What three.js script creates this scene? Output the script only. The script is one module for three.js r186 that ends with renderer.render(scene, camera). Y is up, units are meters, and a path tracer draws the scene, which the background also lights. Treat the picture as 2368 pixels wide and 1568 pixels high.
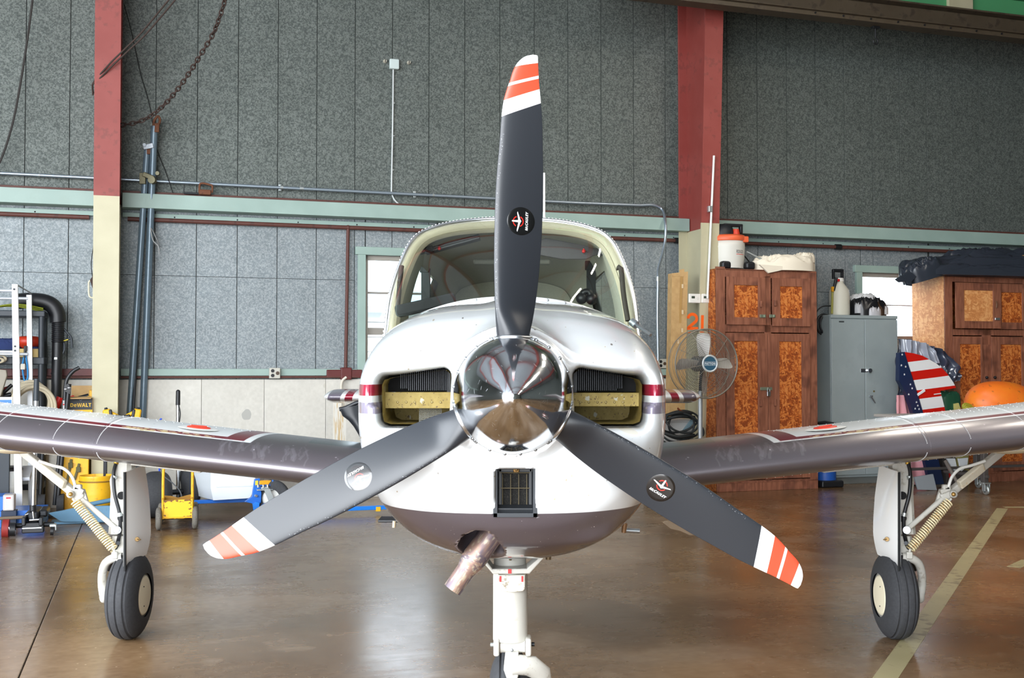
import * as THREE from 'three';
import { RoundedBoxGeometry } from 'three/addons/geometries/RoundedBoxGeometry.js';
import { mergeGeometries, mergeVertices, toCreasedNormals } from 'three/addons/utils/BufferGeometryUtils.js';
import { RectAreaLightUniformsLib } from 'three/addons/lights/RectAreaLightUniformsLib.js';

// ------------------------------------------------------------------ camera, sky, light, exposure
const scene = new THREE.Scene();
const FOCAL = 2600, EYE = 1.34, PITCH = Math.atan(73 / FOCAL);          // image taken to be 2368 x 1568
const camera = new THREE.PerspectiveCamera(2 * Math.atan(784 / FOCAL) * 180 / Math.PI, 2368 / 1568, 0.05, 200);
camera.position.set(0, EYE, 0);
camera.rotation.x = PITCH;
scene.add(camera);
const renderer = new THREE.WebGLRenderer({ antialias: true });
renderer.toneMapping = THREE.LinearToneMapping;
renderer.toneMappingExposure = 1.0;
renderer.shadowMap.enabled = true;
RectAreaLightUniformsLib.init();
scene.background = new THREE.Color().setRGB(6.6, 7.0, 7.4);              // bright overcast sky, outdoors

// the hangar stands turned against the view: s runs along its back wall, n out of that wall
const YAW = 18.05 * Math.PI / 180, CA = Math.cos(YAW), SA = Math.sin(YAW), D0 = 12.52;
const HP = (s, h, n) => new THREE.Vector3(CA * s + SA * n, h, -D0 - SA * s + CA * n);
const HS0 = -11, HS1 = 12, HN1 = 14.8, HH = 6.6;                          // hangar extents
const DOOR = [-10.6, -4.3, 6.2], SIDE = [5.6, 14.4, 6.2];                  // open front door: from s, to s, height; open side of the hangar: from n, to n, height
const area = (name, w, h, I, from, to, color = 0xffffff) => {
  const l = new THREE.RectAreaLight(color, I, w, h);
  l.name = name; l.position.copy(from); l.lookAt(to); scene.add(l);
};
// daylight entering the two open doors, each the size of its opening
area('door_daylight', DOOR[1] - DOOR[0], DOOR[2], 8, HP((DOOR[0] + DOOR[1]) / 2, DOOR[2] / 2, HN1 - 0.12), HP((DOOR[0] + DOOR[1]) / 2, DOOR[2] / 2, 0), new THREE.Color().setRGB(0.95, 0.98, 1.02));
area('side_daylight', SIDE[1] - SIDE[0], SIDE[2], 6.4, HP(HS0 + 0.12, SIDE[2] / 2, (SIDE[0] + SIDE[1]) / 2), HP(0, SIDE[2] / 2, (SIDE[0] + SIDE[1]) / 2), new THREE.Color().setRGB(0.92, 0.98, 1.04));

// ------------------------------------------------------------------ measuring helpers
const V = (x, y, z) => new THREE.Vector3(x, y, z);
const ray = (px, py) => { const c = Math.cos(PITCH), s = Math.sin(PITCH), x = px - 1184, y = 784 - py; return V(x, FOCAL * s + y * c, -FOCAL * c + y * s); };
const P = (px, py, Z) => { const d = ray(px, py); return V(0, EYE, 0).addScaledVector(d, Z / -d.z); };       // world point at depth Z
const onFloor = (px, py, h = 0) => { const d = ray(px, py); return V(0, EYE, 0).addScaledVector(d, (h - EYE) / d.y); };
const toHangar = (p) => ({ s: p.x * CA - (p.z + D0) * SA, h: p.y, n: p.x * SA + (p.z + D0) * CA });
const onWall = (px, py, n) => { const d = ray(px, py), n0 = D0 * CA; return toHangar(V(0, EYE, 0).addScaledVector(d, (n - n0) / (d.x * SA + d.z * CA))); };

// ------------------------------------------------------------------ random and noise
let seed0 = 7;
const rnd = () => { seed0 = (seed0 + 0x6d2b79f5) | 0; let t = Math.imul(seed0 ^ (seed0 >>> 15), 1 | seed0); t = (t + Math.imul(t ^ (t >>> 7), 61 | t)) ^ t; return ((t ^ (t >>> 14)) >>> 0) / 4294967296; };
const R = (a, b) => a + (b - a) * rnd();
const hash = (x, y, s) => { let h = Math.imul(x | 0, 374761393) + Math.imul(y | 0, 668265263) + Math.imul(s | 0, 1274126177); h = Math.imul(h ^ (h >>> 13), 1274126177); return ((h ^ (h >>> 16)) >>> 0) / 4294967296; };
const sm = (t) => t * t * (3 - 2 * t), lerp = (a, b, t) => a + (b - a) * t, clamp = (x, a = 0, b = 1) => Math.min(b, Math.max(a, x));
const step = (a, b, x) => sm(clamp((x - a) / (b - a)));
const noise = (x, y, per, s) => {           // tileable value noise, per cells a period
  const x0 = Math.floor(x), y0 = Math.floor(y), fx = sm(x - x0), fy = sm(y - y0), m = (a, p) => ((a % p) + p) % p, q = Array.isArray(per) ? per : [per, per];
  const a = m(x0, q[0]), b = m(x0 + 1, q[0]), c = m(y0, q[1]), d = m(y0 + 1, q[1]);
  return lerp(lerp(hash(a, c, s), hash(b, c, s), fx), lerp(hash(a, d, s), hash(b, d, s), fx), fy);
};
const fbm = (u, v, n, s, oct = 4) => { let t = 0, a = 0.5, w = 0; for (let i = 0; i < oct; i++) { t += a * noise(u * n, v * n, n, s + i); w += a; a *= 0.55; n *= 2; } return t / w; };
const noise3 = (x, y, z, s) => { const k = Math.floor(z), f = sm(z - k); return lerp(noise(x, y, 4096, s + k * 17), noise(x, y, 4096, s + (k + 1) * 17), f); };

// ------------------------------------------------------------------ textures
function tex(w, h, f, { srgb = true, wrap = true } = {}) {
  const d = new Uint8Array(w * h * 4);
  for (let y = 0; y < h; y++) for (let x = 0; x < w; x++) { const c = f((x + 0.5) / w, (y + 0.5) / h, x, y), o = (y * w + x) * 4; d[o] = clamp(c[0], 0, 255); d[o + 1] = clamp(c[1], 0, 255); d[o + 2] = clamp(c[2], 0, 255); d[o + 3] = 255; }
  const t = new THREE.DataTexture(d, w, h);
  t.magFilter = THREE.LinearFilter; t.minFilter = THREE.LinearMipmapLinearFilter; t.generateMipmaps = true;
  t.wrapS = t.wrapT = wrap ? THREE.RepeatWrapping : THREE.ClampToEdgeWrapping;
  if (srgb) t.colorSpace = THREE.SRGBColorSpace;
  t.needsUpdate = true;
  return t;
}
function canvasTex(w, h, draw) {
  const c = document.createElement('canvas'); c.width = w; c.height = h;
  const g = c.getContext('2d'); draw(g, w, h);
  const t = new THREE.CanvasTexture(c); t.colorSpace = THREE.SRGBColorSpace; t.magFilter = THREE.LinearFilter; t.wrapS = t.wrapT = THREE.ClampToEdgeWrapping;
  return t;
}
const grey = (f) => (u, v, x, y) => { const k = f(u, v, x, y); return [k, k, k]; };
const mixc = (a, b, t) => [lerp(a[0], b[0], t), lerp(a[1], b[1], t), lerp(a[2], b[2], t)];

const M = {};
const std = (o) => new THREE.MeshStandardMaterial(o);
const phys = (o) => new THREE.MeshPhysicalMaterial(o);
const metric = (m, size, jitter = 1) => { m.userData.metric = size; m.userData.jitter = jitter; return m; };
const plain = (color, roughness = 0.5, metalness = 0, o = {}) => std({ color, roughness, metalness, ...o });

// galvanised sheet: mottled crystals
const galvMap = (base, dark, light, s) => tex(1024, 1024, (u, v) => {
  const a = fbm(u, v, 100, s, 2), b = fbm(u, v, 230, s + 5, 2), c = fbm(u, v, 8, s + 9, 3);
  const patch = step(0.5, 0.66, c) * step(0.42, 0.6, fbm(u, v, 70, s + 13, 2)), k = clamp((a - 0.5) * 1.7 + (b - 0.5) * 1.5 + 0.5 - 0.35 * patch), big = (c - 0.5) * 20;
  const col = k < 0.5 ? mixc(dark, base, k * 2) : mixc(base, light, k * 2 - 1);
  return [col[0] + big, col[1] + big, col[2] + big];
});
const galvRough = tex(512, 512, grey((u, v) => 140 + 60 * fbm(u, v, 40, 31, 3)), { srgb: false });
M.galvUpper = metric(std({ map: galvMap([97, 104, 100], [72, 79, 76], [114, 120, 116], 3), roughnessMap: galvRough, roughness: 0.95, metalness: 0.25 }), 1.3);  // upper sheets: older and dirtier, with the weaker light overhead put into the tone
M.galvLower = metric(std({ map: galvMap([134, 142, 145], [118, 127, 131], [153, 159, 161], 21), roughnessMap: galvRough, roughness: 0.9, metalness: 0.25 }), 1.3);
M.galvPlain = plain(0x9aa3a6, 0.5, 0.5);
// painted steel with scuffs
const scuffed = (base, worn, amount, s, n = 24) => tex(512, 512, (u, v) => {
  const a = fbm(u, v, n, s, 4), b = fbm(u, v, 6, s + 3, 3), c = noise(u * 90, v * 8, [90, 8], s + 8);
  const w = step(0.66 - amount * 0.2, 0.74, a) * step(0.45, 0.6, b) * 0.8 + step(0.93, 0.97, c) * 0.3 * amount;
  const k = (b - 0.5) * 16;
  return mixc([base[0] + k, base[1] + k, base[2] + k], worn, clamp(w * Math.min(1, amount * amount * 1.2)));
});
M.redSteel = metric(std({ map: scuffed([138, 62, 56], [96, 48, 44], 0.6, 40), roughness: 0.55 }), 1.2);
M.creamSteel = metric(std({ map: scuffed([184, 178, 149], [188, 181, 152], 0.3, 50), roughness: 0.5 }), 1.2);
M.girt = metric(std({ map: scuffed([146, 168, 160], [136, 152, 142], 0.4, 60, 12), roughness: 0.5 }), 1.4);
M.maroonSteel = metric(std({ map: scuffed([92, 34, 32], [60, 28, 26], 0.8, 70), roughness: 0.5 }), 0.8);
M.concrete = metric(std({ map: tex(1024, 1024, (u, v) => {
  const a = fbm(u, v, 5, 80, 5), b = fbm(u, v, 100, 84, 2), k = (a - 0.5) * 22 + (b - 0.5) * 12, spot = step(0.75, 0.8, fbm(u, v, 14, 88, 3)) * 10;
  return [198 + k - spot, 195 + k - spot, 186 + k - spot * 1.2];
}), roughness: 0.75 }), 2.6);
M.floor = (() => {
  const map = tex(2048, 2048, (u, v) => {
    const a = fbm(u, v, 5, 100, 6), b = fbm(u, v, 150, 107, 2), c = fbm(u + 0.03 * a, v * 1.0, 14, 110, 4), d = noise(u * 22, v * 300, [22, 300], 113);
    let col = mixc([103, 78, 52], [140, 112, 82], clamp((a - 0.5) * 2.4 + 0.5));
    col = mixc(col, [146, 126, 106], step(0.5, 0.72, c) * 0.5);
    const k = (b - 0.5) * 18 + (d - 0.5) * 6;
    const chip = hash(Math.floor(u * 700), Math.floor(v * 700), 119) > 0.9992 ? 50 : 0;
    return [col[0] + k + chip, col[1] + k + chip, col[2] + k + chip];
  });
  const rough = tex(1024, 1024, grey((u, v) => { const a = fbm(u, v, 7, 130, 3), b = fbm(u, v, 60, 131, 3), s = noise(u * 30, v * 240, [30, 240], 133); return 66 + 44 * (a - 0.5) + 16 * (b - 0.5) + 8 * (s - 0.5); }), { srgb: false });
  return metric(phys({ map, roughnessMap: rough, roughness: 1.0, specularIntensity: 1.0 }), 5.2, 0);
})();
M.apron = metric(std({ color: 0xa9a7a0, roughness: 0.9 }), 4);
M.linePaint = metric(std({ map: scuffed([178, 168, 128], [128, 112, 84], 0.9, 140), roughness: 0.4 }), 1.1);
M.ceiling = metric(std({ map: galvMap([178, 190, 200], [160, 172, 184], [198, 208, 216], 150), roughness: 0.7 }), 2);
// aircraft paints
const specks = (s, n, col, size) => (g, w, h) => { for (let i = 0; i < n; i++) { g.fillStyle = col[i % col.length]; const r = size * (0.3 + 1.2 * hash(i, 3, s) ** 3); g.beginPath(); g.ellipse(hash(i, 1, s) * w, hash(i, 2, s) * h, r, r * (0.5 + hash(i, 4, s)), hash(i, 5, s) * 3, 0, 7); g.fill(); } };
const gloss = (o) => phys({ roughness: 0.3, clearcoat: 1, clearcoatRoughness: 0.06, ...o });
M.white = gloss({ color: 0xd6d9da });
M.whiteFlat = plain(0xe2e2dd, 0.4);
M.whiteGear = metric(std({ map: scuffed([196, 194, 186], [122, 110, 92], 0.6, 160, 30), roughness: 0.42 }), 0.4);
M.cream = plain(0xc6baa0, 0.5);
M.creamCap = plain(0xe6dcc0, 0.45);
M.chrome = (() => {
  const rm = tex(1024, 1024, grey((u, v) => { const a = fbm(u, v, 12, 170, 4); let k = 14 + 26 * a; const i = Math.floor(u * 46), j = Math.floor(v * 46); if (hash(i, j, 175) > 0.93) { const cx = (u * 46) % 1 - 0.5, cy = (v * 46) % 1 - 0.5, an = hash(i, j, 176) * 3.1, d = Math.abs(cx * Math.sin(an) - cy * Math.cos(an)); if (d < 0.035 && Math.hypot(cx, cy) < 0.45) k = 130; } return k; }), { srgb: false });
  return std({ color: 0xdfe3e8, metalness: 1, roughness: 1, roughnessMap: rm });
})();
M.alu = plain(0xd2d6da, 0.28, 1);
M.steel = plain(0xa7adb2, 0.4, 0.9);
M.darkSteel = plain(0x2b2d30, 0.45, 0.6);
M.zinc = plain(0xb9c0c0, 0.35, 0.7);
M.black = plain(0x14161a, 0.45);
M.blackMatte = plain(0x0d0e10, 0.8);
M.rubber = metric(std({ map: tex(256, 256, (u, v) => { const k = (fbm(u, v, 32, 190, 3) - 0.5) * 14; return [52 + k, 53 + k, 56 + k]; }), roughness: 0.78 }), 0.3);
M.rubberSide = metric(std({ map: tex(256, 256, (u, v) => { const k = (fbm(u, v, 16, 191, 3) - 0.5) * 16; return [50 + k, 44 + k, 40 + k]; }), roughness: 0.72 }), 0.3);
M.glass = phys({ color: 0xf1f7f2, transmission: 1, roughness: 0.02, thickness: 0, ior: 1.5 });
M.windowGlass = phys({ color: 0xf6fbff, transmission: 1, roughness: 0.02, thickness: 0, ior: 1.5 });
M.headliner = metric(std({ map: tex(512, 512, (u, v) => { const k = (fbm(u, v, 80, 200, 2) - 0.5) * 12; return [190 + k, 188 + k, 170 + k]; }), roughness: 0.95 }), 0.4);
M.gold = metric(std({ map: tex(512, 512, (u, v) => {
  const a = fbm(u, v, 20, 210, 4), b = fbm(u, v, 60, 214, 2), k = (a - 0.5) * 34, bare = step(0.72, 0.76, fbm(u, v, 9, 217, 4)), dot = step(0.76, 0.8, b);
  return mixc(mixc([140 + k, 121 + k, 60 + k], [84, 64, 32], dot), [170, 172, 168], bare * 0.8);
}), roughness: 0.6, metalness: 0.15 }), 0.3);
// wood and chipboard
M.wood = metric(std({ map: tex(512, 1024, (u, v) => {
  const w = fbm(u, v, 4, 220, 3), g = noise((u + 0.02 * w) * 46, v * 7, [46, 7], 223), g2 = noise((u + 0.03 * w) * 140, v * 14, [140, 14], 225), k = (g - 0.5) * 30 + (g2 - 0.5) * 18, p = step(0.5, 0.75, fbm(u, v, 5, 228, 3));
  return mixc([136 + k, 85 + k * 0.8, 63 + k * 0.7], [92 + k, 54 + k * 0.7, 41 + k * 0.6], p * 0.7);
}), roughness: 0.6 }), 0.9);
const strand = (base, dark, light, s) => tex(512, 512, (u, v) => {
  const wob = fbm(u, v, 6, s, 3), ang = Math.floor(fbm(u, v, 9, s + 4, 2) * 9), f = ang % 2 ? noise(u * 28 + wob * 2, v * 11, [28, 11], s + 6) : noise(u * 11, v * 28 + wob * 2, [11, 28], s + 7), b = fbm(u, v, 60, s + 9, 2);
  const k = clamp((f - 0.5) * 1.9 + (b - 0.5) * 0.7 + 0.5);
  return k < 0.5 ? mixc(dark, base, k * 2) : mixc(base, light, k * 2 - 1);
});
M.osb = metric(std({ map: strand([180, 92, 32], [138, 64, 20], [208, 130, 64], 230), roughness: 0.55 }), 0.5);
M.osbPale = metric(std({ map: strand([212, 146, 88], [196, 128, 72], [224, 166, 108], 240), roughness: 0.6 }), 0.7);
M.cardboard = metric(std({ map: tex(256, 512, (u, v) => { const k = (fbm(u, v, 12, 250, 4) - 0.5) * 26; return [190 + k, 155 + k, 105 + k * 0.9]; }), roughness: 0.8 }), 0.6);
M.yellow = metric(std({ map: scuffed([232, 176, 28], [122, 74, 34], 0.5, 260, 14), roughness: 0.45 }), 0.5);
M.blue = plain(0x1668c8, 0.4);
M.paleBlue = metric(std({ map: scuffed([96, 140, 170], [74, 104, 128], 0.6, 270), roughness: 0.5 }), 0.8);
M.poleBlue = metric(std({ map: scuffed([96, 114, 126], [78, 92, 102], 0.5, 275), roughness: 0.3, metalness: 0.2 }), 0.6);
M.rust = metric(std({ map: scuffed([104, 62, 38], [70, 42, 30], 0.9, 280), roughness: 0.75 }), 0.3);
M.brownPipe = metric(std({ map: scuffed([88, 50, 42], [66, 40, 36], 0.8, 290), roughness: 0.6 }), 0.8);
M.conduit = plain(0xaab8c4, 0.32, 0.75);
M.lockerGrey = metric(std({ map: scuffed([156, 168, 170], [130, 140, 142], 0.4, 300, 10), roughness: 0.4, metalness: 0.1 }), 1.5);
M.plasticDark = plain(0x2a3138, 0.5);
M.whitePlastic = plain(0xe4e4de, 0.4);
M.red = plain(0xc01818, 0.4);
M.orange = metric(std({ map: tex(256, 256, (u, v) => { const k = (fbm(u, v, 6, 310, 4) - 0.5) * 40, d = step(0.72, 0.78, fbm(u, v, 18, 314, 3)); return mixc([244, 124 + k, 36], [196, 104, 40], d); }), roughness: 0.4 }), 0.9);
M.navy = plain(0x16284c, 0.35);
M.green = plain(0x1d6b48, 0.6);
M.rope = plain(0xb3a890, 0.9);
M.cloth = plain(0xe6ddca, 0.95);
M.pink = plain(0xe0a0a8, 0.9);
// ------------------------------------------------------------------ geometry helpers
const clean = (g) => {
  let o = g.index ? g.toNonIndexed() : g;
  if (!o.attributes.normal) o.computeVertexNormals();
  if (!o.attributes.uv) o.setAttribute('uv', new THREE.BufferAttribute(new Float32Array(o.attributes.position.count * 2), 2));
  for (const k of Object.keys(o.attributes)) if (!['position', 'normal', 'uv'].includes(k)) o.deleteAttribute(k);
  o.morphAttributes = {}; o.clearGroups();
  return o;
};
const merge = (list) => (list.length === 1 ? clean(list[0]) : mergeGeometries(list.map(clean)));
const boxUV = (g, size, du = 0, dv = 0) => {      // metric uv by the dominant axis of each triangle
  const p = g.attributes.position, uv = g.attributes.uv, a = V(), b = V(), c = V();
  for (let i = 0; i < p.count; i += 3) {
    a.fromBufferAttribute(p, i); b.fromBufferAttribute(p, i + 1); c.fromBufferAttribute(p, i + 2);
    const n = b.clone().sub(a).cross(c.clone().sub(a)), x = Math.abs(n.x), y = Math.abs(n.y), z = Math.abs(n.z);
    [a, b, c].forEach((q, k) => { const [u, v] = x > y && x > z ? [q.z, q.y] : y > z ? [q.x, q.z] : [q.x, q.y]; uv.setXY(i + k, u / size + du, v / size + dv); });
  }
  return g;
};
const box = (w, h, d, x = 0, y = 0, z = 0, o = {}) => {
  const r = Math.min(o.r ?? 0.004, w * 0.45, h * 0.45, d * 0.45);
  const g = r > 0.0008 ? new RoundedBoxGeometry(w, h, d, o.seg ?? 1, r) : new THREE.BoxGeometry(w, h, d);
  if (o.rx || o.ry || o.rz) g.applyMatrix4(new THREE.Matrix4().makeRotationFromEuler(new THREE.Euler(o.rx || 0, o.ry || 0, o.rz || 0)));
  return g.translate(x, y, z);
};
const vec = (a) => (Array.isArray(a) ? V(...a) : a.clone());
const orient = (g, a, b) => {          // geometry along +y from 0 moved so that it runs from a towards b
  const A = vec(a), d = vec(b).sub(A).normalize();
  return g.applyQuaternion(new THREE.Quaternion().setFromUnitVectors(V(0, 1, 0), d)).translate(A.x, A.y, A.z);
};
const cyl = (a, b, r0, r1 = r0, seg = 20, open = false) => { const l = vec(a).distanceTo(vec(b)); return orient(new THREE.CylinderGeometry(r1, r0, l, seg, 1, open).translate(0, l / 2, 0), a, b); };
const lathe = (prof, seg = 40) => new THREE.LatheGeometry(prof.map(([r, y]) => new THREE.Vector2(Math.max(r, 1e-5), y)), seg);
const tube = (pts, r, seg = 48, rad = 8, closed = false, tension = 0.5) => new THREE.TubeGeometry(new THREE.CatmullRomCurve3(pts.map(vec), closed, 'catmullrom', tension), seg, r, rad, closed);
const sph = (r, x, y, z, sx = 1, sy = 1, sz = 1, w = 20, h = 14) => new THREE.SphereGeometry(r, w, h).scale(sx, sy, sz).translate(x, y, z);
const shape = (pts, holes = []) => { const s = new THREE.Shape(pts.map((p) => new THREE.Vector2(p[0], p[1]))); for (const h of holes) s.holes.push(new THREE.Path(h.map((p) => new THREE.Vector2(p[0], p[1])))); return s; };
const ext = (pts, depth, o = {}) => new THREE.ExtrudeGeometry(shape(pts, o.holes), { depth, bevelEnabled: !!o.bevel, bevelSize: o.bevel || 0, bevelThickness: o.bevel || 0, bevelSegments: 2, bevelOffset: -(o.bevel || 0), curveSegments: o.seg ?? 12 }).translate(0, 0, o.z ?? 0);
const ring = (r, t, seg = 48, rad = 10) => new THREE.TorusGeometry(r, t, rad, seg);
const circle = (cx, cy, r, n = 24, ry = r) => Array.from({ length: n }, (_, i) => [cx + r * Math.cos(i / n * 2 * Math.PI), cy + ry * Math.sin(i / n * 2 * Math.PI)]);
function loft(rows, { closed = false, cap0 = false, cap1 = false, uv } = {}) {   // rows of equal-length point lists
  const n = rows[0].length, pos = [], uvs = [], idx = [], w = closed ? n : n - 1;
  rows.forEach((row, j) => { const k = closed ? n + 1 : n; for (let i = 0; i < k; i++) { const p = row[i % n]; pos.push(p.x, p.y, p.z); const q = uv ? uv(i / w, j / (rows.length - 1), p) : [i / w, j / (rows.length - 1)]; uvs.push(q[0], q[1]); } });
  const st = closed ? n + 1 : n;
  for (let j = 0; j + 1 < rows.length; j++) for (let i = 0; i < w; i++) { const a = j * st + i, b = a + 1, c = a + st, d = c + 1; idx.push(a, c, b, b, c, d); }
  const g = new THREE.BufferGeometry();
  g.setAttribute('position', new THREE.Float32BufferAttribute(pos, 3)); g.setAttribute('uv', new THREE.Float32BufferAttribute(uvs, 2)); g.setIndex(idx); g.computeVertexNormals();
  if (closed) {                         // weld the shading across the seam
    const N = g.attributes.normal;
    for (let j = 0; j < rows.length; j++) { const a = V().fromBufferAttribute(N, j * st), b = V().fromBufferAttribute(N, j * st + n); a.add(b).normalize(); N.setXYZ(j * st, a.x, a.y, a.z); N.setXYZ(j * st + n, a.x, a.y, a.z); }
  }
  const list = [g];
  const fan = (row, flip) => { const c = row.reduce((s, p) => s.add(p), V()).multiplyScalar(1 / n), q = []; for (let i = 0; i < n; i++) { const a = row[i], b = row[(i + 1) % n]; q.push(c.x, c.y, c.z, ...(flip ? [b.x, b.y, b.z, a.x, a.y, a.z] : [a.x, a.y, a.z, b.x, b.y, b.z])); } const f = new THREE.BufferGeometry(); f.setAttribute('position', new THREE.Float32BufferAttribute(q, 3)); f.setAttribute('uv', new THREE.Float32BufferAttribute(q.filter((_, i) => i % 3 < 2), 2)); f.computeVertexNormals(); list.push(f); };
  if (cap0) fan(rows[0], false);
  if (cap1) fan(rows[rows.length - 1], true);
  return list.length > 1 ? merge(list) : g;
}
// surface of f < 0 by surface nets, vertices slid onto the surface, normals from the gradient
function surf(f, lo, hi, h, uv) {
  const n = [0, 1, 2].map((k) => Math.ceil((hi[k] - lo[k]) / h) + 1), F = new Float32Array(n[0] * n[1] * n[2]), at = (i, j, k) => i + n[0] * (j + n[1] * k);
  for (let k = 0; k < n[2]; k++) for (let j = 0; j < n[1]; j++) for (let i = 0; i < n[0]; i++) F[at(i, j, k)] = f(lo[0] + i * h, lo[1] + j * h, lo[2] + k * h);
  const id = new Int32Array(F.length).fill(-1), pos = [];
  for (let k = 0; k < n[2] - 1; k++) for (let j = 0; j < n[1] - 1; j++) for (let i = 0; i < n[0] - 1; i++) {
    let s = 0, c = 0, x = 0, y = 0, z = 0;
    const v = (a, b, d) => F[at(i + a, j + b, k + d)];
    for (let q = 0; q < 8; q++) s += v(q & 1, (q >> 1) & 1, q >> 2) < 0 ? 1 : 0;
    if (s === 0 || s === 8) continue;
    const edge = (a, b) => { const A = v(...a), B = v(...b); if ((A < 0) === (B < 0)) return; const t = A / (A - B); x += a[0] + (b[0] - a[0]) * t; y += a[1] + (b[1] - a[1]) * t; z += a[2] + (b[2] - a[2]) * t; c++; };
    for (const a of [0, 1]) for (const b of [0, 1]) { edge([0, a, b], [1, a, b]); edge([a, 0, b], [a, 1, b]); edge([a, b, 0], [a, b, 1]); }
    id[at(i, j, k)] = pos.length / 3; pos.push(lo[0] + (i + x / c) * h, lo[1] + (j + y / c) * h, lo[2] + (k + z / c) * h);
  }
  const nor = new Float32Array(pos.length), e = h * 0.35;
  const grad = (x, y, z) => [f(x + e, y, z) - f(x - e, y, z), f(x, y + e, z) - f(x, y - e, z), f(x, y, z + e) - f(x, y, z - e)].map((q) => q / (2 * e));
  for (let i = 0; i < pos.length; i += 3) {
    for (let it = 0; it < 2; it++) { const g = grad(pos[i], pos[i + 1], pos[i + 2]), l = g[0] ** 2 + g[1] ** 2 + g[2] ** 2, d = clamp(f(pos[i], pos[i + 1], pos[i + 2]) / Math.max(l, 1e-4), -h, h); if (l > 1e-3) for (let c = 0; c < 3; c++) pos[i + c] -= clamp(d * g[c], -h * 0.5, h * 0.5); }
    const g = grad(pos[i], pos[i + 1], pos[i + 2]), l = Math.hypot(...g) || 1;
    for (let c = 0; c < 3; c++) nor[i + c] = g[c] / l;
  }
  const idx = [], A = V(), B = V(), C = V(), quad = (a, b, c, d) => { for (const t of [[a, b, c], [a, c, d]]) { if (t.some((q) => q < 0)) continue; A.fromArray(pos, t[0] * 3); B.fromArray(pos, t[1] * 3); C.fromArray(pos, t[2] * 3); const m = B.sub(A).cross(C.sub(A)), s = t.reduce((w, q) => w + m.x * nor[q * 3] + m.y * nor[q * 3 + 1] + m.z * nor[q * 3 + 2], 0); idx.push(...(s >= 0 ? t : [t[0], t[2], t[1]])); } };
  for (let k = 1; k < n[2] - 1; k++) for (let j = 1; j < n[1] - 1; j++) for (let i = 1; i < n[0] - 1; i++) {
    const s = F[at(i, j, k)] < 0;
    if (s !== F[at(i + 1, j, k)] < 0) quad(id[at(i, j - 1, k - 1)], id[at(i, j, k - 1)], id[at(i, j, k)], id[at(i, j - 1, k)]);
    if (s !== F[at(i, j + 1, k)] < 0) quad(id[at(i - 1, j, k - 1)], id[at(i, j, k - 1)], id[at(i, j, k)], id[at(i - 1, j, k)]);
    if (s !== F[at(i, j, k + 1)] < 0) quad(id[at(i - 1, j - 1, k)], id[at(i, j - 1, k)], id[at(i, j, k)], id[at(i - 1, j, k)]);
  }
  const g = new THREE.BufferGeometry(), U = [];
  for (let i = 0; i < pos.length; i += 3) U.push(...(uv ? uv(pos[i], pos[i + 1], pos[i + 2]) : [pos[i], pos[i + 1]]));
  g.setAttribute('position', new THREE.Float32BufferAttribute(pos, 3)); g.setAttribute('normal', new THREE.Float32BufferAttribute(nor, 3)); g.setAttribute('uv', new THREE.Float32BufferAttribute(U, 2)); g.setIndex(idx);
  return g;
}
const smin = (a, b, k) => { const h = Math.max(k - Math.abs(a - b), 0) / k; return Math.min(a, b) - h * h * k * 0.25; };
const smax = (a, b, k) => -smin(-a, -b, k);
const table = (xs, ys) => {             // monotone cubic through the points
  const n = xs.length, d = [], m = [];
  for (let i = 0; i < n - 1; i++) d.push((ys[i + 1] - ys[i]) / (xs[i + 1] - xs[i]));
  m.push(d[0]); for (let i = 1; i < n - 1; i++) m.push(d[i - 1] * d[i] <= 0 ? 0 : 2 * d[i - 1] * d[i] / (d[i - 1] + d[i])); m.push(d[n - 2]);
  return (x) => { if (x <= xs[0]) return ys[0] + (x - xs[0]) * m[0]; if (x >= xs[n - 1]) return ys[n - 1]; let i = 0; while (x > xs[i + 1]) i++; const h = xs[i + 1] - xs[i], t = (x - xs[i]) / h; return ys[i] * (1 + 2 * t) * (1 - t) ** 2 + h * m[i] * t * (1 - t) ** 2 + ys[i + 1] * t * t * (3 - 2 * t) + h * m[i + 1] * t * t * (t - 1); };
};
// a heap of soft folds: ellipsoid-like dome with ridged noise, closed below
function heap(w, h, d, s, { ridge = 0.35, freq = 5, n = 44, flat = 0.75, outline } = {}) {
  const rows = [];
  for (let j = 0; j <= n; j++) { const row = []; for (let i = 0; i < n * 2; i++) {
    const a = i / (n * 2) * 2 * Math.PI, q = j / n, r = Math.sin(Math.min(q * 1.12, 1) * Math.PI / 2) ** 0.8, e = outline ? outline(a) : 1 + 0.12 * (noise(Math.cos(a) * 2 + 9, Math.sin(a) * 2 + 9, 64, s + 2) - 0.5) * 2;
    const x = Math.cos(a) * r * e, z = Math.sin(a) * r * e, f = 1 - Math.abs(2 * noise(x * freq + 31, z * freq * 1.6 + 31, 512, s) - 1), f2 = 1 - Math.abs(2 * noise(x * freq * 2.3 + 51, z * freq * 2.9 + 51, 512, s + 5) - 1);
    const top = (1 - q ** 3) ** flat, y = q >= 0.999 ? 0 : h * top * (1 - ridge + ridge * (0.7 * f + 0.3 * f2));
    row.push(V(x * w / 2, y, z * d / 2));
  } rows.push(row); }
  return loft(rows, { closed: true, cap1: true });
}

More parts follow.
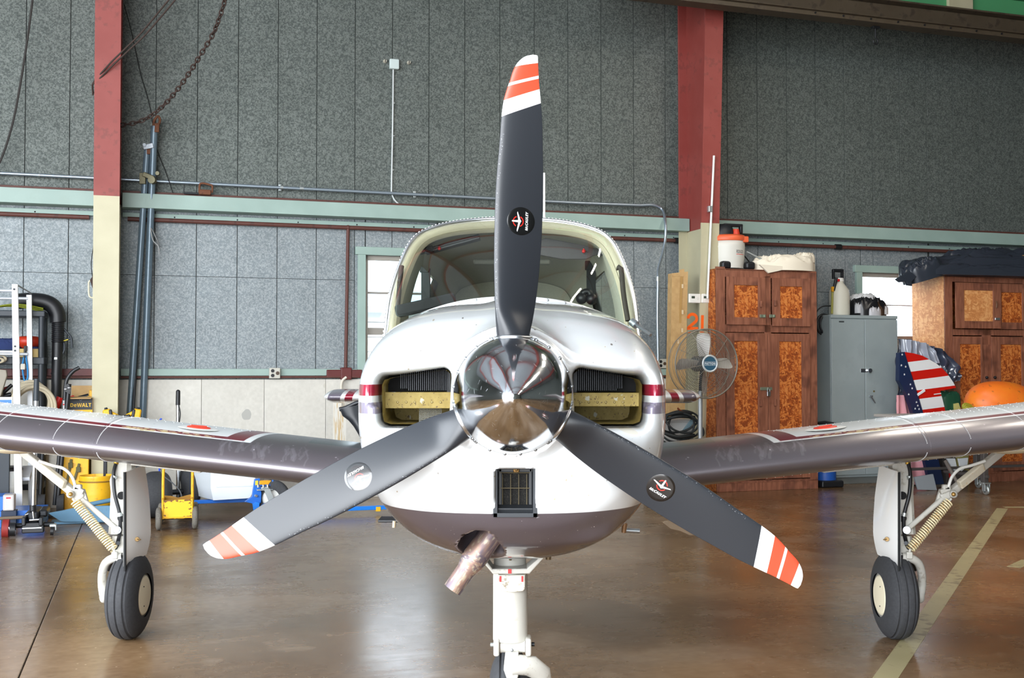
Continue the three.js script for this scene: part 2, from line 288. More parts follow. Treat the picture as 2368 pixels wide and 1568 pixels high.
// ------------------------------------------------------------------ scene helpers
const used = new Map();
const numbered = (name) => { const n = used.get(name) ?? 0; used.set(name, n + 1); return n ? `${name}_${String(n).padStart(3, '0')}` : name; };
const tag = (o, label, category, group, kind) => { if (label) o.userData.label = label; if (category) o.userData.category = category; if (group) o.userData.group = group; if (kind) o.userData.kind = kind; return o; };
function thing(name, label, category, pos = V(), turn = 0, group) { const o = new THREE.Group(); o.name = numbered(name); o.position.copy(pos); o.rotation.y = turn; scene.add(o); return tag(o, label, category, group); }
function part(parent, name, geos, mat, label) {
  let g = merge([].concat(geos));
  if (mat.userData.metric) { if (g.attributes.uv.array === undefined) g = g.clone(); g = g.clone(); const j = mat.userData.jitter; boxUV(g, mat.userData.metric, j * hash(used.size, parent.children.length, 5) * 7.3, j * hash(used.size, parent.children.length, 6) * 5.1); }
  const m = new THREE.Mesh(g, mat); m.name = parent === scene ? numbered(name) : name + (parent.children.some((c) => c.name === name) ? '_' + String(parent.children.filter((c) => c.name.startsWith(name)).length).padStart(3, '0') : '');
  m.castShadow = m.receiveShadow = true; parent.add(m);
  if (label) m.userData.label = label;
  return m;
}
const sub = (parent, name, pos) => { const o = new THREE.Group(); o.name = name + (parent.children.some((c) => c.name === name) ? '_' + String(parent.children.filter((c) => c.name.startsWith(name)).length).padStart(3, '0') : ''); if (pos) o.position.copy(pos); parent.add(o); return o; };
// a thing standing against the back wall: base at pixel column px, n metres out of the wall, h above the floor; q(px, py, dn) reads the photograph on that plane in the thing's own axes
function wthing(name, label, category, px, n, { h = 0, group, py = 900 } = {}) {
  const s0 = onWall(px, py, n).s, g = thing(name, label, category, HP(s0, h, n), YAW, group);
  return { g, s0, q: (x, y, dn = 0) => { const w = onWall(x, y, n + dn); return [w.s - s0, w.h - h]; } };
}
const struct = (name, geos, mat) => { const m = part(scene, name, geos, mat); m.userData.kind = 'structure'; return m; };
const rect = (q, x0, y0, x1, y1, depth, z = 0, o = {}) => {          // a box whose front face covers the pixel rectangle
  const a = q((x0 + x1) / 2, y1), b = q((x0 + x1) / 2, y0), c = q(x0, (y0 + y1) / 2), d = q(x1, (y0 + y1) / 2);
  return box(d[0] - c[0], b[1] - a[1], depth, (c[0] + d[0]) / 2, (a[1] + b[1]) / 2, z - depth / 2, o);
};
// ------------------------------------------------------------------ the hangar
const hangar = (g) => g.rotateY(YAW).translate(0, 0, -D0);          // from (s, h, n) to the world
{
  // floor slabs, with the control joints between them
  const joint = toHangar(onFloor(112, 1400)).s, cuts = [HS0 - 0.3, joint - 6.1, joint, joint + 6.1, joint + 12.2, HS1 + 0.3];
  const floor = new THREE.Group(); floor.name = 'floor'; floor.position.copy(HP(0, 0, 0)); floor.rotation.y = YAW; floor.userData.kind = 'structure'; scene.add(floor);
  for (let i = 0; i + 1 < cuts.length; i++) part(floor, 'slab', box(cuts[i + 1] - cuts[i] - 0.006, 0.2, HN1 + 0.6, (cuts[i] + cuts[i + 1]) / 2, -0.1, HN1 / 2, { r: 0.004 }), M.floor);
  part(floor, 'joint_filler', cuts.slice(1, -1).map((c) => box(0.02, 0.1, HN1 + 0.6, c, -0.056, HN1 / 2, { r: 0 })), plain(0x3a2c20, 0.9));
  // painted guide lines
  const line = (a, b, w) => { const A = toHangar(a), B = toHangar(b), dx = B.s - A.s, dz = B.n - A.n, l = Math.hypot(dx, dz); return box(l, 0.0016, w, (A.s + B.s) / 2, 0.0006, (A.n + B.n) / 2, { r: 0, ry: -Math.atan2(dz, dx) }); };
  part(floor, 'painted_line', line(onFloor(2318, 1176), onFloor(1998, 1640), 0.1), M.linePaint, 'worn cream guide line painted on the floor');
  part(floor, 'painted_line', line(onFloor(2322, 1173), onFloor(2620, 1173), 0.07), M.linePaint);
  part(floor, 'painted_line', line(onFloor(2378, 1296), onFloor(2344, 1312), 0.09), M.linePaint);
  { const f = [[1530, 1206], [1552, 1203], [1568, 1212], [1590, 1214], [1606, 1224], [1622, 1236], [1596, 1238], [1574, 1228], [1550, 1222]].map(([x, y]) => { const p = toHangar(onFloor(x, y)); return [p.s, -p.n]; }); part(floor, 'stain', ext(f, 0.0008).rotateX(-Math.PI / 2), plain(0xa08c76, 0.5), 'pale worn patch on the floor'); }
  const apron = struct('ground_apron', hangar(box(120, 0.2, 60, 0, -0.11, HN1 + 30.35, { r: 0 })), M.apron);
  struct('ground_yard', hangar(box(120, 0.2, 40, 0, -0.11, -20.35, { r: 0 })), M.apron);
  struct('ground_ramp', hangar(box(48, 0.2, HN1 + 0.6, HS0 - 24.32, -0.11, HN1 / 2, { r: 0 })), M.apron);
}
const WIN1 = [onWall(845, 700, 0).s, onWall(845, 700, 0).s + 0.92, onWall(845, 700, 0).h, 0];
const win = (x0, x1, y0, y1) => { const a = onWall(x0, y0, 0), b = onWall(x1, y1, 0); return { s0: a.s, s1: b.s, h0: b.h, h1: a.h }; };
const W1 = win(845, 1010, 590, 868), W2 = win(1990, 2150, 630, 785);
{
  const wall = new THREE.Group(); wall.name = 'wall_back'; wall.position.copy(HP(0, 0, 0)); wall.rotation.y = YAW; wall.userData.kind = 'structure'; scene.add(wall);
  const hole = (w) => [[w.s0, w.h0], [w.s1, w.h0], [w.s1, w.h1], [w.s0, w.h1]];
  part(wall, 'backing', ext([[HS0, -0.1], [HS1, -0.1], [HS1, HH], [HS0, HH]], 0.12, { holes: [hole(W1), hole(W2)], z: -0.125 }), plain(0x2c3030, 0.8));
  const mid = 3.0, low = 1.25, pw = 0.4064, s0 = onWall(360, 300, 0).s, first = Math.floor((HS0 - s0) / pw);
  const sheet = (a, b, h0, h1, mat) => { if (b - a > 0.03 && h1 - h0 > 0.03) part(wall, 'panel', box(b - a - 0.007, h1 - h0 - 0.004, 0.012, (a + b) / 2, (h0 + h1) / 2, 0.001, { r: 0.0012 }), mat); };
  for (let i = first; s0 + i * pw < HS1; i++) {
    const a = Math.max(HS0, s0 + i * pw), b = Math.min(HS1, s0 + (i + 1) * pw);
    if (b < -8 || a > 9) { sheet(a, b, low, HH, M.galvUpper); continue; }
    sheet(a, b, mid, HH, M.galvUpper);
    let done = false;
    for (const w of [W1, W2]) if (b > w.s0 && a < w.s1) { done = true; sheet(a, Math.min(b, w.s0 - 0.005), low, mid, M.galvLower); sheet(Math.max(a, w.s1 + 0.005), b, low, mid, M.galvLower); const c = Math.max(a, w.s0), d = Math.min(b, w.s1); sheet(c, d, w.h1 + 0.005, mid, M.galvLower); sheet(c, d, low, w.h0 - 0.005, M.galvLower); }
    if (!done) { const lap = onWall(600, 643, 0).h; sheet(a, b, low, lap, M.galvLower); sheet(a, b, lap, mid, M.galvLower); }
  }
  // low concrete wall under the sheeting, in poured lengths
  const cuts = [HS0, -7.5, -4.15, onWall(465, 1000, 0.05).s, onWall(610, 1000, 0.05).s, onWall(752, 1000, 0.05).s, 1.8, 5, 9, HS1];
  for (let i = 0; i + 1 < cuts.length; i++) part(wall, 'concrete_panel', box(cuts[i + 1] - cuts[i] - 0.003, 1.25, 0.07, (cuts[i] + cuts[i + 1]) / 2, 0.625, 0.034, { r: 0.003 }), M.concrete);
  // stains on it
  const blot = (px, py, rx, ry, s, col) => { const w = onWall(px, py, 0.07); part(wall, 'stain', ext(Array.from({ length: 26 }, (_, i) => { const t = i / 26 * 6.283, k = 0.8 + 0.45 * noise(Math.cos(t) * 1.7 + 5, Math.sin(t) * 1.7 + 5, 64, s); return [w.s + rx * k * Math.cos(t), w.h + ry * k * Math.sin(t)]; }), 0.0012, { z: 0.0693 }), plain(col, 0.8)); };
  blot(570, 958, 0.045, 0.055, 3, 0xa9a8a2);
  const streakTex = tex(128, 256, (u, v) => { const k = step(0.42, 0.62, fbm(u, v * 0.5, 12, 404, 4)) * step(0.5, 0.2, Math.abs(u - 0.5) + 0.25 * (fbm(u, v, 8, 409, 3) - 0.5)); return mixc([212, 209, 200], [190, 158, 108], k * 0.7); });
  const st = onWall(785, 1010, 0.07); part(wall, 'stain', box(0.14, 0.8, 0.0014, st.s, 0.62, 0.0696, { r: 0 }), std({ map: streakTex, roughness: 0.75 }), 'rust streak on the concrete');

  const shell = (name, list, mat) => struct(name, list.map(hangar), mat);
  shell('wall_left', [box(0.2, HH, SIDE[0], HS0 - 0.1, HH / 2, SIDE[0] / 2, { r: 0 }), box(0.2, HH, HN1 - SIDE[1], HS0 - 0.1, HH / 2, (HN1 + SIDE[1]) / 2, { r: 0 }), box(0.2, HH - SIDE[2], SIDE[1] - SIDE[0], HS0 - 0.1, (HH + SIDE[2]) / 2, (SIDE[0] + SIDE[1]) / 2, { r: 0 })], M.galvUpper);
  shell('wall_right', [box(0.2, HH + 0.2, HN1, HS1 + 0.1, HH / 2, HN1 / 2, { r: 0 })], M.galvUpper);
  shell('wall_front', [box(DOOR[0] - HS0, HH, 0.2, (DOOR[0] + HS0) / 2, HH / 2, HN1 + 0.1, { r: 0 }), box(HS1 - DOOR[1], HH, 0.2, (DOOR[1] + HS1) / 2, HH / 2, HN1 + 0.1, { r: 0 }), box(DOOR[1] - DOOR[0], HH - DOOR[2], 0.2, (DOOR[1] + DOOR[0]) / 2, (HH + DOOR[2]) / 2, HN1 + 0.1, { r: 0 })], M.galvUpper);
  shell('ceiling', [box(HS1 - HS0 + 0.4, 0.15, HN1 + 0.4, (HS0 + HS1) / 2, HH + 0.075, HN1 / 2, { r: 0 })], M.ceiling);
  for (const s of [-4.2, 1.85, 7.9]) shell('ceiling_beam', [box(0.22, 0.03, HN1, s, HH - 0.55, HN1 / 2), box(0.02, 0.5, HN1, s, HH - 0.28, HN1 / 2, { r: 0 })], M.redSteel);
  for (let n = 2; n < 17; n += 2.4) shell('ceiling_beam', [box(HS1 - HS0, 0.2, 0.06, (HS0 + HS1) / 2, HH - 0.1, n, { r: 0 })], M.redSteel);
}
// windows
function makeWindow(k, w, bars) {
  const g = new THREE.Group(); g.name = 'window_' + k; g.position.copy(HP(w.s0, w.h0, 0)); g.rotation.y = YAW; g.userData.kind = 'structure'; scene.add(g);
  const W = w.s1 - w.s0, H = w.h1 - w.h0, t = 0.085;
  part(g, 'window_frame', [box(t, H + t, 0.05, -t / 2 - 0.002, H / 2 - t / 2 + 0.03, 0.02), box(t, H + t, 0.05, W + t / 2, H / 2 - t / 2 + 0.03, 0.02), box(W + 2 * t + 0.06, t, 0.06, W / 2, H + t / 2, 0.022)], M.girt);
  part(g, 'sash', [box(0.035, H, 0.05, 0.018, H / 2, -0.05), box(0.035, H, 0.05, W - 0.018, H / 2, -0.05), box(W, 0.05, 0.05, W / 2, H - 0.025, -0.05), box(W, 0.04, 0.05, W / 2, 0.02, -0.05)], metric(std({ color: 0x9a958c, roughness: 0.7 }), 1));
  for (const [y, th] of bars) part(g, 'muntin', box(W - 0.06, th, 0.04, W / 2, y - w.h0, -0.05, { r: 0.003 }), plain(0x8f8a82, 0.7));
  part(g, 'pane', box(W - 0.04, H - 0.06, 0.004, W / 2, H / 2, -0.055, { r: 0 }), M.windowGlass);
}
makeWindow(1, W1, [[onWall(880, 677, 0).h, 0.022], [onWall(880, 766, 0).h, 0.075]]);
makeWindow(2, W2, [[onWall(2080, 706, 0).h, 0.012]]);
// pale neighbouring hangar seen through the first window
{
  const p = HP(W1.s0 + 2.2, 0, -9), b = thing('neighbour_building', 'white sided building outside, glimpsed through the window behind the airplane', 'building', p, YAW);
  for (let i = 0; i < 9; i++) part(b, 'siding_board', box(3.4, 0.27, 0.05, 0, 0.15 + i * 0.28, 0, { rx: 0.05 }), M.whiteFlat);
  part(b, 'roof', box(3.8, 0.12, 2.4, 0, 2.72, -1, { rx: 0.2 }), plain(0xbfd0e4, 0.6));
  part(b, 'wall', box(3.4, 2.6, 0.1, 0, 1.3, -0.1), M.whiteFlat);
}
// steel columns: front flange leaning out, web, back flange; red above, cream below
function column(s, w, label, paint) {
  const g = thing('steel_column', label, 'column', HP(s, 0, 0.1), YAW); g.userData.kind = 'structure';
  const nf = (h) => 0.42 + 0.05 * h, H = 6.05;
  const flange = (h0, h1) => { const r = [[h0, 0], [h1, 0]].map(([h]) => [V(-w / 2, h, nf(h)), V(w / 2, h, nf(h)), V(w / 2, h, nf(h) - 0.02), V(-w / 2, h, nf(h) - 0.02)]); return toCreasedNormals(loft(r, { closed: true, cap0: true, cap1: true }), 0.5); };
  const web = (h0, h1) => { const r = [h0, h1].map((h) => [V(-0.01, h, 0), V(-0.01, h, nf(h) - 0.01), V(0.01, h, nf(h) - 0.01), V(0.01, h, 0)]); return toCreasedNormals(loft(r, { closed: true, cap0: true, cap1: true }), 0.5); };
  part(g, 'front_flange', flange(0, paint), M.creamSteel); part(g, 'front_flange', flange(paint, H), M.redSteel);
  part(g, 'web', web(0, paint - 0.04), M.creamSteel); part(g, 'web', web(paint - 0.04, H), M.redSteel);
  part(g, 'back_flange', box(w, paint, 0.02, 0, paint / 2, 0.01), M.creamSteel); part(g, 'back_flange', box(w, H - paint, 0.02, 0, (H + paint) / 2, 0.01), M.redSteel);
  part(g, 'base_plate', box(w + 0.08, 0.025, 0.52, 0, 0.0125, 0.26), M.creamSteel);
  return g;
}
const COL1 = onWall(245, 700, 0.55).s, COL2 = onWall(1632, 700, 0.55).s;
column(COL1, 0.232, 'tapered steel column, red above and cream below, nearest the blue poles', 2.99);
column(COL2, 0.225, 'tapered steel column, red above and cream below, bearing the orange number', 2.99);
// girts: the green channel rail high on the wall, with the brown pipe below it
let trimN = 0;
{
  const yb = onWall(0, 490, 0.05).h, y1 = onWall(0, 432, 0.2).h, y0 = onWall(0, 467, 0.2).h, ends = [[HS0, COL1 - 0.13], [COL1 + 0.13, COL2 - 0.02], [COL2 + 0.13, HS1]];
  for (const [a, b] of ends) {
    const g = new THREE.Group(); g.name = 'trim_' + ++trimN; g.userData.kind = 'structure'; g.position.copy(HP((a + b) / 2, 0, 0)); g.rotation.y = YAW; scene.add(g);
    part(g, 'rail', [box(b - a, y1 - y0, 0.012, 0, (y0 + y1) / 2, 0.2), box(b - a, 0.012, 0.2, 0, y1 - 0.006, 0.1), box(b - a, 0.012, 0.2, 0, y0 + 0.006, 0.1)], M.girt);
    part(g, 'lower_rail', box(b - a, y0 - yb - 0.03, 0.03, 0, (y0 + yb) / 2 - 0.015, 0.03), M.girt);
    part(g, 'ledge', box(b - a, 0.03, 0.1, 0, y1 + 0.02, 0.06), M.brownPipe);
    for (let s = a + 0.5; s < b; s += 0.62) if (Math.abs(s) < 8) part(g, 'bolt', sph(0.008, s - (a + b) / 2, y0 - 0.06, 0.047, 1, 1, 0.5, 8, 6), M.darkSteel);
    const pipe = thing('sprinkler_pipe', ['brown steel pipe running under the green rail behind the white ladder', 'brown steel pipe running under the green rail behind the airplane', 'brown steel pipe running under the green rail above the cabinets'][trimN - 1], 'pipe', HP((a + b) / 2, yb - 0.02, 0.06), YAW);
    part(pipe, 'pipe_run', cyl([-(b - a) / 2 + 0.05, 0, 0], [(b - a) / 2 - 0.05, 0, 0], 0.022, 0.022, 14), M.brownPipe);
    if (trimN > 1) part(pipe, 'coupling', cyl([trimN === 2 ? (b - a) / 2 - 0.12 : -(b - a) / 2 + 1.9, 0, 0], [trimN === 2 ? (b - a) / 2 - 0.02 : -(b - a) / 2 + 1.98, 0, 0], 0.034, 0.034, 14), M.darkSteel);
  }
  // the rail on top of the low concrete wall
  const t1 = onWall(560, 853, 0.08).h, t0 = onWall(560, 869, 0.08).h;
  for (const [a, b, m] of [[HS0, COL1 - 0.13, M.maroonSteel], [COL1 + 0.13, W1.s0 - 0.1, M.girt], [W1.s1 + 0.1, HS1, M.girt]]) {
    const g = new THREE.Group(); g.name = 'trim_' + ++trimN; g.userData.kind = 'structure'; g.position.copy(HP((a + b) / 2, 0, 0)); g.rotation.y = YAW; scene.add(g);
    part(g, 'rail', box(b - a, t1 - t0, 0.05, 0, (t1 + t0) / 2, 0.06), m);
    part(g, 'pipe_run', cyl([-(b - a) / 2, t0 - 0.014, 0.1], [(b - a) / 2, t0 - 0.014, 0.1], 0.012, 0.012, 10), M.brownPipe);
  }
}
// heavy girder crossing the top of the picture in front of the column
{
  const n = 1.15, hb = onWall(1900, 44, n).h, sA = COL2 - 1.6, sB = HS1, len = sB - sA, mid = (sA + sB) / 2, dull = metric(std({ map: scuffed([74, 64, 50], [50, 40, 32], 0.9, 330), roughness: 0.6 }), 1.2);
  const g = thing('door_track_girder', 'brown overhead track girder crossing above the cabinets', 'girder', HP(mid, hb, n), YAW); g.userData.kind = 'structure';
  part(g, 'bottom_flange', [box(len, 0.05, 0.18, 0, 0.025, 0), box(len, 0.012, 0.26, 0, 0.056, 0)], dull);
  part(g, 'web', box(len, 0.2, 0.02, 0, 0.16, -0.03), dull);
  part(g, 'top_flange', box(len, 0.02, 0.2, 0, 0.27, 0), dull);
  for (let i = 0; i < 16; i++) part(g, 'bolt', cyl([-len / 2 + 2.6 + i * 0.36, 0.03, 0.09], [-len / 2 + 2.6 + i * 0.36, 0.03, 0.1], 0.012, 0.012, 6), M.darkSteel);
  const gg = thing('green_roof_beam', 'green painted beam above the brown track girder', 'beam', HP(mid, hb + 0.29, n - 0.1), YAW); gg.userData.kind = 'structure';
  part(gg, 'beam_face', box(len, 0.22, 0.04, 0, 0.11, 0.02), plain(0x4f9a68, 0.5));
  part(gg, 'beam_face', box(len, 0.06, 0.16, 0, 0.25, 0), plain(0x2c6a44, 0.5));
  const blk = onWall(2225, 26, n).s - mid; part(gg, 'splice_plate', box(0.34, 0.17, 0.05, blk, 0.11, 0.06), M.creamSteel, 'cream patch plate');
  const pl = onWall(2012, 8, n).s - mid; part(gg, 'splice_plate', box(0.2, 0.2, 0.06, pl, 0.12, 0.06), M.redSteel, 'red splice plate');
  const hk = wthing('beam_hook', 'small dark hook hanging below the brown girder', 'hook', 2032, 1.1, { h: hb - 0.2 });
  part(hk.g, 'shank', cyl([0, 0.07, 0], [0, 0.22, 0], 0.01, 0.01, 8), M.darkSteel); part(hk.g, 'hook', tube([[0, 0.08, 0], [0.03, 0.04, 0], [0.02, 0, 0], [-0.02, 0.01, 0], [-0.03, 0.04, 0]], 0.009, 20, 7), M.darkSteel);
  part(hk.g, 'clamp', box(0.09, 0.03, 0.05, 0, 0.19, 0), M.darkSteel);
}
// ------------------------------------------------------------------ the airplane (own axes: x across, y up, z towards its nose; base point on the floor between the main wheels)
const AZ = 5.67, plane = thing('light_airplane', 'white and grey single-engine airplane with a black three-blade propeller, facing the viewer', 'airplane', V(0, 0, -AZ));
const A = (px, py, Z) => { const p = P(px, py, Z); return V(p.x, p.y, p.z + AZ); };      // airplane point seen at a pixel, Z metres in front of the eye
const HUBY = A(1186, 913, 3.1).y, PZ = AZ - 3.1;                                             // propeller centre
// ---- cowling: rounded body with two cheek inlets, chin scoop, exhaust opening
const YC = 1.239;
const cW = table([3.15, 3.18, 3.22, 3.3, 3.4, 3.55, 3.75, 4.0, 4.5], [0.30, 0.355, 0.398, 0.442, 0.464, 0.478, 0.488, 0.50, 0.53]);
const cT = table([3.15, 3.18, 3.22, 3.3, 3.4, 3.55, 3.75, 4.0, 4.5], [0.085, 0.115, 0.14, 0.18, 0.222, 0.273, 0.312, 0.34, 0.375]);
const cB = table([3.15, 3.18, 3.22, 3.3, 3.4, 3.55, 3.75, 4.0, 4.5], [0.24, 0.312, 0.36, 0.42, 0.46, 0.49, 0.506, 0.5, 0.48]);
const inletPts = [[-0.364, 1.297], [-0.2, 1.322], [-0.205, 1.202], [-0.362, 1.202]];
const sdPoly = (x, y, p) => { let d = 1e9, s = 1; for (let i = 0, j = p.length - 1; i < p.length; j = i++) { const ex = p[j][0] - p[i][0], ey = p[j][1] - p[i][1], wx = x - p[i][0], wy = y - p[i][1], t = clamp((wx * ex + wy * ey) / (ex * ex + ey * ey)), bx = wx - ex * t, by = wy - ey * t; d = Math.min(d, bx * bx + by * by); const c1 = y >= p[i][1], c2 = y < p[j][1], c3 = ex * wy > ey * wx; if ((c1 && c2 && c3) || (!c1 && !c2 && !c3)) s = -s; } return s * Math.sqrt(d); };
const cowlF = (x, y, z) => {
  const Z = AZ - z, ax = Math.abs(x), dy = y - YC, w = cW(Z), up = dy > 0, hh = up ? cT(Z) : cB(Z), n = up ? 3 : 2.45;
  let f = (((ax / w) ** n + (Math.abs(dy) / hh) ** n) ** (1 / n) - 1) * Math.min(w, hh) * 0.9;
  f = smax(f, 3.165 - Z, 0.05);
  const rr = Math.hypot(x, y - HUBY);                                                      // ring round the spinner and its fairing back over the top
  f = smin(f, Math.max(rr - (0.176 + 0.1 * (Z - 3.17)), 3.172 - Z), 0.03);
  const t = clamp((Z - 3.3) / 0.95), ry = lerp(1.29, 1.545, t ** 0.8);
  f = smin(f, Math.max(Math.hypot(x, y - ry) - lerp(0.15, 0.05, t ** 0.7), 3.3 - Z), 0.09);
  f = smin(f, (Math.hypot((x - 0.21) / 1.7, (y - 0.878) / 0.9, (Z - 3.33) / 1.1) - 0.047) * 0.8, 0.03);   // blister on the underside
  const q = sdPoly(-ax, y, inletPts) - 0.026;
  if (Z < 3.9) f = smax(f, -Math.max(q, Z - 3.72), 0.05);
  const sx = Math.abs(x - 0.0095) - 0.056, sy = Math.abs(y - 0.998) - 0.066;
  f = Math.max(f, -Math.max(sx, sy, Z - 3.36));                                            // chin scoop
  const ex = x + 0.092, ez = (Z - 3.345) / 1.75;
  f = smax(f, -Math.max(Math.hypot(ex, ez) - 0.068, y - 0.93), 0.008);                      // exhaust opening
  const bq = Math.min(ax / 0.545, 1);                                                      // behind the windscreen base only the sides and belly go on
  f = Math.max(f, Math.min(Z - 4.4 - 0.52 * bq * bq, y - 1.585 + 0.125 * bq ** 2.3));
  f = Math.max(f, Z - 5.1);
  return f;
};
const cowlPx = 1024, cu = (x) => (x + 0.56) / 1.12, cv = (y) => (y - 0.66) / 1.12;
const cowlMap = canvasTex(cowlPx * 2, cowlPx * 2, (g, w, h) => {
  const X = (x) => cu(x) * w, Y = (y) => (1 - cv(y)) * h;
  g.fillStyle = '#d3d7d9'; g.fillRect(0, 0, w, h);
  specks(3, 260, ['#8d8a84', '#a59a86', '#6e6a66', '#b9a788'], 4)(g, w, h * 0.86);
  g.fillStyle = 'rgba(196,178,132,0.28)'; for (const [x, y, a, b] of [[0.33, 1.17, 0.03, 0.008], [0.05, 1.04, 0.02, 0.012], [-0.2, 1.0, 0.012, 0.02], [0.12, 0.97, 0.01, 0.02]]) { g.beginPath(); g.ellipse(X(x), Y(y), a / 1.12 * w, b / 1.12 * h, 0.3, 0, 7); g.fill(); }
  // grey belly
  g.fillStyle = '#4e474c'; g.beginPath(); g.moveTo(0, h); for (let i = 0; i <= 60; i++) { const x = -0.56 + i / 60 * 1.12; g.lineTo(X(x), Y(0.936 + 0.012 * (x / 0.45) ** 2)); } g.lineTo(w, h); g.fill();
  g.save(); g.beginPath(); g.rect(0, Y(0.93), w, h); g.clip(); specks(8, 900, ['#d6d2ce', '#b5b0ae', '#8c8588'], 1.6)(g, w, h); g.restore();
  // cheek stripes, on the outer sides
  for (const [x0, x1] of [[-0.56, -0.366], [0.366, 0.56]]) for (const [y0, y1, c] of [[1.299, 1.2665, '#8a1730'], [1.247, 1.2145, '#7d7787']]) { g.fillStyle = c; g.fillRect(X(x0), Y(y0), X(x1) - X(x0), Y(y1) - Y(y0)); }
});
const cowlMat = gloss({ map: cowlMap, roughness: 0.32 });
const cowl = part(plane, 'cowling', surf(cowlF, [-0.57, 0.67, AZ - 5.12], [0.57, 1.66, AZ - 3.1], 0.0115, (x, y) => [cu(x), cv(y)]), cowlMat, 'white engine cowling with grey belly');
// inlet interiors
for (const s of [-1, 1]) {
  const cx = s * 0.277;
  part(cowl, 'inlet_liner', loft([[3.325, 0.020], [3.36, 0.021], [3.715, 0.0245]].map(([Z, o]) => { const r = []; for (let i = 0; i < 40; i++) { const a = i / 40 * 6.2832, d = [Math.cos(a), Math.sin(a)]; let t = 0; for (let k = 0; k < 60; k++) { const q = sdPoly(-Math.abs(cx + d[0] * t), 1.262 + d[1] * t, inletPts) - o; t -= q * 0.9; } r.push(V(cx + d[0] * t, 1.262 + d[1] * t, AZ - Z)); } return r; }), { closed: true }), M.gold, 'gold painted baffle');
  part(cowl, 'inlet_back', box(0.22, 0.17, 0.01, cx, 1.255, AZ - 3.71, { r: 0 }), M.gold);
  part(cowl, 'baffle_ledge', [box(0.225, s < 0 ? 0.05 : 0.042, 0.008, cx, s < 0 ? 1.250 : 1.252, AZ - 3.42, { r: 0.002 })], M.gold, 'gold painted baffle');
  for (let i = 0; i < 6; i++) part(cowl, 'rivet', sph(0.004, cx - 0.07 + i * 0.026, 1.244, AZ - 3.4155, 1, 1, 0.5, 8, 6), plain(0x8f7f52, 0.5, 0.4));
  part(cowl, 'cylinder_block', box(0.225, 0.09, 0.04, cx, 1.318, AZ - 3.53, { r: 0.002 }), M.blackMatte);
  const fins = []; for (let i = 0; i < 27; i++) fins.push(box(0.0022, 0.066 - (s < 0 ? 0.012 * (i < 4) : 0.012 * (i > 23)), 0.04, cx - s * 0.016 - 0.08 + i * 0.006, 1.312, AZ - 3.475, { r: 0 }));
  const fm = part(cowl, 'cooling_fin', fins, plain(0x323437, 0.4, 0.6), 'dark engine cooling fins'); fm.userData.kind = 'stuff';
  part(cowl, 'cylinder_head', box(0.03, 0.08, 0.07, cx + s * -0.088, 1.3, AZ - 3.5, { r: 0.006 }), M.black);
}
{ // wire mesh patch in the inlet nearer the window
  const wires = []; for (let i = 0; i < 15; i++) wires.push(box(0.0016, 0.056, 0.0016, -0.285 + i * 0.0048, 1.2, AZ - 3.47, { r: 0, rx: -0.2 })); for (let i = 0; i < 11; i++) wires.push(box(0.07, 0.0016, 0.0016, -0.2515, 1.176 + i * 0.0046, AZ - 3.468 - (i - 5) * 0.0009, { r: 0 }));
  part(cowl, 'wire_mesh', wires, plain(0x6a6a62, 0.5, 0.4)).userData.kind = 'stuff';
}
// chin scoop duct with its filter and wire guard
{
  const c = A(1191.5, 1134, 3.2), W = 0.124, H = 0.147, z = AZ - 3.178, t = 0.012, dark = plain(0x24282d, 0.55);
  part(cowl, 'scoop_duct', [box(t, H, 0.2, c.x - W / 2 + t / 2, c.y, z - 0.1, { r: 0.001 }), box(t, H, 0.2, c.x + W / 2 - t / 2, c.y, z - 0.1, { r: 0.001 }), box(W, t, 0.2, c.x, c.y + H / 2 - t / 2, z - 0.1, { r: 0.001 }), box(W, t, 0.24, c.x, c.y - H / 2 + t / 2, z - 0.12, { r: 0.001 })], dark, 'black chin scoop');
  const foam = std({ map: tex(128, 128, (u, v) => { const k = hash(Math.floor(u * 128), Math.floor(v * 128), 3) > 0.93 ? 80 : 12 + 14 * fbm(u, v, 30, 2, 2); return [k, k * 0.96, k * 0.86]; }), roughness: 1 });
  part(cowl, 'scoop_filter', box(W - 0.03, H - 0.036, 0.01, c.x, c.y - 0.004, z - 0.06, { r: 0.002 }), foam);
  const gw = plain(0x5c523a, 0.5, 0.4);
  part(cowl, 'scoop_frame', [box(0.014, H - 0.02, 0.012, c.x - W / 2 + 0.019, c.y, z - 0.05), box(0.012, H - 0.02, 0.012, c.x + W / 2 - 0.018, c.y, z - 0.05), box(W - 0.02, 0.02, 0.03, c.x, c.y - H / 2 + 0.018, z - 0.035, { rx: 0.3 }), box(W - 0.02, 0.014, 0.012, c.x, c.y + H / 2 - 0.019, z - 0.05)], plain(0x1b1e22, 0.5));
  for (let i = 0; i < 4; i++) part(cowl, 'guard_wire', cyl([c.x - 0.036 + i * 0.023, c.y - H / 2 + 0.03, z - 0.045], [c.x - 0.036 + i * 0.023, c.y + H / 2 - 0.03, z - 0.045], 0.0012, 0.0012, 6), gw);
  for (const y of [-0.046, 0.004, 0.048]) part(cowl, 'guard_wire', cyl([c.x - 0.044, c.y + y, z - 0.043], [c.x + 0.042, c.y + y, z - 0.043], 0.0013, 0.0013, 6), gw);
  part(cowl, 'scoop_clip', [box(0.018, 0.014, 0.01, c.x + 0.003, c.y + 0.056, z - 0.04), sph(0.005, c.x + 0.003, c.y + 0.058, z - 0.033)], plain(0x8a6a3c, 0.5, 0.5));
}
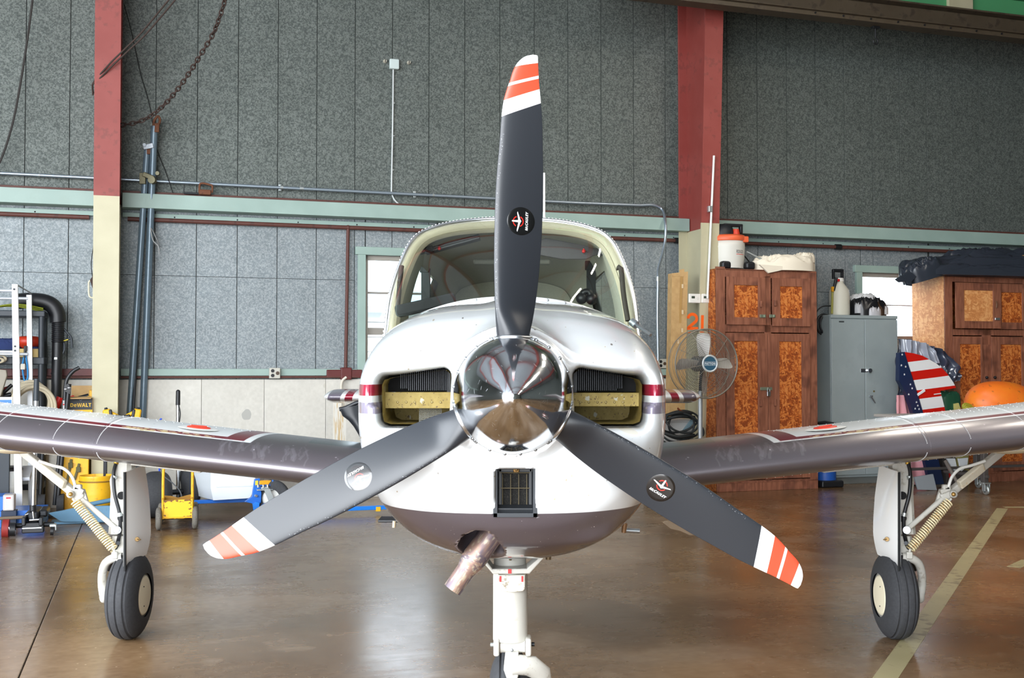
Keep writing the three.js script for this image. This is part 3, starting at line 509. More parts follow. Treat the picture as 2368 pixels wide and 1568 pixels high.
// exhaust stack
{
  const pts = [A(1150, 1215, 3.42), A(1122, 1256, 3.415), A(1103, 1284, 3.41), A(1085, 1306, 3.405), A(1046, 1364, 3.4)];
  const dir = pts[4].clone().sub(pts[1]).normalize(), at = (t) => pts[1].clone().addScaledVector(dir, t), L = pts[4].distanceTo(pts[1]);
  const prof = [[0.038, -0.06], [0.038, 0.03], [0.0388, 0.055], [0.0372, 0.06], [0.0385, 0.065], [0.036, 0.075], [0.0295, 0.1], [0.0288, L], [0.026, L], [0.026, 0.1]];
  const heat = std({ map: tex(256, 256, (u, v) => { const a = fbm(u, v, 7, 340, 4), b = fbm(u, v, 30, 344, 3); return mixc(mixc([104, 94, 104], [158, 128, 114], step(0.35, 0.65, a)), [196, 186, 160], step(0.5, 0.75, b) * 0.7); }), roughness: 0.48, metalness: 0.5 });
  const g = orient(lathe(prof, 36), pts[1], pts[4]);
  const s = part(plane, 'exhaust_pipe', g, heat, 'heat-stained exhaust stub');
  part(s, 'exhaust_bore', orient(lathe([[0.0255, 0.1], [0.0255, L - 0.001], [0.001, 0.11]].map(([r, y]) => [r, y]), 24), pts[1], pts[4]), M.blackMatte);
}
// little belly fittings
part(plane, 'drain_tube', cyl(A(1268, 1270, 3.7), A(1268, 1294, 3.7), 0.011, 0.009, 10), plain(0x7c6a50, 0.5, 0.5));
part(plane, 'drain_tube', cyl(A(912, 1205, 3.9), A(911, 1220, 3.9), 0.006, 0.006, 8), plain(0xb9a88c, 0.5));
part(plane, 'drain_tube', cyl(A(1445, 1210, 3.9), A(1442, 1232, 3.9), 0.009, 0.008, 8), plain(0x8c6a4a, 0.5, 0.4));
part(plane, 'vent_tube', cyl(A(1446, 1226, 3.95), A(1479, 1228, 3.95), 0.0085, 0.0085, 10), M.steel);
part(plane, 'step_plate', box(0.17, 0.012, 0.13, A(900, 1200, 5.2).x + 0.04, A(890, 1201, 5.2).y, AZ - 5.2), M.black);
part(plane, 'step_tube', cyl([A(900, 1200, 5.2).x + 0.09, A(890, 1201, 5.2).y, AZ - 5.25], [A(900, 1200, 5.2).x + 0.14, A(890, 1120, 5.2).y, AZ - 5.25], 0.012), M.whiteFlat);

// ---- propeller
const prop = sub(plane, 'propeller', V(0.002, HUBY, PZ));
{
  const px = 3.1 / FOCAL, tw = table([0, 0.15, 0.3, 0.5, 0.75, 0.95], [62, 52, 40, 30, 22, 17]);
  const prof = [[100, -36, 37], [113, -35, 37], [140, -37.5, 40], [170, -40, 45], [213, -43, 51], [263, -46, 56], [313, -48, 59], [380, -49, 61.5], [440, -49, 62], [513, -47, 61], [570, -43.5, 58.5], [643, -40, 55], [681, -36, 51], [713, -28, 47], [728, -23, 45], [753, -16, 43], [772, -6, 41.5], [784, 6, 41], [790, 18, 40], [791.5, 26, 39.5]];
  const L = table(prof.map((p) => p[0]), prof.map((p) => p[1])), Rr = table(prof.map((p) => p[0]), prof.map((p) => p[2]));
  const rs = []; for (let r = 96; r < 700; r += 12) rs.push(r); for (let r = 700; r < 780; r += 6) rs.push(r); rs.push(783, 786, 789, 791.5);
  const sec = rs.map((r) => {
    const rm = r * px, beta = tw(rm) * Math.PI / 180, a = (L(r) - 4) * px, b = (Rr(r) - 4) * px, c = b - a, th = lerp(0.024, 0.007, step(0.1, 0.95, rm)) + 0.05 * (1 - step(0.1, 0.26, rm)), round = 1 - step(0.12, 0.24, rm), row = [];
    for (let i = 0; i < 40; i++) {
      const k = i / 40 * 6.28318, co = Math.cos(k), si = Math.sin(k), tt = (1 - co) / 2, x = a + c * tt;      // tt 0 at the leading edge, at the picture's left of the upright blade
      const foil = 2.6 * (0.2969 * Math.sqrt(tt) - 0.126 * tt - 0.3516 * tt * tt + 0.2843 * tt ** 3 - 0.1015 * tt ** 4) * 2, up = si >= 0;
      const t = lerp(foil * (up ? th : -th * 0.35), Math.abs(si) * (up ? 1 : -1) * c * 0.42, round), mid = lerp((0.5 - tt) * c * Math.tan(beta) * 0.5, 0, round);
      row.push(V(x + t * Math.sin(beta) * 0.4 * (1 - round), rm, mid + t));
    }
    return row;
  });
  const y1 = 791.5 * px, y0 = 96 * px, bladeUV = (_u, _v, p) => [(p.x + 0.1) / 0.2, (p.y - y0) / (y1 - y0)];
  const bladeMap = canvasTex(512, 2048, (g, w, h) => {
    g.fillStyle = '#24272c'; g.fillRect(0, 0, w, h);
    const X = (p) => (p * px + 0.1) / 0.2 * w, Y = (r) => (1 - (r * px - y0) / (y1 - y0)) * h;
    const band = (l0, r0, l1, r1, c) => { g.fillStyle = c; g.beginPath(); const s = (l, r, x) => l + (r - l) * ((x + 44) / 92); g.moveTo(X(-90), Y(s(l0, r0, -90))); g.lineTo(X(90), Y(s(l0, r0, 90))); g.lineTo(X(90), Y(s(l1, r1, 90))); g.lineTo(X(-90), Y(s(l1, r1, -90))); g.fill(); };
    band(643, 682, 900, 900, '#eef0f0');
    band(680, 716, 711, 741, '#e2452c'); band(718, 748, 756, 777, '#e2452c');
    for (let i = 0; i < 90; i++) { g.fillStyle = i % 3 ? 'rgba(120,124,130,0.55)' : 'rgba(190,192,194,0.7)'; const a = 150 + 480 * hash(i, 1, 71), e = L(a) + 3 + 5 * hash(i, 2, 71) ** 2; g.fillRect(X(e - 4), Y(a), 2 + 3 * hash(i, 3, 71), 2 + 5 * hash(i, 4, 71)); }
  });
  const bladeMat = std({ map: bladeMap, roughness: 0.32 });
  const bladeGeo = clean(loft(sec, { closed: true, cap1: true, uv: bladeUV }));
  { const p = bladeGeo.attributes.position, u = bladeGeo.attributes.uv; for (let i = 0; i < p.count; i++) { const q = bladeUV(0, 0, V().fromBufferAttribute(p, i)); u.setXY(i, q[0], q[1]); } }
  // round maker's sticker
  const stick = canvasTex(512, 512, (g, w) => {
    g.fillStyle = '#08090b'; g.fillRect(0, 0, w, w);
    g.save(); g.translate(w / 2, w / 2);
    g.strokeStyle = '#e0281e'; g.lineWidth = 17; g.beginPath(); g.arc(-8, -52, 92, 0.42, 2.75); g.stroke(); g.beginPath(); g.arc(-8, -52, 92, 3.6, 5.9); g.stroke();
    g.fillStyle = '#f2f3f3'; g.beginPath(); g.moveTo(-196, -64); g.lineTo(-176, -76); g.lineTo(-24, -50); g.lineTo(-14, -168); g.lineTo(8, -168); g.lineTo(16, -50); g.lineTo(150, -76); g.lineTo(172, -66); g.lineTo(28, -14); g.lineTo(0, 6); g.lineTo(-34, -14); g.closePath(); g.fill();
    g.font = 'bold italic 66px sans-serif'; g.textAlign = 'center'; g.fillText('McCAULEY', -2, 128, 400); g.restore();
  });
  const stickMat = phys({ map: stick, roughness: 0.25, clearcoat: 1, clearcoatRoughness: 0.08 });
  const rS = 402, bS = tw(rS * px) * Math.PI / 180;
  [1.6, 121.6, 241.6].forEach((deg, k) => {
    const b = part(prop, 'blade', bladeGeo, bladeMat); b.rotation.z = -deg * Math.PI / 180;
    // the sticker follows the face: a disc bent onto the blade
    const g = new THREE.CircleGeometry(0.0475, 48, 0, 6.2832), cx = (k === 0 ? 8 : 4) * px, p = g.attributes.position, uv = g.attributes.uv, dome = [];
    const zAt = (x, y) => { const r = clamp(y, y0, y1) / px, be = tw(y) * Math.PI / 180, a = (L(r) - 4) * px, c = (Rr(r) - 4) * px - a, th = lerp(0.024, 0.007, step(0.1, 0.95, y)) + 0.05 * (1 - step(0.1, 0.26, y)); let tt = clamp((x - a) / c); for (let i = 0; i < 6; i++) { const f = 5.2 * (0.2969 * Math.sqrt(tt) - 0.126 * tt - 0.3516 * tt * tt + 0.2843 * tt ** 3 - 0.1015 * tt ** 4) * th; tt = clamp((x - f * Math.sin(be) * 0.4 - a) / c); } const f = 5.2 * (0.2969 * Math.sqrt(tt) - 0.126 * tt - 0.3516 * tt * tt + 0.2843 * tt ** 3 - 0.1015 * tt ** 4) * th; return (0.5 - tt) * c * Math.tan(be) * 0.5 + f; };
    const rings = 10, seg = 48, pos = [], uvs = [], idx = [];
    for (let i = 0; i <= rings; i++) for (let j = 0; j < seg; j++) { const rr = i / rings * 0.039, an = j / seg * 6.28318, x = cx + rr * Math.cos(an) * 0.98, y = rS * px + rr * Math.sin(an); pos.push(x, y, zAt(x, y) + (i === rings ? 0.0002 : 0.0012)); uvs.push(0.5 - 0.5 * i / rings * Math.sin(an) * -1, 0.5 - 0.5 * i / rings * Math.cos(an)); }
    for (let i = 0; i < rings; i++) for (let j = 0; j < seg; j++) { const a = i * seg + j, c = i * seg + (j + 1) % seg, d = a + seg, e = c + seg; idx.push(a, d, c, c, d, e); }
    const dg = new THREE.BufferGeometry(); dg.setAttribute('position', new THREE.Float32BufferAttribute(pos, 3)); dg.setAttribute('uv', new THREE.Float32BufferAttribute(uvs, 2)); dg.setIndex(idx); dg.computeVertexNormals();
    const d = part(prop, 'blade_sticker', dg, stickMat, 'round black maker sticker'); d.rotation.z = -deg * Math.PI / 180;
  });
  // spinner
  const sp = [[0.164, -0.062], [0.1645, -0.03], [0.163, 0], [0.159, 0.04], [0.153, 0.08], [0.145, 0.12], [0.134, 0.16], [0.118, 0.2], [0.099, 0.235], [0.078, 0.27], [0.056, 0.303], [0.036, 0.332], [0.022, 0.349], [0.013, 0.3565], [0.006, 0.3595], [0, 0.36]];
  const fr = table(sp.map((p) => p[1]), sp.map((p) => p[0])), fine = []; for (let i = 0; i <= 70; i++) { const z = -0.062 + 0.422 * (1 - (1 - i / 70) ** 1.7); fine.push([i === 70 ? 0 : fr(z), z]); }
  part(prop, 'spinner', lathe(fine, 128).rotateX(Math.PI / 2), M.chrome, 'polished metal spinner');
  part(prop, 'spinner_backplate', [lathe([[0.1, -0.068], [0.1665, -0.068], [0.1675, -0.06], [0.1675, -0.05], [0.1645, -0.048]], 96).rotateX(Math.PI / 2)], M.alu);
  // bright collars round each blade root
  for (const deg of [1.6, 121.6, 241.6]) {
    const pts = []; for (let i = 0; i < 48; i++) { const a = i / 48 * 6.28318, x = 0.046 * Math.cos(a), z = 0.052 * Math.sin(a) - 0.006, rr = fr(z) + 0.0005; pts.push(V(x, Math.sqrt(Math.max(rr * rr - x * x, 0.0001)), z)); }
    const c = part(prop, 'blade_collar', tube(pts, 0.0058, 96, 8, true), M.alu); c.rotation.z = -deg * Math.PI / 180;
    const f = part(prop, 'blade_collar', cyl([0, 0.095, -0.004], [0, 0.139, -0.004], 0.043, 0.0445, 36), M.black); f.rotation.z = -deg * Math.PI / 180;
  }
  for (let i = 0; i < 24; i++) { const a = (i * 15 + 7.5) * Math.PI / 180, near = [88.4, 328.4, 208.4].some((d) => Math.abs(((i * 15 + 7.5 - d + 540) % 360) - 180) < 17); if (near) continue; part(prop, 'screw', sph(0.0052, 0.1655 * Math.cos(a), 0.1655 * Math.sin(a), -0.03, 1, 1, 1, 10, 8), M.steel); }
  for (const d of [88.4, 328.4, 208.4]) for (const o of [-22, -19, 19, 22]) { const a = (d + o) * Math.PI / 180, z = o % 2 ? 0.004 : -0.016; part(prop, 'screw', sph(0.005, (fr(z) + 0.0005) * Math.cos(a), (fr(z) + 0.0005) * Math.sin(a), z, 1, 1, 1, 10, 8), M.steel); }
}

// ---- cabin: windscreen arch traced, base curve at the cowling, glass between
const archPx = [[882, 800, 5.02], [888, 775, 5.03], [899, 692, 5.06], [918, 626, 5.1], [939, 576, 5.14], [959, 546, 5.17], [986, 526, 5.2], [1032, 513, 5.22], [1082, 508, 5.24], [1136, 505, 5.25], [1184, 504.5, 5.25], [1247, 506, 5.25], [1297, 511, 5.24], [1345, 520, 5.21], [1383, 535, 5.18], [1407, 551, 5.16], [1427, 576, 5.13], [1443, 613, 5.1], [1460, 662, 5.07], [1470, 712, 5.05], [1476, 775, 5.03], [1481, 800, 5.02]];
const archL = archPx.map((p) => A(...p));
// made symmetric about the centre plane
const archC = new THREE.CatmullRomCurve3(archL.map((p, i) => { const m = archL[archL.length - 1 - i]; return V((p.x - m.x) / 2, (p.y + m.y) / 2, (p.z + m.z) / 2); }), false, 'catmullrom', 0.5);
const NA = 72, arch = Array.from({ length: NA + 1 }, (_, i) => archC.getPointAt(i / NA));
const ctr = V(0, 1.55, 0);
const inset = (p, d) => { const v = V(ctr.x - p.x * 0.95, ctr.y - p.y, 0).normalize(); return p.clone().addScaledVector(v, d); };
const baseAt = (t) => { const x = lerp(-0.545, 0.545, t), q = x / 0.545; return V(x, 1.617 - 0.125 * Math.abs(q) ** 2.3, AZ - 4.4 - 0.52 * Math.abs(q) ** 2); };
{
  // skin behind the arch: roof and sides back to the tail cone
  const tail = V(0, 1.28, AZ - 10.2);
  const stations = [[0, 0], [0.35, 0], [0.9, 0.0], [1.5, 0.02], [2.2, 0.12], [3.2, 0.38], [4.3, 0.66], [4.95, 0.82]];
  const rowAt = ([dz, k], off = 0) => arch.map((p, i) => { const q = off ? inset(p, off) : p, base = V(q.x, q.y + (dz > 0 ? 0.02 * Math.min(dz, 1) : 0), q.z * (dz < 0.3 ? 1 : 0) + (dz < 0.3 ? 0 : AZ - 5.25) - dz); return V(lerp(base.x, 0, k), lerp(base.y, tail.y, k), base.z); });
  const lower = (row, k) => { const a = row[0], b = row[row.length - 1], r = []; for (let i = 1; i < 24; i++) { const t = i / 24, an = Math.PI * t; r.push(V(lerp(b.x, a.x, (1 - Math.cos(an)) / 2), lerp(b.y, a.y, t) - Math.sin(an) ** 0.7 * lerp(0.78, 0.05, k), lerp(b.z, a.z, t))); } return r; };
  const skinRows = stations.map((s) => rowAt(s));
  const front = skinRows[0], isWin = (i, j) => (j === 1 || j === 2) && ((i >= 5 && i <= 15) || (i >= NA - 15 && i < NA - 4));
  const skin = (rows, name, mat) => { const pos = [], idx = []; rows.forEach((r) => r.forEach((p) => pos.push(p.x, p.y, p.z))); const n = rows[0].length; for (let j = 0; j + 1 < rows.length; j++) for (let i = 0; i + 1 < n; i++) { if (isWin(i, j)) continue; const a = j * n + i; idx.push(a, a + 1, a + n, a + 1, a + n + 1, a + n); } const g = new THREE.BufferGeometry(); g.setAttribute('position', new THREE.Float32BufferAttribute(pos, 3)); g.setIndex(idx); g.computeVertexNormals(); return part(plane, name, g, mat); };
  skin(skinRows, 'fuselage', M.white);
  skin(stations.slice(0, 6).map((s) => rowAt(s, 0.045)), 'cabin_lining', M.headliner);
  part(plane, 'fuselage_belly', loft(skinRows.map((r, j) => [r[r.length - 1], ...lower(r, stations[j][1]), r[0]])), M.white);
  // side windows
  for (const [i0, i1] of [[4, 17], [NA - 16, NA - 3]]) part(plane, 'side_window', loft([skinRows[1], skinRows[2], skinRows[3]].map((r) => r.slice(i0, i1 + 1).map((p) => inset(p, 0.02)))), M.glass);
  // rear bulkhead and seats
  part(plane, 'rear_bulkhead', loft([rowAt(stations[4], 0.05), rowAt(stations[4], 0.05).map(() => V(0, 1.5, AZ - 5.25 - 2.3))]), M.headliner);
  for (const x of [-0.27, 0.27]) part(plane, 'seat', [box(0.44, 0.5, 0.12, x, 1.4, AZ - 6.3, { r: 0.05, rx: -0.15, seg: 3 })], plain(0x6d665a, 0.85));
  part(plane, 'cabin_floor', box(0.98, 0.04, 2.4, 0, 1.14, AZ - 6.2), plain(0x3a3835, 0.9));
  for (const s of [-1, 1]) part(plane, 'lower_side', box(0.03, 0.4, 2.4, s * 0.5, 1.32, AZ - 6.2), plain(0x8f8a7a, 0.8));
  part(plane, 'instrument_panel', box(0.98, 0.22, 0.05, 0, 1.45, AZ - 5.1), plain(0x1a1a1b, 0.8));
  part(plane, 'glareshield', loft([0, 0.5, 1].map((k) => Array.from({ length: 25 }, (_, i) => { const b = baseAt(i / 24); return V(b.x * 0.95, b.y - 0.02 - 0.01 * k, lerp(b.z - 0.02, AZ - 5.1, k)); }))), plain(0x4a453f, 0.9));
  // seat belts and shoulder straps hanging at the sides
  for (const [a, b] of [[A(980, 618, 6), A(986, 700, 6)], [A(1365, 612, 6), A(1372, 690, 6)]]) part(plane, 'shoulder_strap', [box(0.05, a.y - b.y, 0.012, (a.x + b.x) / 2, (a.y + b.y) / 2, AZ - 6.05), box(0.05, 0.05, 0.02, a.x, a.y, AZ - 6.05)], plain(0x1e2324, 0.7));
  part(plane, 'seat_headset', [tube([A(1345, 690, 5.8), A(1350, 676, 5.8), A(1362, 676, 5.8), A(1368, 692, 5.8)], 0.016, 20, 8), sph(0.03, ...A(1345, 690, 5.8).toArray()), sph(0.03, ...A(1368, 692, 5.8).toArray())], M.black);
  for (const [vx, vw] of [[1122, 0.13], [1256, 0.08]]) part(plane, 'ceiling_vent', box(vw, 0.03, 0.06, A(vx, 606, 6.2).x, A(vx, 606, 6.2).y, AZ - 6.2, { r: 0.012, seg: 2 }), plain(0x97958a, 0.5));
  // bright edge strip with its rivets
  part(plane, 'windscreen_strip', tube(arch.map((p) => p.clone().add(V(0, 0, 0.004))), 0.0075, 144, 8), M.alu);
  const rv = []; for (let i = 3; i < 118; i++) { const p = archC.getPointAt(i / 120), o = V(p.x, p.y - 1.5, 0).normalize(); rv.push(sph(0.006, p.x + o.x * 0.006, p.y + o.y * 0.006, p.z - 0.005, 1, 1, 1, 6, 5)); }
  part(plane, 'windscreen_rivets', rv, M.whiteFlat).userData.kind = 'stuff';
  // cream inner frame band
  const wBand = (i) => lerp(0.062, 0.052, Math.abs(i / NA - 0.5) * 2) * (1 + 0.1 * Math.sin(i));
  part(plane, 'windscreen_frame', loft([0.006, 0.02, 0.035, 0.05, 0.06].map((d, k) => arch.map((p, i) => inset(p, d * lerp(1.05, 0.95, Math.abs(i / NA - 0.5) * 2)).add(V(0, 0, [0, 0.006, 0.004, -0.01, -0.035][k]))))), M.cream, 'cream padded windscreen frame');
  // glass: from the base curve to the arch, bulging forward
  const nG = 14, glassRows = []; for (let j = 0; j <= nG; j++) { const t = j / nG, row = []; for (let i = 0; i <= NA; i++) { const b = baseAt(i / NA), a = inset(arch[i], 0.004), bulge = Math.sin(Math.PI * t) * 0.06, s = Math.sin(Math.PI * i / NA); row.push(V(lerp(b.x, a.x, t), lerp(b.y, a.y, t) + bulge * s, lerp(b.z, a.z, t) + bulge * 0.8 + 0.006)); } glassRows.push(row); }
  part(plane, 'windscreen', loft(glassRows), M.glass, 'curved clear windscreen');
  // white strip with screws along the glass base, and the deck back to the cowling
  part(plane, 'cowl_deck', loft([0, 1].map((k) => Array.from({ length: 49 }, (_, i) => { const b = baseAt(i / 48); return k ? b.clone().add(V(0, 0.004, -0.02)) : V(b.x * 1.01, b.y - 0.022, b.z + 0.1); }))), M.white);
  part(plane, 'base_strip', tube(Array.from({ length: 41 }, (_, i) => baseAt(0.02 + i / 40 * 0.96).add(V(0, 0.002, 0.012))), 0.012, 120, 10), M.white);
  for (let i = 0; i <= 14; i++) { const b = baseAt(0.05 + i / 14 * 0.9).add(V(0, 0.005, 0.023)); part(plane, 'screw', sph(0.0055, b.x, b.y, b.z, 1, 1, 1, 8, 6), M.steel); }
  // sun visors
  const a = A(976, 581, 5.35), b = A(1108, 545, 5.35), rot = Math.atan2(b.y - a.y, b.x - a.x);
  part(plane, 'sun_visor', [cyl(a, b, 0.009, 0.009, 10), box(0.27, 0.012, 0.09, (a.x + b.x) / 2 + 0.01, (a.y + b.y) / 2 - 0.008, a.z - 0.03, { rz: rot }), box(0.07, 0.03, 0.02, a.x + 0.02, a.y + 0.004, a.z + 0.005, { rz: rot })], plain(0x252628, 0.5), 'dark folded sun visor');
  part(plane, 'visor_bracket', box(0.024, 0.024, 0.02, a.x - 0.012, a.y - 0.002, a.z + 0.01, { rz: rot, r: 0.005 }), M.whitePlastic);
  part(plane, 'visor_knob', [sph(0.008, ...A(1016, 575, 5.33).toArray()), cyl(A(1016, 575, 5.33), A(1016, 570, 5.33), 0.004)], M.red);
  const vis = [[1248, 556], [1262, 551], [1352, 568], [1370, 575], [1384, 574], [1390, 588], [1372, 592], [1356, 600], [1300, 600], [1246, 590]].map((p) => { const q = A(p[0], p[1], 5.4); return [q.x, q.y]; });
  part(plane, 'sun_visor', ext(vis, 0.008, { z: AZ - 5.4, bevel: 0.002 }), phys({ color: 0x2b2324, transmission: 0.15, roughness: 0.5, thickness: 0 }), 'dark tinted sun visor, lowered');
  part(plane, 'visor_bracket', [ring(0.012, 0.004, 20, 6).translate(...A(1388, 585, 5.38).toArray()), cyl(A(1386, 576, 5.38), A(1404, 590, 5.38), 0.006)], M.black);
  part(plane, 'visor_knob', [sph(0.009, ...A(1350, 581, 5.37).toArray()), cyl(A(1350, 581, 5.37), A(1350, 575, 5.37), 0.004)], M.red);
  // dark seals at the lower corners of the arch
  part(plane, 'windscreen_seal', tube([A(929, 615, 5.04), A(925, 650, 5.02), A(919, 715, 5.0)], 0.011, 20, 8), plain(0x35261f, 0.7));
  part(plane, 'windscreen_seal', tube([A(1428, 620, 5.04), A(1436, 622, 5.03), A(1442, 680, 5.01), A(1452, 742, 4.98)], 0.012, 24, 8), plain(0x3c332b, 0.7));
  part(plane, 'wire_tangle', [0, 1, 2, 3].map((k) => tube(Array.from({ length: 9 }, (_, i) => A(918 + 14 * k * 0.4 + i * 8 + 4 * Math.sin(i * 2.2 + k), 722 - i * 2.2 + 7 * Math.sin(i * 1.7 + k * 2), 5.05)), 0.003, 50, 5)), M.black);
  part(plane, 'glareshield_tablet', box(0.27, 0.05, 0.12, ...A(985, 706, 5.0).toArray(), { rz: 0.22, r: 0.01 }), plain(0x131416, 0.85));
  // outside air probe
  part(plane, 'air_probe', [cyl(A(1466, 748, 4.9), A(1505, 775, 4.78), 0.0085, 0.007, 12), cyl(A(1461, 744, 4.9), A(1472, 752, 4.88), 0.018, 0.018, 14)], M.steel);
  // whip aerial on the roof
  part(plane, 'roof_aerial', cyl(A(1258.5, 512, 6.3), A(1258.5, 400, 6.3), 0.007, 0.006, 10), M.whiteFlat);
  // tailplane and fin
  const stripe = canvasTex(512, 64, (g, w, h) => { g.fillStyle = '#e4e6e6'; g.fillRect(0, 0, w, h); const q = (a, b, c) => { g.fillStyle = c; g.beginPath(); g.moveTo(a, 0); g.lineTo(b, 0); g.lineTo(b - 24, h); g.lineTo(a - 24, h); g.fill(); }; q(40, 98, '#6e6874'); q(118, 152, '#8a1730'); });
  const hz = AZ - 9.9, hy = A(750, 917, 9.9).y, half = -A(750, 917, 9.9).x;
  for (const s of [-1, 1]) {
    const rows = []; for (let k = 0; k <= 30; k++) { const t = (k / 30) ** 2, x = half * (1 - t), r = t < 0.06 ? Math.sqrt(1 - (1 - t / 0.06) ** 2) : 1, ch = 0.75 * (0.55 + 0.45 * r), th = 0.062 * r + 0.001; rows.push(Array.from({ length: 28 }, (_, i) => { const a = i / 28 * 6.28318, c = Math.cos(a); return V(s * x, hy + th * Math.sin(a) * (c > 0 ? 1 : 0.5 + 0.5 * (1 + c)), hz + c * ch / 2 - 0.2); })); }
    part(plane, 'tailplane', loft(rows, { closed: true, uv: (_u, _v, p) => [clamp((half - Math.abs(p.x)) / 1.0), 0.5 + (p.y - hy) / 0.14] }), gloss({ map: stripe }));
  }
  part(plane, 'fin', ext([[-1.1, 1.35], [0.5, 1.35], [-0.35, 2.35], [-0.75, 2.35]].map(([x, y]) => [x, y]), 0.09, { bevel: 0.03, z: -0.045 }).rotateY(-Math.PI / 2).translate(0, 0, AZ - 9.6), M.white);
}
// ---- wings
{
  const CH = 1.34, ZL = 5.15, yLE = (x) => 0.772 + 0.112 * Math.abs(x);
  const thick = (c) => 0.75 * (0.2969 * Math.sqrt(c) - 0.126 * c - 0.3516 * c * c + 0.2843 * c ** 3 - 0.1036 * c ** 4), camb = (c) => 0.1 * c * (1 - c);
  const S = (x, c, up, k = 1) => V(x, yLE(x) + CH * k * (camb(c) + (up ? 1 : -1) * thick(c)) - CH * c * 0.02, AZ - ZL - CH * c);
  const uvW = (x, c, up) => [clamp((Math.abs(x) - 0.4) / 4.6), up ? 0.5 + 0.5 * c : 0.5 - 0.5 * c];
  const layout = (metal) => (g, w, h) => {
    const X = (x) => (x - 0.4) / 4.6 * w, Y = (c, up = true) => (1 - (up ? 0.5 + 0.5 * c : 0.5 - 0.5 * c)) * h;
    const grey = metal ? 'rgb(0,90,140)' : '#686267', white = metal ? 'rgb(0,90,0)' : '#dfe2e2', maroon = metal ? 'rgb(0,90,0)' : '#6a1626';
    g.fillStyle = grey; g.fillRect(0, 0, w, h);
    const poly = (c, pts) => { g.fillStyle = c; g.beginPath(); pts.forEach((p, i) => (i ? g.lineTo(...p) : g.moveTo(...p))); g.fill(); };
    const zone = (c0, x0, c) => poly(c, [[X(x0 + 0.03), Y(c0)], [X(5.2), Y(c0)], [X(5.2), Y(1)], [X(x0 - 0.12), Y(1)], [X(x0 - 0.02), Y(c0 + 0.25)]]);
    zone(0.108, 1.2, white); zone(0.12, 1.235, maroon); zone(0.148, 1.32, white); 
    poly(white, [[X(1.5), Y(0.8, false)], [X(5.2), Y(0.8, false)], [X(5.2), Y(0.3, false)], [X(1.5), Y(0.3, false)]]);
    if (!metal) {
      g.fillStyle = '#4b5358'; g.fillRect(0, Y(1), X(0.98), Y(0.2) - Y(1));                                    // walkway
      for (let i = 0; i < 500; i++) { g.fillStyle = i % 2 ? 'rgba(120,132,138,0.4)' : 'rgba(40,46,50,0.4)'; g.fillRect(hash(i, 1, 61) * X(0.98), Y(0.2 + 0.8 * hash(i, 2, 61)), 5, 2); }
      // flaked paint on the stripe near the filler cap, and dried streaks on the leading edge
      g.fillStyle = '#c9b98c'; for (let i = 0; i < 60; i++) { const x = 1.4 + 0.42 * hash(i, 3, 61); g.fillRect(X(x), Y(0.12 + 0.028 * hash(i, 4, 61)), 4 + 14 * hash(i, 5, 61), 2 + 3 * hash(i, 6, 61)); }
      for (let i = 0; i < 26; i++) { g.strokeStyle = 'rgba(150,146,156,0.30)'; g.lineWidth = 2 + 7 * hash(i, 7, 61); g.beginPath(); let x = 0.95 + 0.42 * hash(i, 8, 61), c = 0.135 - 0.05 * hash(i, 9, 61); g.moveTo(X(x), Y(c)); for (let k = 0; k < 5; k++) { x += 0.02 * (hash(i, 10 + k, 61) - 0.6); c -= 0.016; g.lineTo(X(x), Y(c)); } g.stroke(); }
      specks(12, 700, ['#9b959c', '#d0ccd0', '#b3adb2'], 1.5)(g, w, h);
    } 
  };
  const wm = canvasTex(2048, 1024, layout(false)), mm = canvasTex(1024, 1024, layout(true)); mm.colorSpace = THREE.NoColorSpace;
  const wingMat = phys({ map: wm, metalnessMap: mm, metalness: 1, roughness: 0.34, clearcoat: 0.8, clearcoatRoughness: 0.2 });
  const cs = []; for (let i = 0; i <= 26; i++) cs.push((i / 26) ** 2);
  for (const s of [-1, 1]) {
    const rows = [], xs = [0.3, 0.6, 1, 1.5, 2, 2.5, 3, 3.6, 4.2, 4.7, 4.85, 4.95, 4.99];
    const pos = [], uvs = [], idx = [], n = cs.length * 2 - 1;
    xs.forEach((x) => { const k = x > 4.7 ? Math.sqrt(Math.max(0.02, 1 - ((x - 4.7) / 0.29) ** 2)) : 1; for (let i = 0; i < n; i++) { const up = i >= cs.length - 1, c = up ? cs[i - cs.length + 1] : cs[cs.length - 1 - i], p = S(s * x, c, up, k), q = uvW(x, c, up); pos.push(p.x, p.y, p.z); uvs.push(...q); } });
    for (let j = 0; j + 1 < xs.length; j++) for (let i = 0; i + 1 < n; i++) { const a = j * n + i, b = a + n; if (s < 0) idx.push(a, b, a + 1, a + 1, b, b + 1); else idx.push(a, a + 1, b, a + 1, b + 1, b); }
    const g = new THREE.BufferGeometry(); g.setAttribute('position', new THREE.Float32BufferAttribute(pos, 3)); g.setAttribute('uv', new THREE.Float32BufferAttribute(uvs, 2)); g.setIndex(idx); g.computeVertexNormals();
    const wing = part(plane, 'wing', g, wingMat, 'metallic grey and white wing with a maroon line');
    // rivets
    const rv = [], put = (x, c, up, r = 0.0026) => { const p = S(s * x, c, up); rv.push(sph(r, p.x, p.y + (up ? 0.0008 : -0.0008), p.z, 1, 0.6, 1, 6, 4)); };
    for (const x of [1.9, 2.1, 2.37, 2.66]) { for (let a = -26; a <= 60; a++) { const c = (Math.abs(a) / 60) ** 1.6 * 0.62; if (c < 0.003) continue; put(x, c, a > 0); } }
    for (const [c, a, b] of [[0.24, 1.95, 2.9], [0.27, 1.95, 2.9], [0.33, 1.3, 2.9], [0.42, 1.3, 2.9]]) for (let x = a; x < b; x += 0.042) put(x, c, true);
    for (let x = 1.2; x < 2.9; x += 0.04) put(x, 0.12, false);
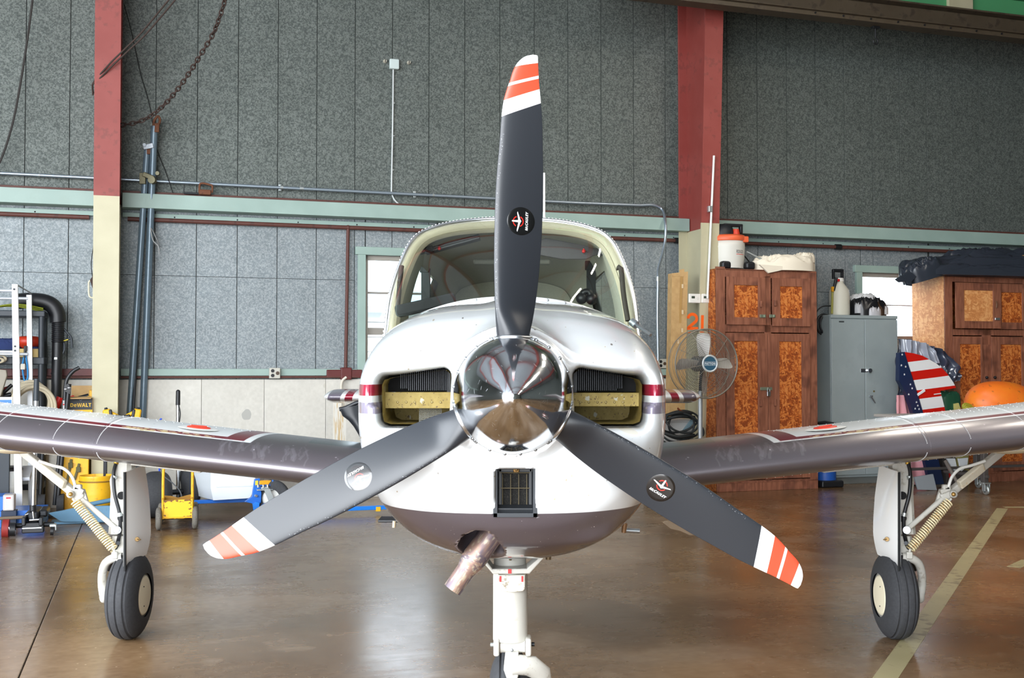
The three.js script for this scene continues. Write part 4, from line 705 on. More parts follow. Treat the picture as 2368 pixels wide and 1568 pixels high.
    const rm = part(wing, 'rivets', rv, plain(0xd9dadb, 0.35, 0.2)); rm.userData.kind = 'stuff';
    // skin lap seam next to the rivet line
    part(wing, 'skin_seam', tube(Array.from({ length: 40 }, (_, i) => { const a = (i - 14) / 25, c = Math.abs(a) ** 1.6 * 0.5; return S(s * 1.915, c, a > 0).add(V(0, 0.0005, 0)); }), 0.0006, 80, 5), plain(0x857f86, 0.4, 0.5));
    // filler cap
    const f = S(s * 1.52, 0.235, true), fc = part(wing, 'filler_flange', lathe([[0.001, 0.004], [0.085, 0.004], [0.1, 0]], 40).rotateZ(s * 0.11).translate(f.x, f.y, f.z), M.whiteFlat);
    part(wing, 'filler_cap', [lathe([[0.001, 0.011], [0.045, 0.0105], [0.055, 0.008], [0.057, 0.002]], 36).rotateZ(s * 0.11).translate(f.x, f.y, f.z), box(0.08, 0.008, 0.014, f.x, f.y + 0.012, f.z, { ry: 0.5, rz: s * 0.11 })], plain(0xd8402c, 0.45), 'red fuel filler cap');
    // landing light fairing and gear well rim below
    const q = S(s * 2.42, 0.2, false); part(wing, 'tiedown_fairing', sph(0.11, q.x, q.y + 0.005, q.z - 0.1, 1.3, 0.32, 1.2), M.creamCap);
    const gw = S(s * 1.66, 0.3, false); part(wing, 'gear_well_rim', [box(0.34, 0.012, 0.3, gw.x, gw.y - 0.004, gw.z, { rz: s * 0.11, r: 0.005 }), box(0.6, 0.012, 0.16, gw.x + s * 0.4, gw.y + 0.038, gw.z - 0.05, { rz: s * 0.11, r: 0.005 })], M.whiteGear);
  }
}
// ---- wheels
const tyreProf = (R0, w, grooves) => { const out = [], N = 72; for (let i = 0; i <= N; i++) { const t = -1 + 2 * i / N, x = t * w; let r = R0 * (0.5 + 0.5 * (1 - Math.abs(t) ** 3.2) ** 0.62); for (const q of grooves) if (Math.abs(x - q) < 0.0042) r -= 0.006; out.push([Math.max(r, R0 * 0.5), x]); } return out; };
function wheel(parent, c, R0, w, grooves, capSide) {
  const along = (g) => g.rotateZ(-Math.PI / 2).translate(c.x, c.y, c.z);
  part(parent, 'tyre', along(lathe(tyreProf(R0, w, grooves), 72)), M.rubber, 'black ribbed tyre');
  part(parent, 'wheel_rim', along(lathe([[0.02, -w * 0.8], [R0 * 0.52, -w * 0.86], [R0 * 0.5, 0], [R0 * 0.52, w * 0.86], [0.02, w * 0.8]], 40)), M.whiteGear);
  if (capSide) { const y = w * capSide; part(parent, 'hubcap', along(lathe([[0.001, y * 1.02], [R0 * 0.4, y * 0.99], [R0 * 0.46, y * 0.92], [R0 * 0.46, y * 0.7]].map(([r, q]) => [r, q]), 40)), M.creamCap, 'cream hubcap'); for (const a of [0.4, 2.6]) part(parent, 'cap_screw', along(sph(0.004, 0.055 * Math.cos(a), y * 1.01, 0.055 * Math.sin(a), 1, 0.6, 1, 8, 6)), M.darkSteel); }
}
for (const s of [-1, 1]) {
  const Q = (px, py, Z) => { const p = A(px, py, Z); return V(p.x * -s, p.y, p.z); };       // traced on the gear nearer the blue poles, mirrored for the other
  const g = sub(plane, 'main_gear');
  const sect = (list, d, z = 5.67, bev = 0.2) => list.map(([x0, x1, y]) => { const a = Q(x0, y, z - d / 2), b = Q(x1, y, z - d / 2), w = b.x - a.x, r = Math.abs(w) * bev, zz = [a.z, a.z - d]; const sg = Math.sign(w); return [V(a.x + sg * r, a.y, zz[0]), V(b.x - sg * r, a.y, zz[0]), V(b.x, a.y, zz[0] - r), V(b.x, a.y, zz[1] + r), V(b.x - sg * r, a.y, zz[1]), V(a.x + sg * r, a.y, zz[1]), V(a.x, a.y, zz[1] + r), V(a.x, a.y, zz[0] - r)]; });
  part(g, 'strut', toCreasedNormals(clean(loft(sect([[262, 302, 1060], [258, 301, 1090], [250, 299, 1112], [253, 297, 1140], [250, 293, 1200], [247, 291, 1236]], 0.1), { closed: true, cap0: true, cap1: true })), 0.6), M.whiteGear, 'white oleo strut casting');
  part(g, 'axle_housing', toCreasedNormals(clean(loft(sect([[258, 291, 1240], [255, 291, 1262], [258, 290, 1292]], 0.09), { closed: true, cap0: true, cap1: true })), 0.6), M.whiteGear);
  for (const y of [1146, 1198]) { const c = Q(281, y, 5.615); part(g, 'lightening_hole', cyl([c.x, c.y, c.z - 0.02], [c.x, c.y, c.z + 0.0045], 0.0195, 0.0195, 28), M.blackMatte); }  // black discs painting the dark inside the holes, nothing is cut out
  part(g, 'pivot_bolt', [cyl(Q(271, 1226, 5.6), Q(271, 1226, 5.56), 0.02, 0.018, 20), cyl(Q(271, 1226, 5.56), Q(271, 1226, 5.545), 0.01, 0.01, 8)], M.steel);
  part(g, 'pivot_bolt', cyl(Q(273, 1256, 5.62), Q(273, 1256, 5.585), 0.01, 0.01, 8), M.darkSteel);
  part(g, 'axle_arm', [tube([Q(283, 1288, 5.6), Q(262, 1291, 5.6), Q(245, 1302, 5.62), Q(237, 1324, 5.65), Q(236, 1350, 5.68), Q(239, 1375, 5.68)], 0.021, 48, 12), sph(0.026, ...Q(240, 1380, 5.68).toArray(), 0.8, 1.2, 1)], M.whiteGear, 'white curved axle arm');
  part(g, 'brake_hose', tube([Q(269, 1068, 5.62), Q(263, 1095, 5.6), Q(265, 1140, 5.58), Q(275, 1180, 5.58), Q(278, 1200, 5.58), Q(276, 1238, 5.6), Q(262, 1290, 5.66), Q(252, 1318, 5.72)], 0.0095, 70, 8), M.black);
  part(g, 'hose_fitting', cyl(Q(266, 1100, 5.6), Q(263, 1108, 5.6), 0.013), M.zinc); part(g, 'hose_fitting', cyl(Q(276, 1186, 5.58), Q(277.5, 1194, 5.58), 0.013), M.zinc);
  part(g, 'hose_fitting', cyl(Q(270, 1064, 5.62), Q(268.5, 1073, 5.62), 0.012), plain(0xa8822e, 0.4, 0.7));
  // gear door: curved plate with a black seal
  const xr = table([1075, 1160, 1225, 1282, 1328], [335, 346, 349, 339, 291]), yt = (k) => lerp(1092, 1076, k), rows = [], rows2 = [];
  for (let j = 0; j <= 24; j++) { const r = [], r2 = []; for (let i = 0; i <= 14; i++) { const k = i / 14, y0 = yt(k), y = lerp(y0, 1328 - 46 * k ** 0.8, j / 24), x = lerp(289, Math.min(xr(y), 349), k), z = 5.52 + 0.16 * k + 0.05 * k * k; r.push(Q(x, y, z)); r2.push(Q(x, y, z).add(V(s * 0.012, 0, -0.008))); } rows.push(r); rows2.push(r2); }
  part(g, 'gear_door', [loft(rows), loft(rows2), loft([rows.map((r) => r[14]), rows2.map((r) => r[14])]), loft([rows[24], rows2[24]]), loft([rows[0], rows2[0]])], gloss({ color: 0xe4e4e2, roughness: 0.25 }), 'white gear door plate');
  part(g, 'door_seal', tube(rows.map((r) => r[0]), 0.006, 40, 6), M.blackMatte);
  part(g, 'door_latch', [cyl(Q(317, 1247, 5.6), Q(317, 1247, 5.585), 0.012, 0.01, 14), cyl(Q(317, 1247, 5.59), Q(325, 1248, 5.57), 0.003)], plain(0x8a6f45, 0.5, 0.6));
  // folding side brace and springs
  const flat = (a, b, w, d, mat, name, label) => { const L = a.distanceTo(b); return part(g, name, orient(box(w, L, d, 0, L / 2, 0, { r: 0.008, seg: 2 }), a, b), mat, label); };
  flat(Q(48, 1040, 5.75), Q(186, 1152, 5.68), 0.042, 0.034, M.whiteGear, 'upper_brace', 'white folding side brace, rust stained');
  flat(Q(95, 1078, 5.7), Q(150, 1122, 5.66), 0.05, 0.03, metric(std({ map: scuffed([214, 206, 186], [196, 160, 104], 0.7, 350, 20), roughness: 0.5 }), 0.2), 'brace_collar');
  part(g, 'lower_brace', [cyl(Q(180, 1146, 5.66), Q(272, 1226, 5.6), 0.0135, 0.0125, 16)], M.whiteGear);
  part(g, 'brace_knuckle', [box(0.07, 0.05, 0.05, ...Q(180, 1143, 5.66).toArray(), { rz: s * 0.7, r: 0.012, seg: 2 }), sph(0.02, ...Q(163, 1143, 5.62).toArray()), box(0.02, 0.07, 0.02, ...Q(196, 1147, 5.66).toArray(), { rz: s * -0.3 })], M.whiteGear);
  part(g, 'brace_bolt', sph(0.011, ...Q(163, 1143, 5.595).toArray()), plain(0xa9854a, 0.4, 0.6));
  part(g, 'brake_line', [tube([Q(90, 1066, 5.62), Q(120, 1076, 5.62), Q(148, 1084, 5.62), Q(166, 1102, 5.62), Q(175, 1126, 5.62)], 0.008, 40, 8)], M.whiteFlat);
  part(g, 'down_lock_switch', [box(0.04, 0.03, 0.03, ...Q(180, 1127, 5.63).toArray(), { r: 0.008, seg: 2 }), box(0.05, 0.022, 0.03, ...Q(184, 1133, 5.63).toArray(), { rz: s * 0.4 })], M.whiteGear);
  const a = Q(174, 1160, 5.6), b = Q(263, 1270, 5.58), d = b.clone().sub(a), L = d.length(), turns = 25, hp = [];
  for (let i = 0; i <= turns * 10; i++) { const t = i / (turns * 10), an = i / 10 * 6.28318; hp.push(V(0.021 * Math.cos(an), t * L, 0.021 * Math.sin(an))); }
  const helix = new THREE.TubeGeometry(new THREE.CatmullRomCurve3(hp), turns * 14, 0.0042, 6);
  part(g, 'coil_spring', orient(helix, a, b), metric(std({ map: scuffed([228, 216, 178], [190, 136, 62], 0.9, 360, 40), roughness: 0.5 }), 0.25), 'cream coil spring');
  part(g, 'spring_eye', [cyl(Q(168, 1153, 5.6), a, 0.006), cyl(b, Q(266, 1282, 5.58), 0.006), box(0.03, 0.035, 0.03, ...Q(266, 1284, 5.58).toArray(), { r: 0.006 })], M.whiteGear);
  const c = Q(300, 1378, 5.67); c.y = 0.2148;
  wheel(g, c, 0.215, 0.079, [-0.036, 0, 0.036], -s);
}
// ---- nose gear
{
  const g = sub(plane, 'nose_gear'), Z = 3.66;
  const pr = (pts) => pts.map(([x, y]) => { const p = A(x, y, Z); return [p.x, p.y]; });
  part(g, 'strut_top', cyl(A(1179, 1270, Z + 0.04), A(1179, 1309, Z + 0.04), 0.053, 0.053, 32), M.whiteGear);
  part(g, 'grease_fitting', [sph(0.006, ...A(1180, 1291, Z - 0.02).toArray()), cyl(A(1180, 1290, Z - 0.02), A(1180, 1296, Z - 0.02), 0.004)], plain(0x6e6048, 0.4, 0.7));
  part(g, 'steering_yoke', ext(pr([[1112, 1286], [1122, 1284], [1140, 1308], [1218, 1307], [1247, 1281], [1258, 1281], [1224, 1319], [1141, 1320]]), 0.09, { z: AZ - Z - 0.03, bevel: 0.004 }), M.whiteGear, 'white steering yoke');
  for (const [x, y0, y1, w] of [[1179, 1308, 1318, 0.011], [1158, 1323, 1336, 0.006], [1207, 1323, 1336, 0.006]]) part(g, 'alignment_mark', box(w, A(0, y0, Z).y - A(0, y1, Z).y, 0.002, A(x, 0, Z).x, A(x, (y0 + y1) / 2, Z).y, AZ - Z + (y0 < 1320 ? 0.0645 : 0.0712), { r: 0 }), M.red);
  part(g, 'strut_housing', [cyl(A(1180, 1318, Z), A(1180, 1478, Z), 0.055, 0.056, 48), box(0.112, 0.2, 0.04, A(1180, 0, Z).x, A(1180, 1400, Z).y, AZ - Z - 0.04, { r: 0.01 })], M.whiteGear, 'white strut housing');
  part(g, 'stop_block', ext(pr([[1153, 1321], [1214, 1321], [1214, 1352], [1209, 1358], [1184, 1361], [1158, 1358], [1153, 1353]]), 0.05, { z: AZ - Z + 0.015, bevel: 0.005 }), metric(std({ map: scuffed([206, 202, 190], [124, 112, 92], 0.9, 370, 30), roughness: 0.5 }), 0.15));
  for (const x of [1149, 1221]) part(g, 'clevis_ear', box(0.0185, 0.056, 0.07, A(x, 0, Z).x, A(x, 1489, Z).y, AZ - Z + 0.02, { r: 0.007, seg: 2 }), M.whiteGear);
  part(g, 'pivot_barrel', cyl(A(1157, 1493, Z - 0.02), A(1214, 1493, Z - 0.02), 0.0215, 0.0215, 28), M.whiteGear);
  part(g, 'pivot_bolt', cyl(A(1134, 1491, Z - 0.02), A(1146, 1491, Z - 0.02), 0.0065, 0.0065, 10), M.zinc);
  part(g, 'pivot_bolt', cyl(A(1224, 1490, Z - 0.02), A(1236, 1490, Z - 0.02), 0.0065, 0.0065, 10), M.darkSteel);
  part(g, 'fork_neck', ext(pr([[1169, 1500], [1199, 1500], [1201, 1545], [1196, 1562], [1172, 1560], [1165, 1540]]), 0.035, { z: AZ - Z + 0.012, bevel: 0.006 }), M.whiteGear, 'white trailing fork');
  part(g, 'fork_bolt', sph(0.005, ...A(1184, 1504, Z - 0.052).toArray(), 1, 1, 0.6), M.steel);
  part(g, 'trailing_arm', loft([[1182, 1540, 3.62, 0.03, 0.05], [1200, 1537, 3.62, 0.032, 0.05], [1228, 1540, 3.63, 0.034, 0.05], [1250, 1556, 3.66, 0.034, 0.05], [1258, 1590, 3.7, 0.028, 0.05], [1256, 1640, 3.75, 0.024, 0.045], [1255, 1668, 3.78, 0.022, 0.04]].map(([x, y, z, w, d], i, all) => { const p = A(x, y, z), q = A(...all[Math.min(i + 1, all.length - 1)].slice(0, 3)), o = A(...all[Math.max(i - 1, 0)].slice(0, 3)), t = q.sub(o).normalize(), up = V(-t.y, t.x, 0).normalize(), bk = V(0, 0, 1); return circle(0, 0, 1, 20).map(([a, b]) => p.clone().addScaledVector(up, a * w).addScaledVector(bk, b * d * 0.6)); }), { closed: true, cap0: true, cap1: true }), M.whiteGear);
  const c = A(1180, 1650, 3.79); c.y = 0.1998; wheel(g, c, 0.2, 0.07, [-0.03, 0, 0.03], 0);
  part(g, 'axle', cyl([c.x, c.y, c.z], [A(1256, 1650, 3.77).x, c.y, c.z], 0.014), M.steel);
}
// ------------------------------------------------------------------ on the wall
const ctube = (g, name, pts, r, mat, seg = 60, rad = 8, label) => part(g, name, tube(pts, r, seg, rad), mat, label);
const Z3 = (q, px, py, dn = 0) => { const [x, y] = q(px, py, dn); return V(x, y, dn); };        // point in a wall thing's own axes
{
  const { g, q } = wthing('electrical_conduit', 'long galvanised conduit above the green rail, bending down behind the airplane', 'conduit', 700, 0.07, { h: 3.0 });
  const p = [[-260, 387], [0, 400.5], [360, 419], [700, 436.5], [1140, 459], [1330, 469], [1480, 475]].map(([x, y]) => Z3(q, x, y));
  part(g, 'conduit_run', [tube(p, 0.0165, 80, 10), tube([Z3(q, 1480, 475), Z3(q, 1512, 474.5), Z3(q, 1532, 486), Z3(q, 1538, 512, 0.2), Z3(q, 1539, 545, 0.24), Z3(q, 1534, 580, 0.18), Z3(q, 1523, 620, 0.04), Z3(q, 1521.5, 640)], 0.0165, 70, 10), tube([Z3(q, 1521.5, 636), Z3(q, 1520.5, 730), Z3(q, 1522, 834)], 0.0165, 20, 10)], M.conduit);
  for (const [a, b] of [[90, 92], [648, 655], [693, 702], [1000, 1004], [1520, 1521]]) { const y = (x) => 400.5 + (x / 1480) * 74.5; part(g, 'coupling', a > 1500 ? cyl(Z3(q, 1521, 640), Z3(q, 1521, 650), 0.022) : cyl(Z3(q, a, y(a)), Z3(q, b, y(b)), 0.021, 0.021, 12), M.zinc); }
  for (const x of [648, 960, 1180]) part(g, 'pipe_strap', box(0.03, 0.07, 0.012, ...Z3(q, x, 400.5 + x / 1480 * 74.5).add(V(0, 0, -0.02)).toArray()), M.zinc);
}
{
  const { g, q } = wthing('wall_sensor_box', 'small pale square sensor box on the upper wall with a thin white conduit below', 'box', 910, 0.03, { h: 3.0 });
  part(g, 'box_body', rect(q, 900, 138, 922, 161, 0.05, 0.04, { r: 0.012, seg: 2 }), plain(0xc4d2d0, 0.5));
  part(g, 'conduit_run', tube([[909.5, 160], [908.5, 260], [907, 350], [905.5, 430], [906, 447], [912, 462], [924, 474]].map(([x, y]) => Z3(q, x, y)), 0.009, 60, 8), plain(0xc9cfcf, 0.5));
  for (const [x, y] of [[910, 238], [909.5, 314], [908, 393]]) part(g, 'pipe_clip', box(0.03, 0.016, 0.01, ...Z3(q, x, y).toArray()), M.zinc);
  for (const [x, y, w] of [[890, 142, 'nearer the chain'], [945, 145, 'nearer the propeller tip']]) { const k = wthing('wall_insulator', `small round insulator knob on the upper wall, the one ${w}`, 'knob', x, 0.02, { h: onWall(x, y, 0.02).h, py: y }); part(k.g, 'knob', cyl([0, 0, 0], [0, 0, 0.03], 0.022, 0.016, 16), plain(0xb5b1a2, 0.5)); part(k.g, 'slot', box(0.009, 0.03, 0.004, 0, 0, 0.031), M.black); }
}
function outlet(px, py, n, label, conduits) {
  const { g, q } = wthing('outlet_box', label, 'outlet', px, n, { h: onWall(px, py, n).h, py });
  part(g, 'cover_plate', box(0.112, 0.11, 0.05, 0, 0, 0, { r: 0.008 }), plain(0xb9b7ac, 0.5));
  for (const y of [0.024, -0.024]) part(g, 'socket', cyl([-0.022, y, 0.02], [-0.022, y, 0.028], 0.018, 0.018, 20), M.black);
  part(g, 'socket', cyl([0.028, 0, 0.02], [0.028, 0, 0.028], 0.019, 0.019, 20), plain(0x4b3a2c, 0.5));
  return g;
}
outlet(635, 863, 0.115, 'grey metal outlet box on the rail above the concrete wall');
{ const g = outlet(1530, 841, 0.05, 'small pale outlet box at the foot of the conduit beside the cardboard'); }
{ // vertical brown pipe with its maroon foot
  const { g, q } = wthing('standpipe', 'brown vertical pipe dropping to a maroon bracket above the concrete', 'pipe', 803, 0.06, { h: 1.2 });
  part(g, 'pipe_run', cyl(Z3(q, 805, 522), Z3(q, 799, 868), 0.018, 0.018, 14), M.brownPipe);
  part(g, 'pipe_elbow', sph(0.026, ...Z3(q, 805, 526).toArray()), M.brownPipe);
  part(g, 'bracket', [rect(q, 754, 855, 836, 874, 0.07, 0.05, { r: 0.008 }), rect(q, 786, 850, 812, 878, 0.09, 0.06, { r: 0.012 })], M.maroonSteel, 'maroon bracket');
  part(g, 'drain_pipe', tube([[801, 872], [792, 880], [789, 892], [790, 912], [788, 940]].map(([x, y]) => Z3(q, x, y, 0.06)), 0.014, 40, 8), plain(0xcfc9bb, 0.6));
}
{ // rusty clamp lying on the green rail
  const { g, q } = wthing('rusty_clamp', 'rusty clamp with a loop handle lying on the green rail', 'clamp', 475, 0.14, { h: onWall(475, 449, 0.14).h, py: 449 });
  part(g, 'loop_handle', tube([[461, 446], [462, 428], [468, 424], [484, 427], [491, 431], [490, 446]].map(([x, y]) => Z3(q, x, y)), 0.011, 40, 8), M.rust);
  part(g, 'clamp_body', box(0.12, 0.055, 0.05, ...Z3(q, 474, 445).toArray(), { r: 0.014, seg: 2 }), M.rust); part(g, 'jaw', box(0.14, 0.02, 0.03, ...Z3(q, 442, 447).toArray()), M.darkSteel); part(g, 'pin', cyl(Z3(q, 425, 446), Z3(q, 426, 428), 0.005), M.darkSteel);
}
{ // hook and leather strap at the side of the column
  const { g, q } = wthing('hanging_hook', 'cream loop hook with a dark leather tag beside the cream column', 'hook', 210, 0.5, { h: onWall(210, 690, 0.5).h, py: 690 });
  part(g, 'loop', tube([[219, 647], [207, 650], [205, 660], [206, 682], [211, 688], [220, 689]].map(([x, y]) => Z3(q, x, y)), 0.008, 50, 8), plain(0xd8d2b4, 0.5));
  part(g, 'leather_tag', ext([[216, 636], [208, 648], [217, 676], [222, 676], [222, 636]].map(([x, y]) => q(x, y)), 0.012, { bevel: 0.002 }), plain(0x3b2a26, 0.8));
  part(g, 'cord', tube([[214, 640], [211, 610], [216, 570], [220, 545]].map(([x, y]) => Z3(q, x, y)), 0.004, 30, 6), M.blackMatte);
}
// chain looping down from the roof to the column
{
  const pts = [[523, -30, 1.6], [520, 0, 1.5], [505, 48, 1.35], [492, 80, 1.2], [465, 125, 1.05], [440, 165, 0.9], [412, 205, 0.75], [382, 240, 0.6], [352, 266, 0.5], [320, 282, 0.44], [278, 290, 0.4]].map(([x, y, n]) => { const w = onWall(x, y, n); return HP(w.s, w.h, n); });
  const c = new THREE.CatmullRomCurve3(pts), L = c.getLength(), N = Math.round(L / 0.047), base = pts[10].clone();
  const g = thing('hoist_chain', 'rusty steel chain sagging from the roof to the red column', 'chain', base);
  const links = []; for (let i = 0; i < N; i++) { const p = c.getPointAt((i + 0.5) / N), t = c.getTangentAt((i + 0.5) / N); const l = ring(0.019, 0.0062, 16, 6).scale(1, 1.62, 1).rotateY(i % 2 ? Math.PI / 2 : 0); l.applyQuaternion(new THREE.Quaternion().setFromUnitVectors(V(0, 1, 0), t)); l.translate(p.x - base.x, p.y - base.y, p.z - base.z); links.push(l); }
  const lm = plain(0x40302a, 0.7, 0.3); for (const l of links) part(g, 'link', l, lm);
}
const cable = (name, label, pts, r, mat) => { const w = pts.map(([x, y, n]) => { const q = onWall(x, y, n); return HP(q.s, q.h, n); }), b = w[w.length - 1].clone(), o = thing(name, label, 'cable', b); part(o, 'cable_run', tube(w.map((p) => p.clone().sub(b)), r, 80, 7), mat); return o; };
cable('hanging_cable', 'dark cable hanging down the wall at the edge beside the white ladder', [[78, -30, 0.4], [74, 10, 0.36], [62, 100, 0.3], [46, 200, 0.22], [28, 290, 0.16], [0, 374, 0.13], [-40, 440, 0.13]], 0.011, plain(0x32302e, 0.8));
{
  const o = cable('tie_rope', 'doubled thin dark rope wrapped round the red column', [[440, -60, 1.6], [390, 0, 1.4], [330, 72, 1.0], [290, 112, 0.85], [255, 146, 0.78], [217, 190, 0.68], [214, 200, 0.66], [216, 216, 0.6]], 0.008, plain(0x3b2f2a, 0.9));
  part(o, 'cable_run', tube([[455, -60, 1.6], [405, 0, 1.4], [340, 76, 1.0], [297, 117, 0.85], [262, 150, 0.78], [222, 190, 0.7], [214, 196, 0.66], [215, 220, 0.6]].map(([x, y, n]) => { const q = onWall(x, y, n); return HP(q.s, q.h, n).sub(o.position); }), 0.008, 80, 7), plain(0x3b2f2a, 0.9));
}
cable('thin_wire', 'thin dark wire on the wall above the blue poles', [[287, 10, 0.1], [303, 70, 0.08], [325, 170, 0.06], [346, 245, 0.05], [362, 340, 0.05], [384, 400, 0.05], [400, 446, 0.2]], 0.004, M.blackMatte);
// two leaning blue poles and a thin rod
function pole(name, label, top, bot, n1, n0, r, mat) {
  const T = onWall(...top, n1), b = onFloor(...bot, 0); const B = toHangar(b); const t = HP(T.s, T.h, n1), base = HP(B.s, 0, B.n);
  const o = thing(name, label, 'pole', base); const d = t.clone().sub(base);
  part(o, 'pole_tube', cyl([0, 0, 0], d.toArray(), r, r, 24), mat); part(o, 'pole_foot', cyl([0, 0, 0], d.clone().multiplyScalar(0.03).toArray(), r * 1.15, r * 1.15, 20), M.darkSteel);
  return { o, d, base };
}
{
  const a = pole('blue_pole', 'blue-grey steel pole leaning on the wall, the shorter one, next to the column', [341, 336], [286, 1172], 0.16, 0, 0.032, M.poleBlue);
  const b = pole('blue_pole', 'blue-grey steel pole leaning on the wall, the taller one with a rusty hook on top', [357, 292], [322, 1168], 0.2, 0, 0.034, M.poleBlue);
  const at = (p, k) => p.d.clone().multiplyScalar(k);
  part(b.o, 'hook', [tube([at(b, 1).add(V(-0.01, 0, 0)), at(b, 1).add(V(0, 0.06, 0)), at(b, 1).add(V(0.035, 0.1, 0)), at(b, 1).add(V(0.055, 0.06, 0)), at(b, 1).add(V(0.04, 0, 0.01))], 0.013, 30, 8), box(0.05, 0.09, 0.02, ...at(b, 1).add(V(0.03, -0.02, 0.02)).toArray())], M.rust, 'rusty hook');
  part(b.o, 'lug', [box(0.1, 0.05, 0.03, ...at(b, 0.945).add(V(-0.04, 0, 0.03)).toArray(), { rz: 0.2 }), cyl(at(b, 0.945).add(V(-0.07, 0.01, 0.04)), at(b, 0.945).add(V(-0.07, 0.01, 0.07)), 0.016)], M.steel);
  part(a.o, 'pole_cap', box(0.05, 0.08, 0.03, ...at(a, 0.99).add(V(0.03, -0.02, 0.02)).toArray()), M.rust);
  part(b.o, 'ratchet_clamp', [box(0.12, 0.05, 0.05, ...at(b, 0.86).add(V(-0.02, 0.02, 0.05)).toArray(), { rz: -0.4, r: 0.01 }), cyl(at(b, 0.86).add(V(0.02, -0.02, 0.03)), at(b, 0.86).add(V(0.02, -0.02, 0.09)), 0.036, 0.036, 18), cyl(at(b, 0.865).add(V(0.07, 0.03, 0.03)), at(b, 0.865).add(V(0.07, 0.03, 0.07)), 0.02, 0.02, 12), box(0.06, 0.11, 0.04, ...at(b, 0.86).add(V(-0.08, 0.0, 0.04)).toArray())], metric(std({ map: scuffed([120, 116, 92], [78, 72, 56], 0.9, 380, 40), roughness: 0.5, metalness: 0.5 }), 0.1), 'ratchet strap clamp');
  part(b.o, 'wire_tie', [tube([at(a, 0.72).add(V(-0.03, 0.04, 0.035)), at(a, 0.72).add(V(0.04, 0.02, 0.05)), at(b, 0.74).add(V(0.02, -0.04, 0.045)), at(b, 0.73).add(V(0.04, -0.12, 0.04)), at(b, 0.73).add(V(0.09, -0.18, 0.03)), at(b, 0.73).add(V(0.1, -0.26, 0.03))], 0.006, 40, 6)], plain(0x9a9c9c, 0.5));
  pole('thin_rod', 'thin dark rod standing between the two blue poles', [317, 786], [296, 1176], 0.12, 0, 0.014, M.darkSteel);
}

// ------------------------------------------------------------------ beyond the wing, on the ladder's side
{ // white ladder frame
  const { g, q } = wthing('step_ladder', 'white aluminium step ladder frame beside the black shelf unit', 'ladder', 34, 0.85);
  const leg = (x0, x1, x2, x3, y0, y1, z, d) => { const A0 = q(x0, y0), A1 = q(x1, y0), B0 = q(x2, y1), B1 = q(x3, y1); B0[1] = B1[1] = 0; const f = ext([A0, A1, B1, B0], d, { z: z - d, bevel: 0.003 }); return f; };
  part(g, 'rail', leg(27, 41, 34, 53, 657, 1200, 0, 0.04), plain(0xe9ebee, 0.35, 0.1)); 
  part(g, 'rail', leg(52, 64.5, 57, 70, 676, 1196, -0.35, 0.04), plain(0xdfe3e8, 0.35, 0.1));
  for (const [y, z] of [[670, 0.0], [683, -0.33], [812, 0.0], [816, -0.3]]) { const a = Z3(q, -160, y), b = Z3(q, y === 683 || y === 816 ? 56 : 30, y + 2); part(g, 'rung', cyl([a.x, a.y, z - 0.02], [b.x, b.y, z - 0.02], 0.014, 0.014, 12), plain(0xcfd6de, 0.3, 0.4)); }
  part(g, 'spreader', cyl([...Z3(q, 40, 659).toArray().slice(0, 2), -0.02], [...Z3(q, 64, 673).toArray().slice(0, 2), -0.36], 0.007), M.steel);
  for (const [x, y] of [[33, 669], [35, 801], [35, 811], [37, 939]]) { const p = Z3(q, x, y); part(g, 'rivet', cyl([p.x, p.y, 0], [p.x, p.y, 0.008], 0.01, 0.01, 14), M.darkSteel); }
  part(g, 'gusset', [box(0.09, 0.03, 0.3, ...Z3(q, 56, 1098).add(V(0, 0, -0.18)).toArray(), { rx: 0.3 })], plain(0xc9ccd2, 0.4, 0.2));
  const sgn = canvasTex(256, 128, (c, w, h) => { c.fillStyle = '#e8eaec'; c.fillRect(0, 0, w, h); c.fillStyle = '#1f6fe0'; c.fillRect(40, 26, w - 46, h - 30); c.fillStyle = '#eef'; c.font = 'bold 44px sans-serif'; c.fillText('1R-24', 100, h - 16); c.strokeStyle = '#9a9ca0'; c.lineWidth = 8; c.beginPath(); c.moveTo(20, h - 16); c.lineTo(60, 30); c.stroke(); });
  const a = q(-10, 946, -0.02), b = q(30, 918, -0.02), lab = wthing('lift_nameplate', 'white and blue nameplate panel low beside the ladder rail', 'sign', 10, 0.83, { h: a[1] }); const Wd = b[0] - a[0], Hd = b[1] - a[1];
  part(lab.g, 'plate', box(Wd, Hd, 0.02, 0, Hd / 2, 0, { r: 0.003 }), M.whitePlastic); const face = part(lab.g, 'printed_face', new THREE.PlaneGeometry(Wd - 0.01, Hd - 0.01).translate(0, Hd / 2, 0.0115), std({ map: sgn, roughness: 0.4 }));
  part(lab.g, 'stand', box(0.1, a[1], 0.08, 0, -a[1] / 2, -0.03), M.plasticDark);
}
{ // blue key cord on the ladder
  const { g, q } = wthing('key_lanyard', 'blue cord loop with a tag hung on the ladder', 'cord', 58, 0.52, { h: onWall(58, 884, 0.52).h, py: 884 });
  part(g, 'loop', [tube([[59, 812], [54, 832], [52, 850], [55, 874], [60, 883], [64, 870], [63, 846], [60, 826]].map(([x, y]) => Z3(q, x, y)), 0.008, 60, 7, true)], plain(0x2a86c4, 0.6));
  part(g, 'tag_block', box(0.04, 0.055, 0.02, ...Z3(q, 53, 848, 0.01).toArray(), { r: 0.006 }), plain(0xcfcabc, 0.6)); part(g, 'clasp', [cyl(Z3(q, 59, 802), Z3(q, 57, 828), 0.012), box(0.03, 0.05, 0.02, ...Z3(q, 59, 806).toArray())], M.black);
}
